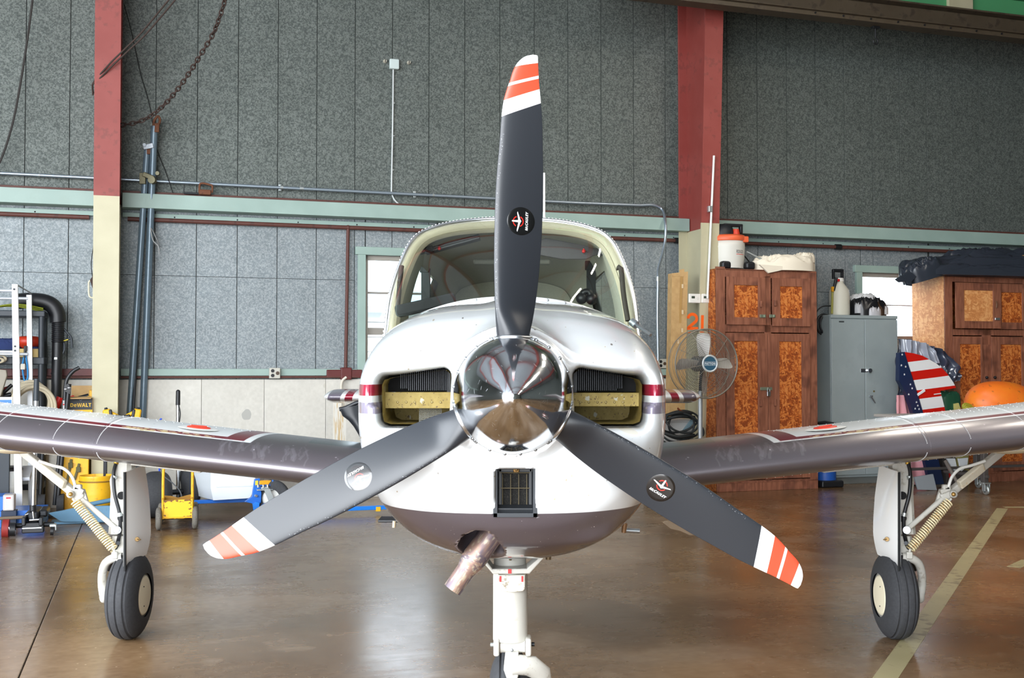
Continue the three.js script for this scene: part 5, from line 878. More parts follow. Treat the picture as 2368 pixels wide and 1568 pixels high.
{ // shelf unit
  const { g, q } = wthing('shelf_unit', 'black plastic shelf unit behind the white ladder', 'shelf unit', 30, 0.45);
  const x0 = q(-90, 800)[0], x1 = q(103, 800)[0], W = x1 - x0, cx = (x0 + x1) / 2, D = 0.38;
  for (const [y0, y1] of [[718, 732], [826, 843], [990, 1006], [1120, 1134]]) { const a = q(50, y1)[1], b = q(50, y0)[1]; part(g, 'shelf', box(W, b - a, D, cx, (a + b) / 2, -D / 2, { r: 0.01, seg: 2 }), M.plasticDark); }
  const top = q(50, 724)[1]; for (const x of [x0 + 0.03, x1 - 0.03]) for (const z of [-0.03, -D + 0.03]) part(g, 'post', cyl([x, 0, z], [x, top, z], 0.027, 0.027, 16), M.plasticDark);
  // things on it
  const hT = q(50, 718)[1], hM = q(50, 826)[1];
  const mk = (name, label, cat, px, py, h) => { const s0 = onWall(px, py, 0.3).s, t = thing(name, label, cat, HP(s0, h, 0.3), YAW); return { g: t, q: (x, y, dn = 0) => { const w = onWall(x, y, 0.3 + dn); return [w.s - s0, w.h - h]; } }; };
  let t = mk('leaf_blower', 'black leaf blower lying on the top shelf, its ribbed tube hanging down', 'blower', 92, 712, hT);
  part(t.g, 'blower_tube', tube([[40, 697], [70, 695], [102, 698], [122, 708], [132, 726], [134, 745]].map(([x, y]) => Z3(t.q, x, y)), 0.075, 60, 18), M.black);
  part(t.g, 'flex_hose', lathe(Array.from({ length: 73 }, (_, i) => [0.052 + 0.008 * Math.abs(Math.sin(i / 72 * Math.PI * 12)), i / 72 * (t.q(134, 738)[1] - t.q(134, 792)[1])]), 28).translate(t.q(134, 792)[0], t.q(134, 792)[1], 0), M.black);
  part(t.g, 'lower_tube', [cyl(Z3(t.q, 133, 792), Z3(t.q, 129, 950), 0.05, 0.046, 24), cyl(Z3(t.q, 131, 862), Z3(t.q, 131, 866), 0.053, 0.053, 24)], M.black);
  part(t.g, 'clip', box(0.03, 0.025, 0.02, ...Z3(t.q, 129, 829, 0.05).toArray()), M.zinc);
  part(t.g, 'harness_strap', [tube([[146, 758], [156, 770], [165, 782], [167, 804]].map(([x, y]) => Z3(t.q, x, y)), 0.012, 30, 6), tube([[147, 788], [158, 784], [164, 782]].map(([x, y]) => Z3(t.q, x, y)), 0.012, 20, 6), tube([[148, 790], [149, 808], [145, 818]].map(([x, y]) => Z3(t.q, x, y)), 0.012, 20, 6)], M.plasticDark);
  part(t.g, 'strap_buckle', box(0.05, 0.012, 0.012, ...Z3(t.q, 152, 787, 0.01).toArray(), { rz: 0.3 }), plain(0xb8a820, 0.5));
  part(t.g, 'tube_cap', sph(0.078, ...Z3(t.q, 40, 697).toArray(), 0.5, 1, 1), M.black);  // rounded black end closing the blower tube
  t = mk('green_pouch', 'bright green strip lying on the black blower tube', 'pouch', 78, 680, t.q(70, 683)[1] + hT); part(t.g, 'pouch', box(0.14, 0.02, 0.08, 0, 0.0, 0, { r: 0.009, seg: 2, rz: -0.07 }), plain(0x3cb022, 0.6));
  t = mk('yellow_green_cord', 'yellow-green cord heaped on the top shelf', 'cord', 50, 714, hT); for (let k = 0; k < 3; k++) part(t.g, 'cord_strand', tube(Array.from({ length: 9 }, (_, i) => Z3(t.q, -20 + i * 15, 712 - 8 * Math.sin(i * 0.42 + k * 0.2) + k * 2, 0.09 - k * 0.02)), 0.008, 50, 6), plain(0x7d8418, 0.7));
  t = mk('red_bowl', 'red plastic bowl on the middle shelf behind the ladder', 'bowl', 66, 806, hM + 0.085); part(t.g, 'bowl', lathe([[0.05, 0], [0.11, 0.03], [0.125, 0.06], [0.12, 0.1], [0.07, 0.115], [0.001, 0.12]], 32), plain(0xb53016, 0.45));
  t = mk('wood_plank', 'pale wooden plank lying on the middle shelf', 'plank', 66, 826, hM); part(t.g, 'plank', rect(t.q, 44, 807, 91, 828, 0.2, 0.12), plain(0xc9b072, 0.7));
  for (const [px, n, w] of [[16, 'dark blue cloth bunched on the middle shelf by the ladder rungs', 0.3], [80, 'small blue cloth beside the red bowl', 0.1]]) { t = mk('blue_cloth', n, 'cloth', px, 806, hM + 0.07); part(t.g, 'cloth', heap(w, w * 0.38, 0.16, px, { ridge: 0.4 }), plain(0x1c2c58, 0.9)); }
  t = mk('rope_ring', 'small coil of tan rope under the middle shelf', 'rope', 8, 826, onWall(8, 830, 0.5).h); part(t.g, 'rope_loop', [ring(0.05, 0.012, 30, 8).scale(1.2, 0.7, 1).translate(-0.02, 0, 0.2), ring(0.04, 0.012, 30, 8).scale(1.3, 0.6, 1).translate(-0.03, -0.015, 0.22)], M.rope);
  // coil of pale hose hung in front of the shelf
  const coil = wthing('hose_coil', 'thick coil of pale rope standing behind the jack handle', 'rope coil', 66, 0.62, { h: onWall(66, 985, 0.62).h, py: 985 });
  for (let k = 0; k < 7; k++) part(coil.g, 'rope_turn', ring(0.19 - 0.012 * (k % 3), 0.016, 56, 9).scale(0.95, 1, 1).rotateY(0.25 * (k - 3) * 0.4).translate(0.0 + 0.01 * k, 0.22 - 0.008 * k, 0.03 * (k - 3)), M.rope);
  // grey machine and its dark tools by the frame's edge
  t = mk('machine_bracket', 'beige machine bracket at the edge below the shelf', 'bracket', 6, 905, onWall(6, 990, 0.3).h); part(t.g, 'bracket_arm', ext([[-16, 852], [16, 856], [18, 868], [4, 915], [-16, 930]].map(([x, y]) => t.q(x, y, 0.3)), 0.05, { z: 0.3, bevel: 0.008 }), plain(0x8f887a, 0.6)); part(t.g, 'bracket_stand', box(0.16, 0.45, 0.1, -0.05, 0.2, 0.25), plain(0x5a5650, 0.6));
  t = mk('tool_bundle', 'dark hand tools with red grips lying by the nameplate', 'tools', 18, 915, onWall(18, 918, 0.5).h); for (const [a, b, r, m] of [[[2, 912], [28, 890], 0.022, M.black], [[4, 918], [26, 912], 0.026, M.darkSteel], [[4, 902], [20, 896], 0.018, plain(0x7a1414, 0.5)]]) part(t.g, 'tool', cyl(Z3(t.q, ...a, 0.2), Z3(t.q, ...b, 0.2), r, r * 0.8, 12), m);
}

{ // red tube, hand truck, carton, yellow cabinet
  const r = wthing('red_tube', 'red tube leaning against the black hand truck', 'tube', 128, 0.5, {}); part(r.g, 'tube_body', cyl(Z3(r.q, 100, 1010), Z3(r.q, 139, 919), 0.032, 0.032, 18), M.red); part(r.g, 'tube_foot', cyl([r.q(100, 1010)[0] - 0.02, 0, 0.1], [r.q(100, 1010)[0], r.q(100, 1010)[1], 0], 0.02, 0.032, 14), M.darkSteel);
  const h = wthing('hand_truck', 'black hand truck with a bent handle standing by the carton', 'hand truck', 150, 0.7, {});
  const side = (dn) => tube([...[[184, 850], [170, 858], [158, 872], [152, 890], [149, 930], [142, 1000]].map(([x, y]) => Z3(h.q, x, y, dn)), V(Z3(h.q, 126, 1160).x, 0.1, dn)], 0.018, 60, 10);
  part(h.g, 'side_rail', side(0), M.black); part(h.g, 'side_rail', cyl(Z3(h.q, 160, 888), V(Z3(h.q, 133, 1160).x, 0.1, 0), 0.02, 0.02, 12), M.black);
  part(h.g, 'hinge_plate', ext([[150, 905], [152, 890], [158, 886], [165, 898], [162, 912]].map(([x, y]) => h.q(x, y)), 0.02, { z: 0.012, bevel: 0.002 }), M.black);
  for (const [x, y] of [[152, 900], [160, 897]]) { const p = Z3(h.q, x, y, 0.035); part(h.g, 'bolt', sph(0.011, p.x, p.y, p.z, 1.4, 0.8, 0.6), M.alu); }
  const lp = canvasTex(64, 256, (c, w, hh) => { c.fillStyle = '#16181b'; c.fillRect(0, 0, w, hh); c.fillStyle = '#e6e6e6'; for (let i = 0; i < 9; i++) c.fillRect(18, 20 + i * 24, 28, 15); c.fillStyle = '#b02020'; c.fillRect(18, 80, 28, 30); });
  const A0 = Z3(h.q, 146.5, 952), B0 = Z3(h.q, 148.5, 926); part(h.g, 'label_strip', new THREE.PlaneGeometry(0.028, 0.12).translate((A0.x + B0.x) / 2, (A0.y + B0.y) / 2, 0.02), std({ map: lp, roughness: 0.5 }));
  part(h.g, 'toe_plate', box(0.2, 0.01, 0.2, Z3(h.q, 128, 1160).x, 0.02, 0.1), M.black); for (const x of [-0.2, 0.2]) part(h.g, 'wheel', cyl([Z3(h.q, 118, 1160).x + x * 0.4 - 0.03, 0.1, -0.03], [Z3(h.q, 118, 1160).x + x * 0.4 + 0.03, 0.1, -0.03], 0.1, 0.1, 24), M.rubber);
  // yellow cabinet with the carton on top
  const y = wthing('yellow_cabinet', 'yellow steel cabinet with dark straps, below the tool carton', 'cabinet', 180, 0.62, {});
  const x0 = y.q(137, 1100)[0], x1 = y.q(205, 1100)[0], tp = y.q(170, 1000)[1];
  part(y.g, 'cabinet_body', box(x1 - x0, tp - 0.02, 0.42, (x0 + x1) / 2, tp / 2 + 0.01, -0.21, { r: 0.008 }), M.yellow);
  for (const [a, b] of [[[165, 1062], [155, 1115]], [[183, 1072], [172, 1110]]]) part(y.g, 'strap', [orient(box(0.022, Z3(y.q, ...a).distanceTo(Z3(y.q, ...b)), 0.012, 0, Z3(y.q, ...a).distanceTo(Z3(y.q, ...b)) / 2, 0), Z3(y.q, ...b, 0.012), Z3(y.q, ...a, 0.012)), box(0.04, 0.05, 0.016, ...Z3(y.q, a[0] - 2, a[1] + 14, 0.014).toArray())], plain(0x55502e, 0.7));
  const c = wthing('tool_carton', 'yellow and black tool carton, flaps open, beside the cream column', 'carton', 187, 0.6, { h: tp });
  const cx0 = c.q(159, 950)[0], cx1 = c.q(213.5, 950)[0], W = cx1 - cx0, H = c.q(187, 921)[1];
  const print = canvasTex(512, 768, (k, w, hh) => { k.fillStyle = '#e0a91c'; k.fillRect(0, 0, w, hh); k.fillStyle = '#23262b'; k.fillRect(0, 0, w, hh * 0.34); k.fillStyle = '#dcb02a'; k.font = 'bold 118px sans-serif'; k.textAlign = 'center'; k.fillText('DeWALT', w / 2, hh * 0.255, w * 0.94); k.fillStyle = '#1d2024'; k.fillRect(10, hh * 0.395, w * 0.5, hh * 0.22); k.fillStyle = '#c9ccd0'; k.font = 'bold 118px sans-serif'; k.textAlign = 'left'; k.fillText('20V', 28, hh * 0.565, w * 0.44); k.strokeStyle = '#9aa0a8'; k.lineWidth = 5; k.beginPath(); k.moveTo(w * 0.44, 30); k.lineTo(w * 0.5, 60); k.lineTo(w * 0.56, 26); k.stroke(); });
  part(c.g, 'carton_wall', [box(W, H, 0.006, (cx0 + cx1) / 2, H / 2, -0.003, { r: 0 }), box(W, H, 0.006, (cx0 + cx1) / 2, H / 2, -0.3, { r: 0 }), box(0.006, H, 0.3, cx0, H / 2, -0.15, { r: 0 }), box(0.006, H, 0.3, cx1, H / 2, -0.15, { r: 0 })], M.cardboard);
  part(c.g, 'printed_face', new THREE.PlaneGeometry(W, H).translate((cx0 + cx1) / 2, H / 2, 0.002), std({ map: print, roughness: 0.55 }));
  part(c.g, 'flap', box(W * 0.96, 0.12, 0.005, (cx0 + cx1) / 2, H + 0.055, -0.3, { r: 0 }), M.cardboard); part(c.g, 'flap', box(W * 0.9, 0.005, 0.1, (cx0 + cx1) / 2, H + 0.006, 0.045, { r: 0, rx: 0.15 }), M.cardboard);
  const td = wthing('power_tool', 'yellow and black power tool poking out of the open carton', 'power tool', 198, 0.47, { h: tp + H - 0.03 }); part(td.g, 'tool_body', [cyl([-0.06, 0.02, 0], [0.03, 0.05, 0], 0.028, 0.024, 14)], M.black); part(td.g, 'battery', box(0.035, 0.09, 0.04, 0.05, 0.06, 0, { r: 0.006 }), M.yellow); part(td.g, 'trigger_guard', box(0.08, 0.02, 0.03, 0, 0.03, 0.02, { rz: 0.3 }), M.yellow);
  const rb = wthing('red_screwdriver', 'small red tool grip poking out at the corner of the open carton', 'tool', 164, 0.5, { h: tp + H - 0.02 }); part(rb.g, 'grip', cyl([-0.02, 0.02, 0], [0.03, 0.035, 0], 0.014, 0.012, 12), M.red);
}
{ // yellow drum
  const { g, q } = wthing('yellow_drum', 'open yellow steel drum behind the landing gear', 'drum', 222, 0.97, {}); const r = (q(262, 1130)[0] - q(183, 1130)[0]) / 2, x = (q(262, 1130)[0] + q(183, 1130)[0]) / 2, H = q(222, 1100)[1];
  part(g, 'drum_body', lathe([[r * 0.95, 0], [r, 0.01], [r, H * 0.32], [r * 1.03, H * 0.34], [r, H * 0.36], [r, H * 0.55], [r * 1.025, H * 0.57], [r, H * 0.59], [r, H - 0.05], [r * 1.03, H - 0.02], [r * 1.04, H], [r * 0.99, H], [r * 0.96, H - 0.04], [r * 0.95, 0.02], [0.001, 0.02]], 48).translate(x, 0, -r * 0.3), M.yellow);
  part(g, 'rim_dents', Array.from({ length: 10 }, (_, i) => box(0.045, 0.012, 0.01, x + r * 1.03 * Math.sin((i - 4.5) * 0.28), H - 0.05, -r * 0.3 + r * 1.03 * Math.cos((i - 4.5) * 0.28), { ry: (i - 4.5) * 0.28 })), plain(0x8a6420, 0.6)).userData.kind = 'stuff';
}
{ // pale blue steel beam on the floor
  const { g, q } = wthing('blue_beam', 'pale blue folded steel beam lying on the floor behind the landing gear', 'beam', 190, 1.35, {}); const P2 = (x, y) => { const [a, b] = q(x, y); return [a, Math.max(b, 0)]; };
  part(g, 'beam_face', ext([[112, 1186], [140, 1181], [190, 1170], [250, 1169], [330, 1172], [330, 1206], [150, 1206], [140, 1204]].map(([x, y]) => P2(x, y)), 0.03, { bevel: 0.004 }), M.paleBlue);
  part(g, 'beam_edge', cyl(Z3(q, 200, 1168, 0), Z3(q, 330, 1142, -0.2), 0.02, 0.02, 10), M.paleBlue); part(g, 'red_tag', ext([[189, 1197], [194, 1192], [198, 1197], [194, 1199]].map(([x, y]) => P2(x, y)), 0.004, { z: 0.036 }), M.red);
  part(g, 'beam_flange', box(0.8, 0.02, 0.2, q(230, 1200)[0], 0.012, -0.1), M.paleBlue);
}
{ // white pail with a dark lid
  const { g, q } = wthing('white_pail', 'white pail with a dark lid behind the ladder foot', 'pail', 12, 0.65, {}); const r = 0.15, H = q(12, 1088)[1], b = q(12, 1148)[1];
  part(g, 'pail_body', lathe([[r * 0.9, b], [r, b + 0.08], [r * 1.03, b + 0.085], [r * 1.03, b + 0.1], [r, b + 0.11], [r * 1.02, H - 0.02], [r * 1.05, H]], 40), M.whitePlastic); part(g, 'pail_lid', lathe([[r * 1.05, H], [r * 1.06, H + 0.02], [r * 0.9, H + 0.035], [0.001, H + 0.02]], 40), M.black); part(g, 'stool', cyl([0, 0, 0], [0, b, 0], 0.16, 0.14, 24), M.darkSteel);
}
{ // grey control box on a blue machine base
  const { g, q } = wthing('control_box', 'grey control box with a warning label on a blue machine base', 'control box', 20, 1.5, {}); const A0 = q(6, 1182), B0 = q(33, 1144);
  part(g, 'box_body', box(B0[0] - A0[0], B0[1] - A0[1], 0.14, (A0[0] + B0[0]) / 2, (A0[1] + B0[1]) / 2, -0.07, { r: 0.01 }), plain(0xb9b3b0, 0.5));
  const lt = canvasTex(128, 192, (c, w, h) => { c.fillStyle = '#eeeef0'; c.fillRect(0, 0, w, h); c.fillStyle = '#c03038'; c.fillRect(20, 10, w - 40, 26); c.fillStyle = '#777'; for (let i = 0; i < 10; i++) c.fillRect(16, 50 + i * 13, w - 34 - (i % 3) * 10, 4); });
  part(g, 'warning_label', new THREE.PlaneGeometry((B0[0] - A0[0]) * 0.62, (B0[1] - A0[1]) * 0.8).translate((A0[0] + B0[0]) / 2, (A0[1] + B0[1]) / 2, 0.002), std({ map: lt, roughness: 0.5 }));
  part(g, 'post', box(0.12, A0[1], 0.1, (A0[0] + B0[0]) / 2, A0[1] / 2, -0.08), plain(0x10223c, 0.5)); part(g, 'machine_base', [box(0.75, 0.14, 0.4, q(-10, 1190)[0], 0.07, -0.3), box(0.3, 0.26, 0.3, q(-30, 1190)[0], 0.13, -0.3)], M.blue); part(g, 'crossbar', cyl(Z3(q, 0, 1199, 0.03), Z3(q, 56, 1196, 0.03), 0.014), plain(0x6a5c4a, 0.6));
}
{ // floor jack
  const { g, q } = wthing('floor_jack', 'black wheeled floor jack with a tall silver handle', 'jack', 82, 2.05, {}); const k = (x, y, d = 0) => { const p = Z3(q, x, y, d); return p; };
  part(g, 'jack_body', [rect(q, 50, 1209, 101, 1233, 0.1, 0, { r: 0.008 }), rect(q, 50, 1196, 60, 1216, 0.5, 0.02, { r: 0.01 }), rect(q, 90, 1196, 100, 1216, 0.5, 0.02, { r: 0.01 })], M.black); part(g, 'trim_strip', rect(q, 51, 1220, 96, 1222.5, 0.006, 0.004, { r: 0.001 }), M.alu);
  part(g, 'lift_arm', [rect(q, 62, 1184, 88, 1212, 0.4, -0.04, { r: 0.02 }), rect(q, 86, 1183, 108, 1200, 0.3, -0.1, { r: 0.02 })], M.darkSteel); part(g, 'cross_tube', cyl(k(30, 1216, -0.05), k(125, 1212, -0.05), 0.02, 0.02, 12), M.darkSteel);
  part(g, 'handle_socket', [cyl(k(77, 1206, -0.1), k(76, 1168, -0.1), 0.028, 0.026, 18)], M.black); part(g, 'handle_tube', cyl(k(77, 1170, -0.1), k(83.5, 925, -0.1), 0.0185, 0.0185, 20), M.alu); part(g, 'handle_grip', cyl(k(83.4, 927, -0.1), k(84.6, 876, -0.1), 0.023, 0.02, 20), M.plasticDark);
  part(g, 'release_rod', [cyl(k(76, 1183, -0.03), k(78, 1202, -0.03), 0.008), cyl(k(68, 1203, 0.0), k(96, 1201, 0.0), 0.009), cyl(k(74, 1185, -0.05), k(58, 1191, -0.05), 0.004)], M.alu);
  part(g, 'caster', cyl(k(23, 1224, 0.02), k(36, 1224, 0.02), 0.055, 0.055, 24), M.black); part(g, 'caster_fork', ext([[20, 1217], [33, 1219], [38, 1226], [37, 1233], [31, 1236], [24, 1230]].map(([x, y]) => q(x, y)), 0.02, { z: 0.02, bevel: 0.004 }), M.alu, 'bright caster fork');
  part(g, 'caster', cyl(k(117, 1228, 0.0), k(124, 1228, 0.0), 0.035, 0.035, 22), M.black); part(g, 'caster_fork', [rect(q, 114, 1212, 130, 1220, 0.06, 0.0, { r: 0.01 }), rect(q, 126, 1214, 131, 1228, 0.04, 0.0, { r: 0.008 })], M.zinc);
  part(g, 'front_wheel', cyl(k(6, 1222, -0.1), k(21, 1222, -0.1), 0.075, 0.075, 28), plain(0x8a2620, 0.6), 'red front wheel');
}
// ------------------------------------------------------------------ behind the wing: tank cart, yellow hand cart, drills
{
  const { g, q } = wthing('tank_cart', 'white tank on a blue wheeled cart behind the wing', 'tank cart', 520, 1.25, {}); const Y = (x, y) => q(x, y);
  // tank: bevelled lower edge, in plan a tapering box
  const front = [[487, 1040], [592, 1040], [590, 1125], [578, 1152], [493, 1157], [487, 1128]].map(([x, y]) => Y(x, y)), dz = -0.75, rowsT = [];
  for (const [z, sx, sy] of [[0.0, 1, 1], [-0.02, 1.0, 1.0], [dz, 1.0, 1.0]]) rowsT.push(front.map(([x, y]) => V(x * sx + (z < -0.1 ? -0.28 : 0), y + (z < -0.1 ? 0.02 : 0), z)));
  part(g, 'tank', toCreasedNormals(clean(loft(rowsT, { closed: true, cap0: true, cap1: true })), 0.4), plain(0xe0e6ea, 0.35), 'white plastic tank');
  part(g, 'tank_band', rect(q, 500, 1123, 582, 1126, 0.01, 0.006, { r: 0.003 }), plain(0xdfe6ea, 0.35));
  const lab = canvasTex(128, 128, (c, w, h) => { c.fillStyle = '#e6e9ec'; c.fillRect(0, 0, w, h); c.fillStyle = '#1d2f66'; c.font = 'bold 52px sans-serif'; c.fillText('TRAIL', 8, 70, 112); c.fillRect(14, 84, 70, 8); });
  const lp = Y(476, 1128); part(g, 'maker_label', new THREE.PlaneGeometry(0.1, 0.14).rotateY(-1.2).translate(lp[0] + 0.035, lp[1], -0.18), std({ map: lab, roughness: 0.4 }));
  const bf = Y(464, 1098); part(g, 'blue_patch', box(0.012, 0.11, 0.2, bf[0] + 0.05, bf[1], -0.32, { ry: 0.36 }), M.blue);
  part(g, 'frame_rail', [rect(q, 440, 1158, 600, 1166, 0.06, -0.1), rect(q, 455, 1156, 590, 1164, 0.06, -0.65)], M.blue);
  part(g, 'front_bracket', ext([[588, 1108], [600, 1106], [604, 1140], [603, 1160], [598, 1170], [580, 1163], [566, 1160], [582, 1148]].map(([x, y]) => q(x, y, 0.1)), 0.05, { z: 0.08, bevel: 0.004 }), M.blue, 'blue front bracket');
  part(g, 'bracket_bolt', cyl(Z3(q, 590, 1146, 0.13), Z3(q, 593, 1147, 0.16), 0.012), M.zinc);
  part(g, 'signal_lamp', rect(q, 596, 1108, 625, 1118, 0.05, 0.14, { r: 0.008 }), plain(0xe09a10, 0.35), 'amber reflector'); part(g, 'lamp_housing', [rect(q, 594, 1117, 628, 1121, 0.06, 0.15, { r: 0.006 }), rect(q, 625, 1106, 629, 1120, 0.06, 0.15, { r: 0.006 })], M.blue); part(g, 'yellow_stripes', rect(q, 587, 1108, 594, 1119, 0.012, 0.145), plain(0xe0c43a, 0.4));
  part(g, 'caster_plate', [rect(q, 590, 1127, 627, 1130, 0.14, 0.18), rect(q, 600, 1121, 620, 1128, 0.08, 0.15, { r: 0.01 })], M.zinc); for (const x of [597, 609, 619]) part(g, 'caster_bolt', cyl(Z3(q, x, 1121, 0.16), Z3(q, x, 1127, 0.16), 0.014, 0.014, 8), M.alu);
  part(g, 'caster_fork', ext([[609, 1130], [624, 1130], [637, 1163], [623, 1164]].map(([x, y]) => q(x, y, 0.2)), 0.02, { z: 0.2, bevel: 0.002 }), M.zinc);
  const wc = Z3(q, 630, 1165, 0.12); wc.y = 0.17; const W = (name, c, r, w, turn, label) => { part(g, name, lathe(tyreProf(r, w, []), 48).rotateZ(Math.PI / 2).rotateY(turn).translate(c.x, c.y, c.z), M.rubber, label); part(g, name + '_rim', lathe([[0.02, -w * 0.7], [r * 0.52, -w * 0.8], [r * 0.52, w * 0.8], [0.02, w * 0.7]], 30).rotateZ(Math.PI / 2).rotateY(turn).translate(c.x, c.y, c.z), M.whitePlastic); };
  W('caster_wheel', wc, 0.17, 0.04, 1.1, 'black caster wheel');
  part(g, 'drawbar', [ext([[603, 1169], [612, 1163], [640, 1163], [690, 1165], [690, 1180], [612, 1183], [603, 1178]].map(([x, y]) => q(x, y, 0.25)), 0.04, { z: 0.25, bevel: 0.004 }), ext([[584, 1165], [592, 1160], [600, 1162], [600, 1180], [586, 1180]].map(([x, y]) => q(x, y, 0.15)), 0.03, { z: 0.12, bevel: 0.004 })], plain(0x1478d8, 0.4), 'blue drawbar');
  part(g, 'drawbar_tube', [rect((x, y) => q(x, y, 0.25), 688, 1172, 905, 1181, 0.05, 0.28)], plain(0x1478d8, 0.4)); part(g, 'drawbar_grip', rect((x, y) => q(x, y, 0.25), 868, 1171, 879, 1182, 0.058, 0.284), plain(0xe0b020, 0.45), 'yellow band');
  const ty = 0.21; W('road_wheel', V(q(441, 1140)[0], ty, -0.5), 0.21, 0.09, 0.15, 'black road wheel'); W('road_wheel', V(q(362, 1150)[0], ty, -0.15), 0.21, 0.13, 0.1, 'black road wheel');
  part(g, 'axle', cyl([q(362, 1150)[0], ty, -0.2], [q(470, 1150)[0], ty, -0.45], 0.025), M.darkSteel);
  part(g, 'brake_handle', [cyl(Z3(q, 411.5, 1150, -0.4), Z3(q, 411.5, 936, -0.4), 0.017, 0.017, 14)], M.alu, 'chrome upright handle'); part(g, 'handle_grip', [cyl(Z3(q, 411.5, 937, -0.4), Z3(q, 412, 906, -0.4), 0.021, 0.02, 16), sph(0.02, ...Z3(q, 412, 906, -0.4).toArray())], M.black); part(g, 'brake_cable', tube([[413, 935], [417, 955], [415, 975], [411, 990]].map(([x, y]) => Z3(q, x, y, -0.37)), 0.005, 30, 6), M.blackMatte);
  part(g, 'blue_strap', [tube([[374, 968], [369, 974], [370, 1000], [368, 1120]].map(([x, y]) => Z3(q, x, y, -0.4)), 0.009, 40, 6)], plain(0x1c48c0, 0.6));
  part(g, 'filler_lever', [rect(q, 571, 1002, 586, 1007, 0.05, -0.3), cyl(Z3(q, 579, 1009, -0.32), Z3(q, 579, 1160, -0.32), 0.015), cyl(Z3(q, 560, 1006, -0.32), Z3(q, 571, 1005, -0.32), 0.008)], M.yellow, 'yellow lever'); part(g, 'red_knob', [sph(0.045, ...Z3(q, 628, 1014, -0.3).toArray(), 1, 0.35, 1), cyl(Z3(q, 628, 1014, -0.3), Z3(q, 628, 1150, -0.3), 0.01)], plain(0xd03c20, 0.5));
  part(g, 'power_cord', tube([[370, 1080], [378, 1100], [400, 1118], [418, 1140], [424, 1180]].map(([x, y]) => Z3(q, x, y, 0.05)), 0.006, 40, 6), plain(0x55585c, 0.7));
}
{
  const { g, q } = wthing('hand_cart', 'small yellow two-wheeled hand cart with chipped paint', 'hand cart', 408, 1.85, {}); 
  part(g, 'handle_frame', tube([[377, 1195], [377, 1130], [378, 1088], [384, 1078], [438, 1078], [445, 1086], [445, 1130], [446, 1195]].map(([x, y]) => Z3(q, x, y, 0.0)), 0.0125, 90, 10, false, 0.2), M.yellow);
  const chipTex = tex(256, 256, (u, v) => { const e = Math.min(v, 1 - v, u, 1 - u), c = step(0.5, 0.62, fbm(u, v, 10, 390, 4) - e * 2.2 + 0.12) + step(0.62, 0.66, fbm(u, v, 7, 395, 3)) * (v > 0.86 && Math.abs(u - 0.5) < 0.16 ? 1 : 0) + (v < 0.13 && u > 0.7 && fbm(u, v, 9, 398, 3) > 0.4 ? 1 : 0); return mixc([250, 196, 40], [112, 66, 38], clamp(c)); });
  part(g, 'front_panel', rect(q, 374.5, 1152, 443.5, 1195, 0.02, 0.14, { r: 0.002 }), std({ map: chipTex, roughness: 0.45 }), 'yellow panel with chipped paint');
  const bot = q(408, 1195)[1], top = q(408, 1150)[1], xa = q(376, 1170)[0], xb = q(443, 1170)[0];
  part(g, 'tray', [box(0.012, top - bot, 0.3, xa, (top + bot) / 2, 0.0), box(0.012, top - bot, 0.3, xb, (top + bot) / 2, 0.0), box(xb - xa, 0.012, 0.3, (xa + xb) / 2, bot + 0.01, 0.0)], M.yellow); part(g, 'tray_back', ext([[376, 1192], [443, 1192], [443, 1143], [430, 1146], [412, 1151], [396, 1147], [376, 1146]].map(([x, y]) => q(x, y, -0.14)), 0.012, { z: -0.15 }), plain(0x9a7224, 0.6));
  for (const [x, z] of [[367, 0.12], [451, 0.12], [372, -0.3], [452, -0.3]]) { const c = Z3(q, x, 1190, z), r = z > 0 ? 0.095 : 0.09; part(g, 'wheel', lathe(tyreProf(r, 0.026, []), 36).rotateZ(Math.PI / 2).translate(c.x, r, z), metric(std({ map: scuffed([112, 108, 100], [70, 66, 62], 0.9, 392, 40), roughness: 0.85 }), 0.2), 'grey worn tyre'); part(g, 'wheel_hub', cyl([c.x - 0.02, r, z], [c.x + 0.02, r, z], r * 0.5, r * 0.5, 20), M.yellow); }
  for (const z of [0.12, -0.3]) part(g, 'axle', cyl([q(367, 1190)[0], 0.095, z], [q(451, 1190)[0], 0.095, z], 0.01), M.darkSteel);
}
{
  const st = wthing('utility_stand', 'black utility stand behind the wing carrying two drills', 'stand', 282, 0.72, {}); const h = st.q(282, 973)[1];
  part(st.g, 'stand_top', box(0.34, 0.03, 0.18, 0, h - 0.015, 0), M.plasticDark); for (const x of [-0.14, 0.14]) for (const z of [-0.07, 0.07]) part(st.g, 'stand_leg', box(0.03, h - 0.03, 0.03, x, (h - 0.03) / 2, z), M.darkSteel);
  const drill = (label, px, flip) => { const d = wthing('cordless_drill', label, 'drill', px, 0.72, { h, group: undefined }); const f = flip ? -1 : 1;
    part(d.g, 'battery', box(0.075, 0.05, 0.07, f * 0.045, 0.03, 0, { r: 0.008, rz: f * -0.2 }), M.black); part(d.g, 'grip', cyl([f * 0.04, 0.04, 0], [f * -0.02, 0.075, 0], 0.02, 0.018, 14), M.yellow); part(d.g, 'motor_body', [box(0.075, 0.1, 0.06, f * -0.05, 0.06, 0, { r: 0.018, seg: 2, rz: f * 0.15 })], M.yellow); part(d.g, 'gear_case', box(0.03, 0.085, 0.062, f * -0.02, 0.065, 0.004, { r: 0.01, rz: f * 0.15 }), M.black); part(d.g, 'chuck', cyl([f * -0.06, 0.1, 0], [f * -0.065, 0.125, 0], 0.02, 0.012, 16), M.darkSteel); };
  drill('yellow and black cordless drill, the one lying nearest the cream column', 262, false); drill('yellow and black cordless drill, the one lying nearest the blue poles', 304, true);
}
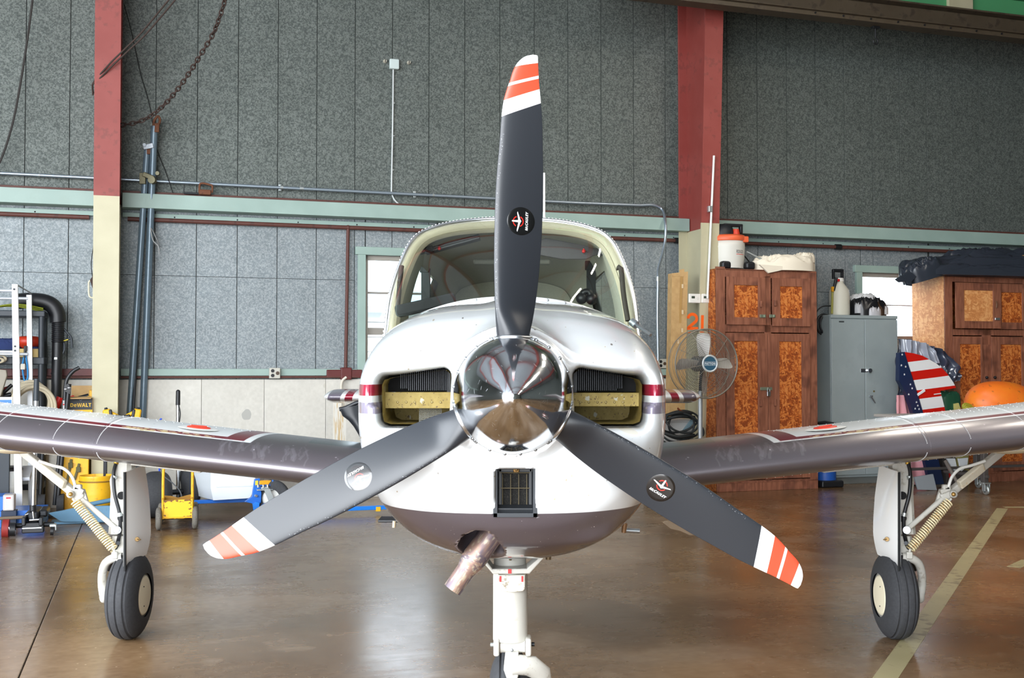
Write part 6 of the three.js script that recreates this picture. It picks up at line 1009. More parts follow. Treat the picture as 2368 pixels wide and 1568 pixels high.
{ // black curved seat-like pad standing on the wing walkway
  const ZB = 5.85, g = thing('rubber_chute', 'black curved rubber piece standing on the wing walkway beside the cowling', 'rubber piece', V(P(846, 1040, ZB).x, P(846, 1044, ZB).y, -ZB)), q = (x, y) => P(x, y, ZB).sub(g.position);
  const secs = [[[786, 946], [834, 935]], [[792, 962], [836, 952]], [[806, 972], [839, 966]], [[818, 986], [844, 980]], [[830, 1006], [852, 1000]], [[838, 1026], [860, 1022]], [[842, 1044], [866, 1044]]];
  part(g, 'chute_body', loft(secs.map(([a, b]) => { const l = q(...a), r = q(...b), c = l.clone().add(r).multiplyScalar(0.5), w = l.distanceTo(r) / 2, d = r.clone().sub(l).normalize(); return circle(0, 0, 1, 24).map(([u, v]) => c.clone().addScaledVector(d, u * w).add(V(0, 0, v * 0.05))); }), { closed: true, cap0: true, cap1: true }), M.black);
  part(g, 'chute_lip', tube([q(785, 947), q(800, 943), q(828, 931), q(836, 938), q(838, 962)], 0.011, 40, 8), M.black);
}
// ------------------------------------------------------------------ round the numbered column
{
  const { g, q } = wthing('long_carton', 'tall narrow cardboard carton leaning on the numbered column', 'carton', 1568, 0.62, {}); 
  const L = [[1552, 634], [1550, 720], [1544, 860], [1541, 1010]], Rr = [[1576, 630], [1575, 720], [1571, 860], [1570, 1010]];
  const bl = q(1541, 1125), rows = [];
  for (const k of [0, 1]) { const top = q(1554, 632), topR = q(1591, 628), b = q(1540, 1010), bR = q(1577, 1010), z = k ? 0 : -0.1; rows.push([V(b[0] - 0.01, 0, z + 0.06), V(bR[0] - 0.02, 0, z + 0.06), V(topR[0], topR[1], z), V(top[0], top[1], z)]); }
  part(g, 'carton_body', toCreasedNormals(clean(loft(rows, { closed: true, cap0: true, cap1: true })), 0.3), M.cardboard);
  part(g, 'torn_flap', [box(0.06, 0.05, 0.004, q(1578, 626)[0], q(1578, 628)[1], -0.01, { r: 0, rz: 0.2 }), box(0.14, 0.03, 0.004, q(1568, 636)[0], q(1568, 636)[1], 0.003, { r: 0 })], M.cardboard);
  part(g, 'tape_strip', ext([[1574, 640], [1579, 640], [1570, 1005], [1564, 1005]].map(([x, y]) => q(x, y, 0.02)), 0.002, { z: 0.012 }), plain(0xb48f58, 0.35));
  for (const [x, y] of [[1577, 662], [1576, 722], [1575, 764], [1566, 790]]) part(g, 'torn_spot', box(0.022, 0.045, 0.002, q(x, y)[0], q(x, y)[1], 0.014 + (y > 700 ? 0.012 : 0), { r: 0 }), plain(0xd9c4a0, 0.8));
}
const flN = (h) => 0.1 + 0.42 + 0.05 * h;
{ // orange number stencilled on the flange
  const w = onWall(1608, 746, flN(1.7)), g = thing('column_number', 'orange stencilled number on the cream column above the fan', 'number', HP(w.s, w.h, flN(w.h) + 0.001), YAW); g.rotation.order = 'YXZ'; g.rotation.x = Math.atan(0.05);
  const q = (x, y) => { const a = onWall(x, y, flN(1.7)); return [a.s - w.s, a.h - w.h]; };
  const ora = plain(0xf26418, 0.5), c = q(1600, 737), r = q(1610, 737)[0] - c[0];
  const two = [], o = []; for (let i = 0; i <= 20; i++) { const a = Math.PI * (1 - i / 20 * 1.25); two.push([c[0] + r * 1.0 * Math.cos(a), c[1] + r * 0.92 * Math.sin(a)]); } const bl = q(1590, 762), br = q(1612, 762); two.push([bl[0] + 0.005, bl[1] + 0.02], [bl[0], bl[1]], [br[0], br[1]]);
  const stroke = (pts, wd) => { const l = [], rr = []; pts.forEach((p, i) => { const a = pts[Math.max(0, i - 1)], b = pts[Math.min(pts.length - 1, i + 1)], dx = b[0] - a[0], dy = b[1] - a[1], n = Math.hypot(dx, dy) || 1; l.push([p[0] - dy / n * wd, p[1] + dx / n * wd]); rr.push([p[0] + dy / n * wd, p[1] - dx / n * wd]); }); return ext([...l, ...rr.reverse()], 0.0012); };
  part(g, 'digit_2', [stroke(two.slice(0, 22), 0.017), box(br[0] - bl[0] + 0.02, 0.034, 0.0012, (bl[0] + br[0]) / 2, bl[1] + 0.012, 0.0006, { r: 0 })], ora); const o1 = q(1623, 729), o2 = q(1623, 764); part(g, 'digit_1', box(0.034, o1[1] - o2[1], 0.0012, o1[0], (o1[1] + o2[1]) / 2, 0.0006, { r: 0 }), ora);
  for (const [x0, x1, y] of [[1590, 1601, 769], [1618, 1628, 768]]) { const a = q(x0, y), b = q(x1, y); part(g, 'stencil_mark', box(b[0] - a[0], 0.008, 0.001, (a[0] + b[0]) / 2, a[1], 0.0005, { r: 0 }), ora); }
}
for (const [px, label, w] of [[1608, 'white wall thermostat on the column, the one nearer the cardboard', 14], [1636, 'white wall thermostat on the column, the one nearer the wooden cabinet', 13]]) {
  const w0 = onWall(px, 690, 0.64), g = thing('thermostat', label, 'thermostat', HP(w0.s, w0.h, 0.6), YAW); const W = onWall(px + w, 690, 0.64).s - onWall(px - w, 690, 0.64).s;
  part(g, 'case', box(W, 0.105, 0.035, 0, 0, 0.02, { r: 0.012, seg: 2 }), M.whitePlastic); part(g, 'display', box(0.04, 0.026, 0.003, -0.025, 0.012, 0.038, { r: 0.001 }), plain(0x3c4438, 0.3)); for (const [x, y] of [[0.032, 0.008], [0.022, -0.002], [0.042, -0.002], [0.032, -0.012]]) part(g, 'button', box(0.008, 0.006, 0.003, x, y, 0.038, { r: 0.001 }), plain(0xbfbfb8, 0.4)); part(g, 'bracket', box(W * 0.8, 0.08, 0.02, 0, 0, -0.004), M.whitePlastic);
}
{
  const a = onWall(1651, 360, 0.72), b = onWall(1636, 690, 0.66), g = thing('white_pipe', 'thin white pipe strapped to the edge of the numbered column', 'pipe', HP(b.s, b.h, 0.66), YAW); const t = V(a.s - b.s, a.h - b.h, 0.06);
  part(g, 'pipe_run', cyl([0, 0, 0], t.toArray(), 0.0125, 0.0125, 12), plain(0xe4e9e6, 0.45)); part(g, 'coupling', box(0.05, 0.07, 0.05, ...t.clone().multiplyScalar(0.625).add(V(-0.02, 0, 0)).toArray(), { r: 0.008 }), M.zinc);
}
{ // pedestal fan
  const { g, q } = wthing('pedestal_fan', 'large grey pedestal fan with a wire guard beside the cabinet', 'fan', 1633, 1.38, {}); const c = q(1634, 841), r = q(1705, 841)[0] - c[0], C = V(c[0], c[1], 0), wire = plain(0x8e8a80, 0.45, 0.6);
  part(g, 'pole', cyl([q(1631, 1000)[0], 0.05, -0.12], [q(1632, 905)[0], q(1632, 905)[1], -0.12], 0.024, 0.024, 20), plain(0xa9aeb2, 0.4, 0.4)); part(g, 'neck', [cyl([q(1632, 905)[0], q(1632, 905)[1], -0.12], [c[0], c[1], -0.1], 0.02, 0.02, 14)], M.darkSteel); part(g, 'base', lathe([[0.001, 0.05], [0.06, 0.05], [0.19, 0.02], [0.2, 0], [0.001, 0]], 40).translate(q(1631, 1000)[0], 0, -0.12), M.darkSteel);
  const mv = (x) => x.translate(C.x, C.y, C.z);
  part(g, 'motor', cyl([C.x, C.y, -0.22], [C.x, C.y, -0.02], 0.085, 0.075, 30), plain(0x5c6064, 0.5, 0.3));
  part(g, 'guard_rim', [mv(ring(r, 0.008, 80, 10)), mv(ring(r, 0.006, 80, 8).translate(0, 0, -0.16))], wire, 'wire guard rim');
  const dome = (k) => 0.07 * (1 - k * k), rings = []; for (let i = 3; i <= 20; i++) { const k = i / 21; rings.push(mv(ring(r * k, 0.0021, 64, 5).translate(0, 0, dome(k)))); } part(g, 'guard_wires', rings, wire).userData.kind = 'stuff';
  const back = []; for (let i = 4; i <= 20; i += 2) { const k = i / 21; back.push(mv(ring(r * k, 0.0019, 48, 4).translate(0, 0, -0.16 - dome(k) * 0.4))); } part(g, 'guard_wires', back, wire).userData.kind = 'stuff';
  for (let i = 0; i < 10; i++) { const a = i / 10 * 6.283 + 0.2; part(g, 'guard_spoke', tube([0.1, 0.4, 0.7, 1].map((k) => [C.x + r * k * Math.cos(a), C.y + r * k * Math.sin(a), dome(k) + 0.002]), 0.003, 20, 5), wire); }
  for (let i = 0; i < 4; i++) { const a0 = i * Math.PI / 2 + 0.02, rows = []; for (let j = 0; j <= 12; j++) { const k = j / 12, rr = lerp(0.08, r * 0.88, k), w = lerp(0.24, 0.36, Math.sin(k * 2.2) * 0.9) * (k > 0.9 ? 1 - (k - 0.9) * 2 : 1) * lerp(1.1, 0.75, k) * (0.13 + 0.1 * k) / rr * 1.9, row = []; for (let m = 0; m <= 10; m++) { const t = m / 10 - 0.5, an = a0 + t * w; row.push(V(C.x + rr * Math.cos(an), C.y + rr * Math.sin(an), -0.06 - t * 0.09 + 0.02 * (0.25 - t * t))); } rows.push(row); } part(g, 'fan_blade', loft(rows), plain(0xbdbab4, 0.4, 0.2), 'aluminium fan blade'); }
  const badge = canvasTex(256, 256, (k, w) => { k.fillStyle = '#2f5870'; k.fillRect(0, 0, w, w); k.fillStyle = '#dfe7ea'; k.fillRect(20, 96, w - 40, 4); k.fillRect(20, 158, w - 40, 4); k.font = 'bold 58px sans-serif'; k.textAlign = 'center'; k.fillText('PATTON', w / 2, 150, 216); k.font = '18px sans-serif'; });
  part(g, 'hub_ring', mv(ring(0.082, 0.011, 40, 10).translate(0, 0, 0.072)), plain(0xd2d8da, 0.35, 0.3)); part(g, 'hub_badge', mv(new THREE.CircleGeometry(0.078, 40).translate(0, 0, 0.076)), std({ map: badge, roughness: 0.4 }), 'blue hub badge'); part(g, 'hub_back', cyl([C.x, C.y, 0.02], [C.x, C.y, 0.074], 0.075, 0.078, 30), M.darkSteel);
}
{ // coil of black cable over a white tub
  const { g, q } = wthing('white_tub', 'white square tub under the coiled black cable', 'tub', 1570, 1.06, {}); const x0 = q(1533, 1000)[0], x1 = q(1606, 1000)[0], H = q(1570, 970)[1], b = q(1570, 1034)[1];
  part(g, 'tub_body', [box(x1 - x0, H - b, 0.34, (x0 + x1) / 2, (H + b) / 2, -0.17, { r: 0.03, seg: 3 }), box(x1 - x0 + 0.015, 0.03, 0.355, (x0 + x1) / 2, H - 0.02, -0.17, { r: 0.012, seg: 2 })], plain(0xcfd0cf, 0.5)); part(g, 'support_crate', box(x1 - x0 + 0.1, b, 0.4, (x0 + x1) / 2, b / 2, -0.19), plain(0x6b6353, 0.8)); for (const x of [1566, 1570, 1574]) part(g, 'rib_line', box(0.006, 0.1, 0.004, q(x, 1015)[0], q(x, 1020)[1], 0.001), plain(0x77797a, 0.6));
  part(g, 'glove', box(0.05, 0.2, 0.02, ...Z3(q, 1592, 985, 0.02).toArray(), { rz: -0.7, r: 0.009, seg: 2 }), plain(0x7e9aa6, 0.6));
  const c = wthing('cable_coil', 'black cable coiled loosely over the white tub', 'cable', 1575, 1.11, { h: H, py: 970 }), loops = [[1573, 985, 46, 30, 0.1], [1570, 975, 44, 24, -0.2], [1585, 990, 42, 26, 0.35], [1568, 990, 40, 30, -0.45], [1578, 978, 38, 22, 0.25]];
  loops.forEach(([x, y, rx, ry, tl], i) => { const pts = []; for (let k = 0; k < 16; k++) { const a = k / 16 * 6.283, ex = rx * Math.cos(a) * (1 + 0.05 * Math.sin(3 * a + i)), ey = ry * Math.sin(a); pts.push(Z3(c.q, x + ex * Math.cos(tl) - ey * Math.sin(tl), y + ex * Math.sin(tl) + ey * Math.cos(tl), 0.03 + 0.018 * i + 0.015 * Math.sin(2 * a + i))); } part(c.g, 'cable_loop', tube(pts, 0.0115, 80, 8, true), plain(0x23292c, 0.55)); });
  part(c.g, 'cable_end', tube([[1526, 1008], [1534, 1020], [1556, 1032], [1585, 1035], [1604, 1031]].map(([x, y]) => Z3(c.q, x, y, 0.1)), 0.011, 50, 8), plain(0x23292c, 0.55)); part(c.g, 'cable_bundle', [[1532, 963, 1600, 955], [1534, 970, 1606, 965], [1532, 1000, 1605, 1006]].map(([a, b2, d, e]) => tube([Z3(c.q, a, b2, 0.06), Z3(c.q, (a + d) / 2, (b2 + e) / 2 + 7 * (b2 > 990 ? 1 : -0.6), 0.12), Z3(c.q, d, e, 0.06)], 0.017, 30, 8)), plain(0x1d2224, 0.6)); part(c.g, 'tan_lead', tube([[1567, 944], [1574, 950], [1582, 953]].map(([x, y]) => Z3(c.q, x, y, 0.04)), 0.01, 20, 7), plain(0x7c3c1c, 0.6)); part(c.g, 'plug', [cyl(Z3(c.q, 1604, 1025, 0.1), Z3(c.q, 1611, 1031, 0.12), 0.026, 0.022, 14)], plain(0xd0a818, 0.45), 'yellow plug'); part(c.g, 'teal_strap', box(0.02, 0.06, 0.02, ...Z3(c.q, 1526.5, 1022, 0.05).toArray()), plain(0x1f8c98, 0.6));
}
// ------------------------------------------------------------------ wooden cabinets
function doorLeaf(g, q, x0, y0, x1, y1, px0, py0, px1, py1, panel, bottom, name = 'door') {       // framed door: stiles, rails, chipboard panel
  const d = sub(g, name), B = bottom ?? q((x0 + x1) / 2, y1)[1], T = q((x0 + x1) / 2, y0)[1], l = q(x0, (y0 + y1) / 2)[0], r = q(x1, (y0 + y1) / 2)[0], pl = q(px0, (y0 + y1) / 2)[0], prr = q(px1, (y0 + y1) / 2)[0], pt = q((x0 + x1) / 2, py0)[1], pb = bottom !== undefined ? bottom + 0.11 : q((x0 + x1) / 2, py1)[1], zt = 0.022;
  part(d, 'stile', box(pl - l, T - B, zt, (l + pl) / 2, (T + B) / 2, zt / 2, { r: 0.003 }), M.wood); part(d, 'stile', box(r - prr, T - B, zt, (r + prr) / 2, (T + B) / 2, zt / 2, { r: 0.003 }), M.wood);
  part(d, 'rail', box(prr - pl, T - pt, zt - 0.002, (pl + prr) / 2, (T + pt) / 2, zt / 2, { r: 0.003 }), M.wood); part(d, 'rail', box(prr - pl, pb - B, zt - 0.002, (pl + prr) / 2, (pb + B) / 2, zt / 2, { r: 0.003 }), M.wood);
  part(d, 'door_panel', box(prr - pl, pt - pb, 0.008, (pl + prr) / 2, (pt + pb) / 2, 0.006, { r: 0 }), panel);
  return d;
}
const hasp = (d, q, x, y, w) => part(d, 'hasp', [box(w, 0.035, 0.01, ...Z3(q, x, y, 0.026).toArray(), { r: 0.003 }), box(0.02, 0.03, 0.02, ...Z3(q, x + 4, y, 0.03).toArray())], plain(0x8f9a86, 0.4, 0.6));
{
  const { g, q } = wthing('wooden_cabinet', 'brown wooden cabinet with chipboard door panels, standing between fan and grey locker', 'cabinet', 1773, 0.8, {}), X = (x) => q(x, 870)[0], top = q(1773, 624)[1], l = X(1656.5), r = X(1890), D = 0.6;
  part(g, 'side_panel', box(0.02, top, D, l + 0.01, top / 2, -D / 2 - 0.001), M.osb); part(g, 'side_panel', box(0.02, top, D, r - 0.01, top / 2, -D / 2 - 0.001), M.wood); part(g, 'back_panel', box(r - l, top, 0.012, (l + r) / 2, top / 2, -D), M.osb); part(g, 'top_panel', box(r - l, 0.02, D, (l + r) / 2, top - 0.01, -D / 2), M.wood); part(g, 'floor_panel', box(r - l, 0.02, D, (l + r) / 2, 0.1, -D / 2), M.wood);
  const fr = (x0, x1, y0, y1, b) => { const T = q(1773, y0)[1], B = b ?? q(1773, y1)[1]; return box(X(x1) - X(x0), T - B, 0.02, (X(x0) + X(x1)) / 2, (T + B) / 2, -0.01, { r: 0.003 }); };
  part(g, 'frame_stile', fr(1656.5, 1678, 620, 0, 0), M.wood); part(g, 'frame_stile', fr(1769, 1784, 638, 0, 0.1), M.wood); part(g, 'frame_stile', fr(1872, 1890, 628, 0, 0), M.wood); part(g, 'frame_rail', fr(1678, 1872, 624, 643), M.wood); part(g, 'frame_rail', fr(1678, 1872, 751, 769), M.wood); part(g, 'kick_board', box(X(1872) - X(1678), 0.12, 0.02, (X(1678) + X(1872)) / 2, 0.06, -0.012), M.wood);
  let d = doorLeaf(g, q, 1678.5, 641, 1768.5, 751.5, 1696, 660, 1751, 734, M.osb); hasp(d, q, 1764, 731, 0.075); part(d, 'wooden_latch', box(0.03, 0.07, 0.02, ...Z3(q, 1760, 703, 0.03).toArray(), { r: 0.006, seg: 2 }), M.wood);
  d = doorLeaf(g, q, 1784.5, 644, 1871.5, 755, 1802, 663, 1853.5, 736, M.osb); hasp(d, q, 1786, 731, 0.075); part(d, 'wooden_latch', box(0.03, 0.07, 0.02, ...Z3(q, 1793, 701, 0.03).toArray(), { r: 0.006, seg: 2 }), M.wood);
  d = doorLeaf(g, q, 1678.5, 770, 1774, 1120, 1697, 789, 1751, 0, M.osb, 0.13); hasp(d, q, 1772, 899, 0.15); part(d, 'wooden_latch', box(0.03, 0.08, 0.02, ...Z3(q, 1760, 932, 0.03).toArray(), { r: 0.006, seg: 2 }), M.wood);
  d = doorLeaf(g, q, 1774.6, 772, 1871.5, 1120, 1801, 790, 1852.5, 0, M.osb, 0.13); part(d, 'wooden_latch', box(0.03, 0.08, 0.02, ...Z3(q, 1793, 931, 0.03).toArray(), { r: 0.006, seg: 2 }), M.wood);
  const p = wthing('padlock', 'small steel padlock hanging from the wooden cabinet hasp', 'padlock', 1777.5, 0.84, { h: onWall(1777, 917, 0.84).h, py: 917 }); part(p.g, 'lock_body', box(0.045, 0.055, 0.02, 0, 0.03, 0, { r: 0.006 }), M.alu); part(p.g, 'shackle', tube([[-0.014, 0.055, 0], [-0.013, 0.085, 0], [0, 0.095, 0], [0.013, 0.085, 0], [0.014, 0.055, 0]], 0.005, 24, 7), M.steel);
  // on the cabinet
  const onTop = (name, label, cat, px, n) => wthing(name, label, cat, px, n, { h: top, py: 618 });
  const v = onTop('shop_vacuum', 'grey and orange shop vacuum standing on the wooden cabinet', 'vacuum', 1681, 0.55), vr = (v.q(1718, 590)[0] - v.q(1644, 590)[0]) / 2, vc = (v.q(1718, 590)[0] + v.q(1644, 590)[0]) / 2, hb = v.q(1681, 556)[1];
  part(v.g, 'tank_body', lathe([[vr * 0.9, 0.02], [vr * 0.94, hb * 0.35], [vr * 0.955, hb * 0.37], [vr * 0.95, hb * 0.4], [vr * 0.98, hb * 0.72], [vr, hb * 0.75], [vr * 0.985, hb * 0.78], [vr, hb], [0.001, hb], [0.001, 0.02]], 56).translate(vc, 0, 0), plain(0xd3d2ca, 0.5), 'pale grey tank');
  part(v.g, 'lid_band', lathe([[vr * 1.0, hb - 0.02], [vr * 1.05, hb - 0.01], [vr * 1.05, hb + 0.025], [vr * 0.95, hb + 0.05], [0.001, hb + 0.06]], 56).translate(vc, 0, 0), plain(0xe0643c, 0.45), 'orange lid');
  part(v.g, 'motor_cover', lathe([[vr * 0.72, hb + 0.04], [vr * 0.72, hb + 0.09], [vr * 0.6, hb + 0.15], [vr * 0.3, hb + 0.18], [0.001, hb + 0.185]], 48).translate(vc - 0.06, 0, -0.02), plain(0x1f2226, 0.5), 'black motor cover'); part(v.g, 'lid_latch', box(0.08, 0.07, 0.06, vc + vr * 0.7, hb, vr * 0.72, { r: 0.012 }), plain(0xe0643c, 0.45));
  part(v.g, 'carry_handle', [box(0.24, 0.035, 0.05, vc + 0.06, hb + 0.17, 0.03, { r: 0.012, seg: 2 }), box(0.035, 0.1, 0.05, vc + 0.16, hb + 0.13, 0.03, { r: 0.01 })], M.black); part(v.g, 'red_valve', [cyl([vc + 0.07, hb + 0.04, 0.08], [vc + 0.07, hb + 0.12, 0.08], 0.05, 0.035, 20)], plain(0xc43a20, 0.45));
  for (const x of [-0.6, 0.75]) part(v.g, 'caster_foot', [box(0.12, 0.09, 0.09, vc + vr * x + (x > 0 ? 0.05 : 0.02), 0.05, vr * 0.7, { r: 0.03, seg: 2 }), cyl([vc + vr * x, 0.028, vr * 0.75], [vc + vr * x + 0.06, 0.028, vr * 0.75], 0.028, 0.028, 16)], M.black); part(v.g, 'hose_wand', cyl([vc + vr * 0.95, hb * 0.62, 0.1], [vc + vr * 0.95 + 0.17, 0.13, 0.14], 0.012, 0.012, 10), M.zinc); part(v.g, 'power_lead', tube([[vc + vr * 0.8, hb * 0.75, -0.1], [vc + vr * 1.3, hb * 0.66, -0.14], [vc + vr * 1.9, hb * 0.3, -0.14]], 0.008, 30, 6), M.blackMatte);
  const vt = canvasTex(256, 96, (c, w, h) => { c.fillStyle = '#d3d2ca'; c.fillRect(0, 0, w, h); c.fillStyle = '#3a3a3c'; c.font = 'bold 62px sans-serif'; c.fillText('RIDGID', 8, 60, 240); c.fillStyle = '#d04434'; c.fillRect(10, 72, 236, 9); });
  const cg = new THREE.CylinderGeometry(vr * 0.985, vr * 0.972, 0.075, 20, 1, true, 0.02, 0.62).translate(vc, hb * 0.56, 0); part(v.g, 'name_print', cg, std({ map: vt, roughness: 0.5 }));
  const cl = onTop('folded_dropcloth', 'crumpled cream dropcloth on top of the wooden cabinet', 'cloth', 1812, 0.62), cw = cl.q(1882, 620)[0] - cl.q(1738, 620)[0]; part(cl.g, 'cloth', [heap(cw, 0.2, 0.46, 41, { ridge: 0.5, freq: 3.4, n: 64 })], M.cloth, 'cream canvas'); part(cl.g, 'hanging_corner', ext([[1755, 612], [1840, 618], [1818, 622], [1800, 627], [1776, 632], [1766, 622]].map(([x, y]) => cl.q(x, y, 0.2)), 0.02, { z: 0.19, bevel: 0.006 }), M.cloth); part(cl.g, 'fold_tip', [heap(0.26, 0.13, 0.2, 47, { ridge: 0.75, freq: 5, n: 30 }).translate(cl.q(1858, 600)[0], 0.11, 0.02)], M.cloth);
}
{ // grey locker
  const { g, q } = wthing('metal_locker', 'grey two-door metal locker between the wooden cabinets', 'locker', 2000, 0.5, {}), l = q(1922, 900)[0], r = q(2076.5, 900)[0], H = q(2000, 729)[1], D = 0.46;
  part(g, 'locker_body', box(r - l, H - 0.08, D, (l + r) / 2, (H + 0.08) / 2, -D / 2 - 0.012, { r: 0.006 }), M.lockerGrey); part(g, 'plinth', box(r - l - 0.02, 0.09, D - 0.03, (l + r) / 2, 0.045, -D / 2 - 0.02), plain(0x6b6f6c, 0.6));
  const mid = (l + r) / 2, rail = q(2000, 737)[1]; part(g, 'top_rail', box(r - l, H - rail - 0.003, 0.02, mid, (H + rail) / 2, -0.002, { r: 0.004 }), M.lockerGrey);
  for (const s of [0, 1]) { const d = part(g, 'door', box(r - mid - 0.006, rail - 0.12, 0.02, s ? (mid + r) / 2 : (l + mid) / 2, (rail + 0.1) / 2, -0.002, { r: 0.005 }), M.lockerGrey); if (!s) { part(d, 'name_plate', box(0.07, 0.016, 0.004, q(1945, 744)[0], q(1945, 744)[1], 0.009), plain(0x33383a, 0.5)); part(d, 'knob_plate', box(0.1, 0.045, 0.006, q(1997, 857)[0], q(1997, 857)[1], 0.009), M.alu); } else { part(d, 'knob', [cyl([q(2008, 857)[0], q(2008, 857)[1], 0], [q(2008, 857)[0], q(2008, 857)[1], 0.04], 0.022, 0.026, 20)], M.alu); part(d, 'lock_handle', [box(0.05, 0.016, 0.02, q(2012, 916)[0], q(2012, 916)[1], 0.014), cyl(Z3(q, 2014, 917, 0.03), Z3(q, 2024, 932, 0.03), 0.009, 0.007, 10)], M.steel); part(d, 'keyhole', cyl([q(2020, 905)[0], q(2020, 905)[1], 0.006], [q(2020, 905)[0], q(2020, 905)[1], 0.012], 0.012, 0.012, 14), plain(0x8c7c50, 0.4, 0.6)); } }
  const s = wthing('garden_sprayer', 'white jug sprayer with a black pump handle on the grey locker', 'sprayer', 1941, 0.3, { h: H, py: 727 }), c = s.q(1941, 700)[0], rr = (s.q(1962, 700)[0] - s.q(1922, 700)[0]) / 2, hh = s.q(1941, 655)[1];
  const jug = phys({ color: 0xe6e4d6, roughness: 0.5, transmission: 0.25, thickness: 0 }); part(s.g, 'jug', lathe([[rr * 0.93, 0], [rr, 0.02], [rr, hh * 0.62], [rr * 0.95, hh * 0.78], [rr * 0.6, hh * 0.93], [rr * 0.42, hh], [rr * 0.4, hh + 0.03], [0.001, hh + 0.03]], 44).translate(c, 0, 0), jug); part(s.g, 'liquid', cyl([c, 0.01, 0], [c, hh * 0.4, 0], rr * 0.95, rr * 0.96, 40), plain(0xc2d0c4, 0.3)); part(s.g, 'jug_cap', cyl([c, hh + 0.02, 0], [c, hh + 0.06, 0], rr * 0.45, rr * 0.42, 24), M.whitePlastic); part(s.g, 'cap_red', box(0.03, 0.03, 0.03, c - rr * 0.4, hh + 0.03, 0.05), M.red);
  part(s.g, 'pump_handle', [box(0.15, 0.04, 0.04, c - 0.02, hh + 0.15, 0, { r: 0.01 }), box(0.025, 0.1, 0.035, c - 0.08, hh + 0.1, 0), box(0.025, 0.1, 0.035, c + 0.04, hh + 0.1, 0)], M.black); part(s.g, 'spray_wand', [cyl([c - rr * 1.1, 0.02, 0.04], [c - rr * 1.0, hh * 0.8, 0.04], 0.014, 0.014, 12)], plain(0x8f8c40, 0.5)); part(s.g, 'wand_grip', [cyl([c - rr * 0.95, hh * 0.75, 0.05], [c - rr * 0.6, hh + 0.06, 0.05], 0.018, 0.018, 12)], M.black); part(s.g, 'wand_trigger', box(0.03, 0.06, 0.03, c - rr * 1.05, hh * 0.8, 0.05), plain(0xd89a10, 0.5)); part(s.g, 'spray_hose', tube([[c - rr, hh * 0.3, 0], [c - rr * 2, 0.1, -0.02], [c - rr * 2.6, -0.02, -0.05], [c - rr * 2.7, -0.3, -0.1]], 0.008, 40, 6), M.black);
  const b = wthing('plastic_bags', 'heap of black and white plastic bags on the grey locker', 'bags', 2006, 0.28, { h: H, py: 727 }), bw = b.q(2050, 715)[0] - b.q(1966, 715)[0]; part(b.g, 'black_bag', heap(bw, 0.25, 0.34, 51, { ridge: 0.55, freq: 3.2, n: 52 }), phys({ color: 0x17181c, roughness: 0.3 })); 
  part(b.g, 'white_bag', [heap(bw * 0.72, 0.13, 0.24, 55, { ridge: 0.6, freq: 4, n: 32 }).rotateX(-0.15).translate(-0.03, 0.155, -0.05)], plain(0xcfd0d2, 0.45)); part(b.g, 'white_bag', heap(0.2, 0.15, 0.12, 57, { ridge: 0.6, freq: 4, n: 28 }).translate(-0.02, -0.02, 0.14), plain(0xb9b9be, 0.45)); part(b.g, 'white_bag', heap(0.11, 0.13, 0.1, 59, { ridge: 0.6, freq: 4, n: 22 }).translate(bw * 0.33, 0.02, 0.09), plain(0xc4c4c6, 0.45)); part(b.g, 'white_bag', heap(0.09, 0.14, 0.1, 58, { ridge: 0.6, freq: 4, n: 22 }).translate(-bw * 0.36, 0.03, 0.08), plain(0xa9aaae, 0.45));
  const t = wthing('waste_bin', 'blue waste bin with a black lid wedged beside the locker', 'bin', 1907, 0.62, {}), th = t.q(1907, 985)[1]; part(t.g, 'bin_body', lathe([[0.12, 0.05], [0.13, th - 0.05], [0.001, th - 0.05]], 32), plain(0x1c4fa0, 0.45)); part(t.g, 'bin_lid', lathe([[0.145, th - 0.08], [0.15, th - 0.02], [0.12, th + 0.04], [0.001, th + 0.06]], 32), M.black); part(t.g, 'bin_base', box(0.29, 0.08, 0.28, 0, 0.04, 0.02, { r: 0.02 }), M.black);
  const e = wthing('black_hose_reel', 'black hose hanging in the gap beside the locker', 'hose', 1905, 0.3, { h: onWall(1905, 770, 0.3).h, py: 770 }); part(e.g, 'hose_loop', [ring(0.12, 0.016, 36, 8).scale(0.8, 1, 1).translate(0, 0.1, 0), ring(0.11, 0.016, 36, 8).scale(0.75, 1, 1).translate(0.01, 0.1, 0.03)], M.black);
}
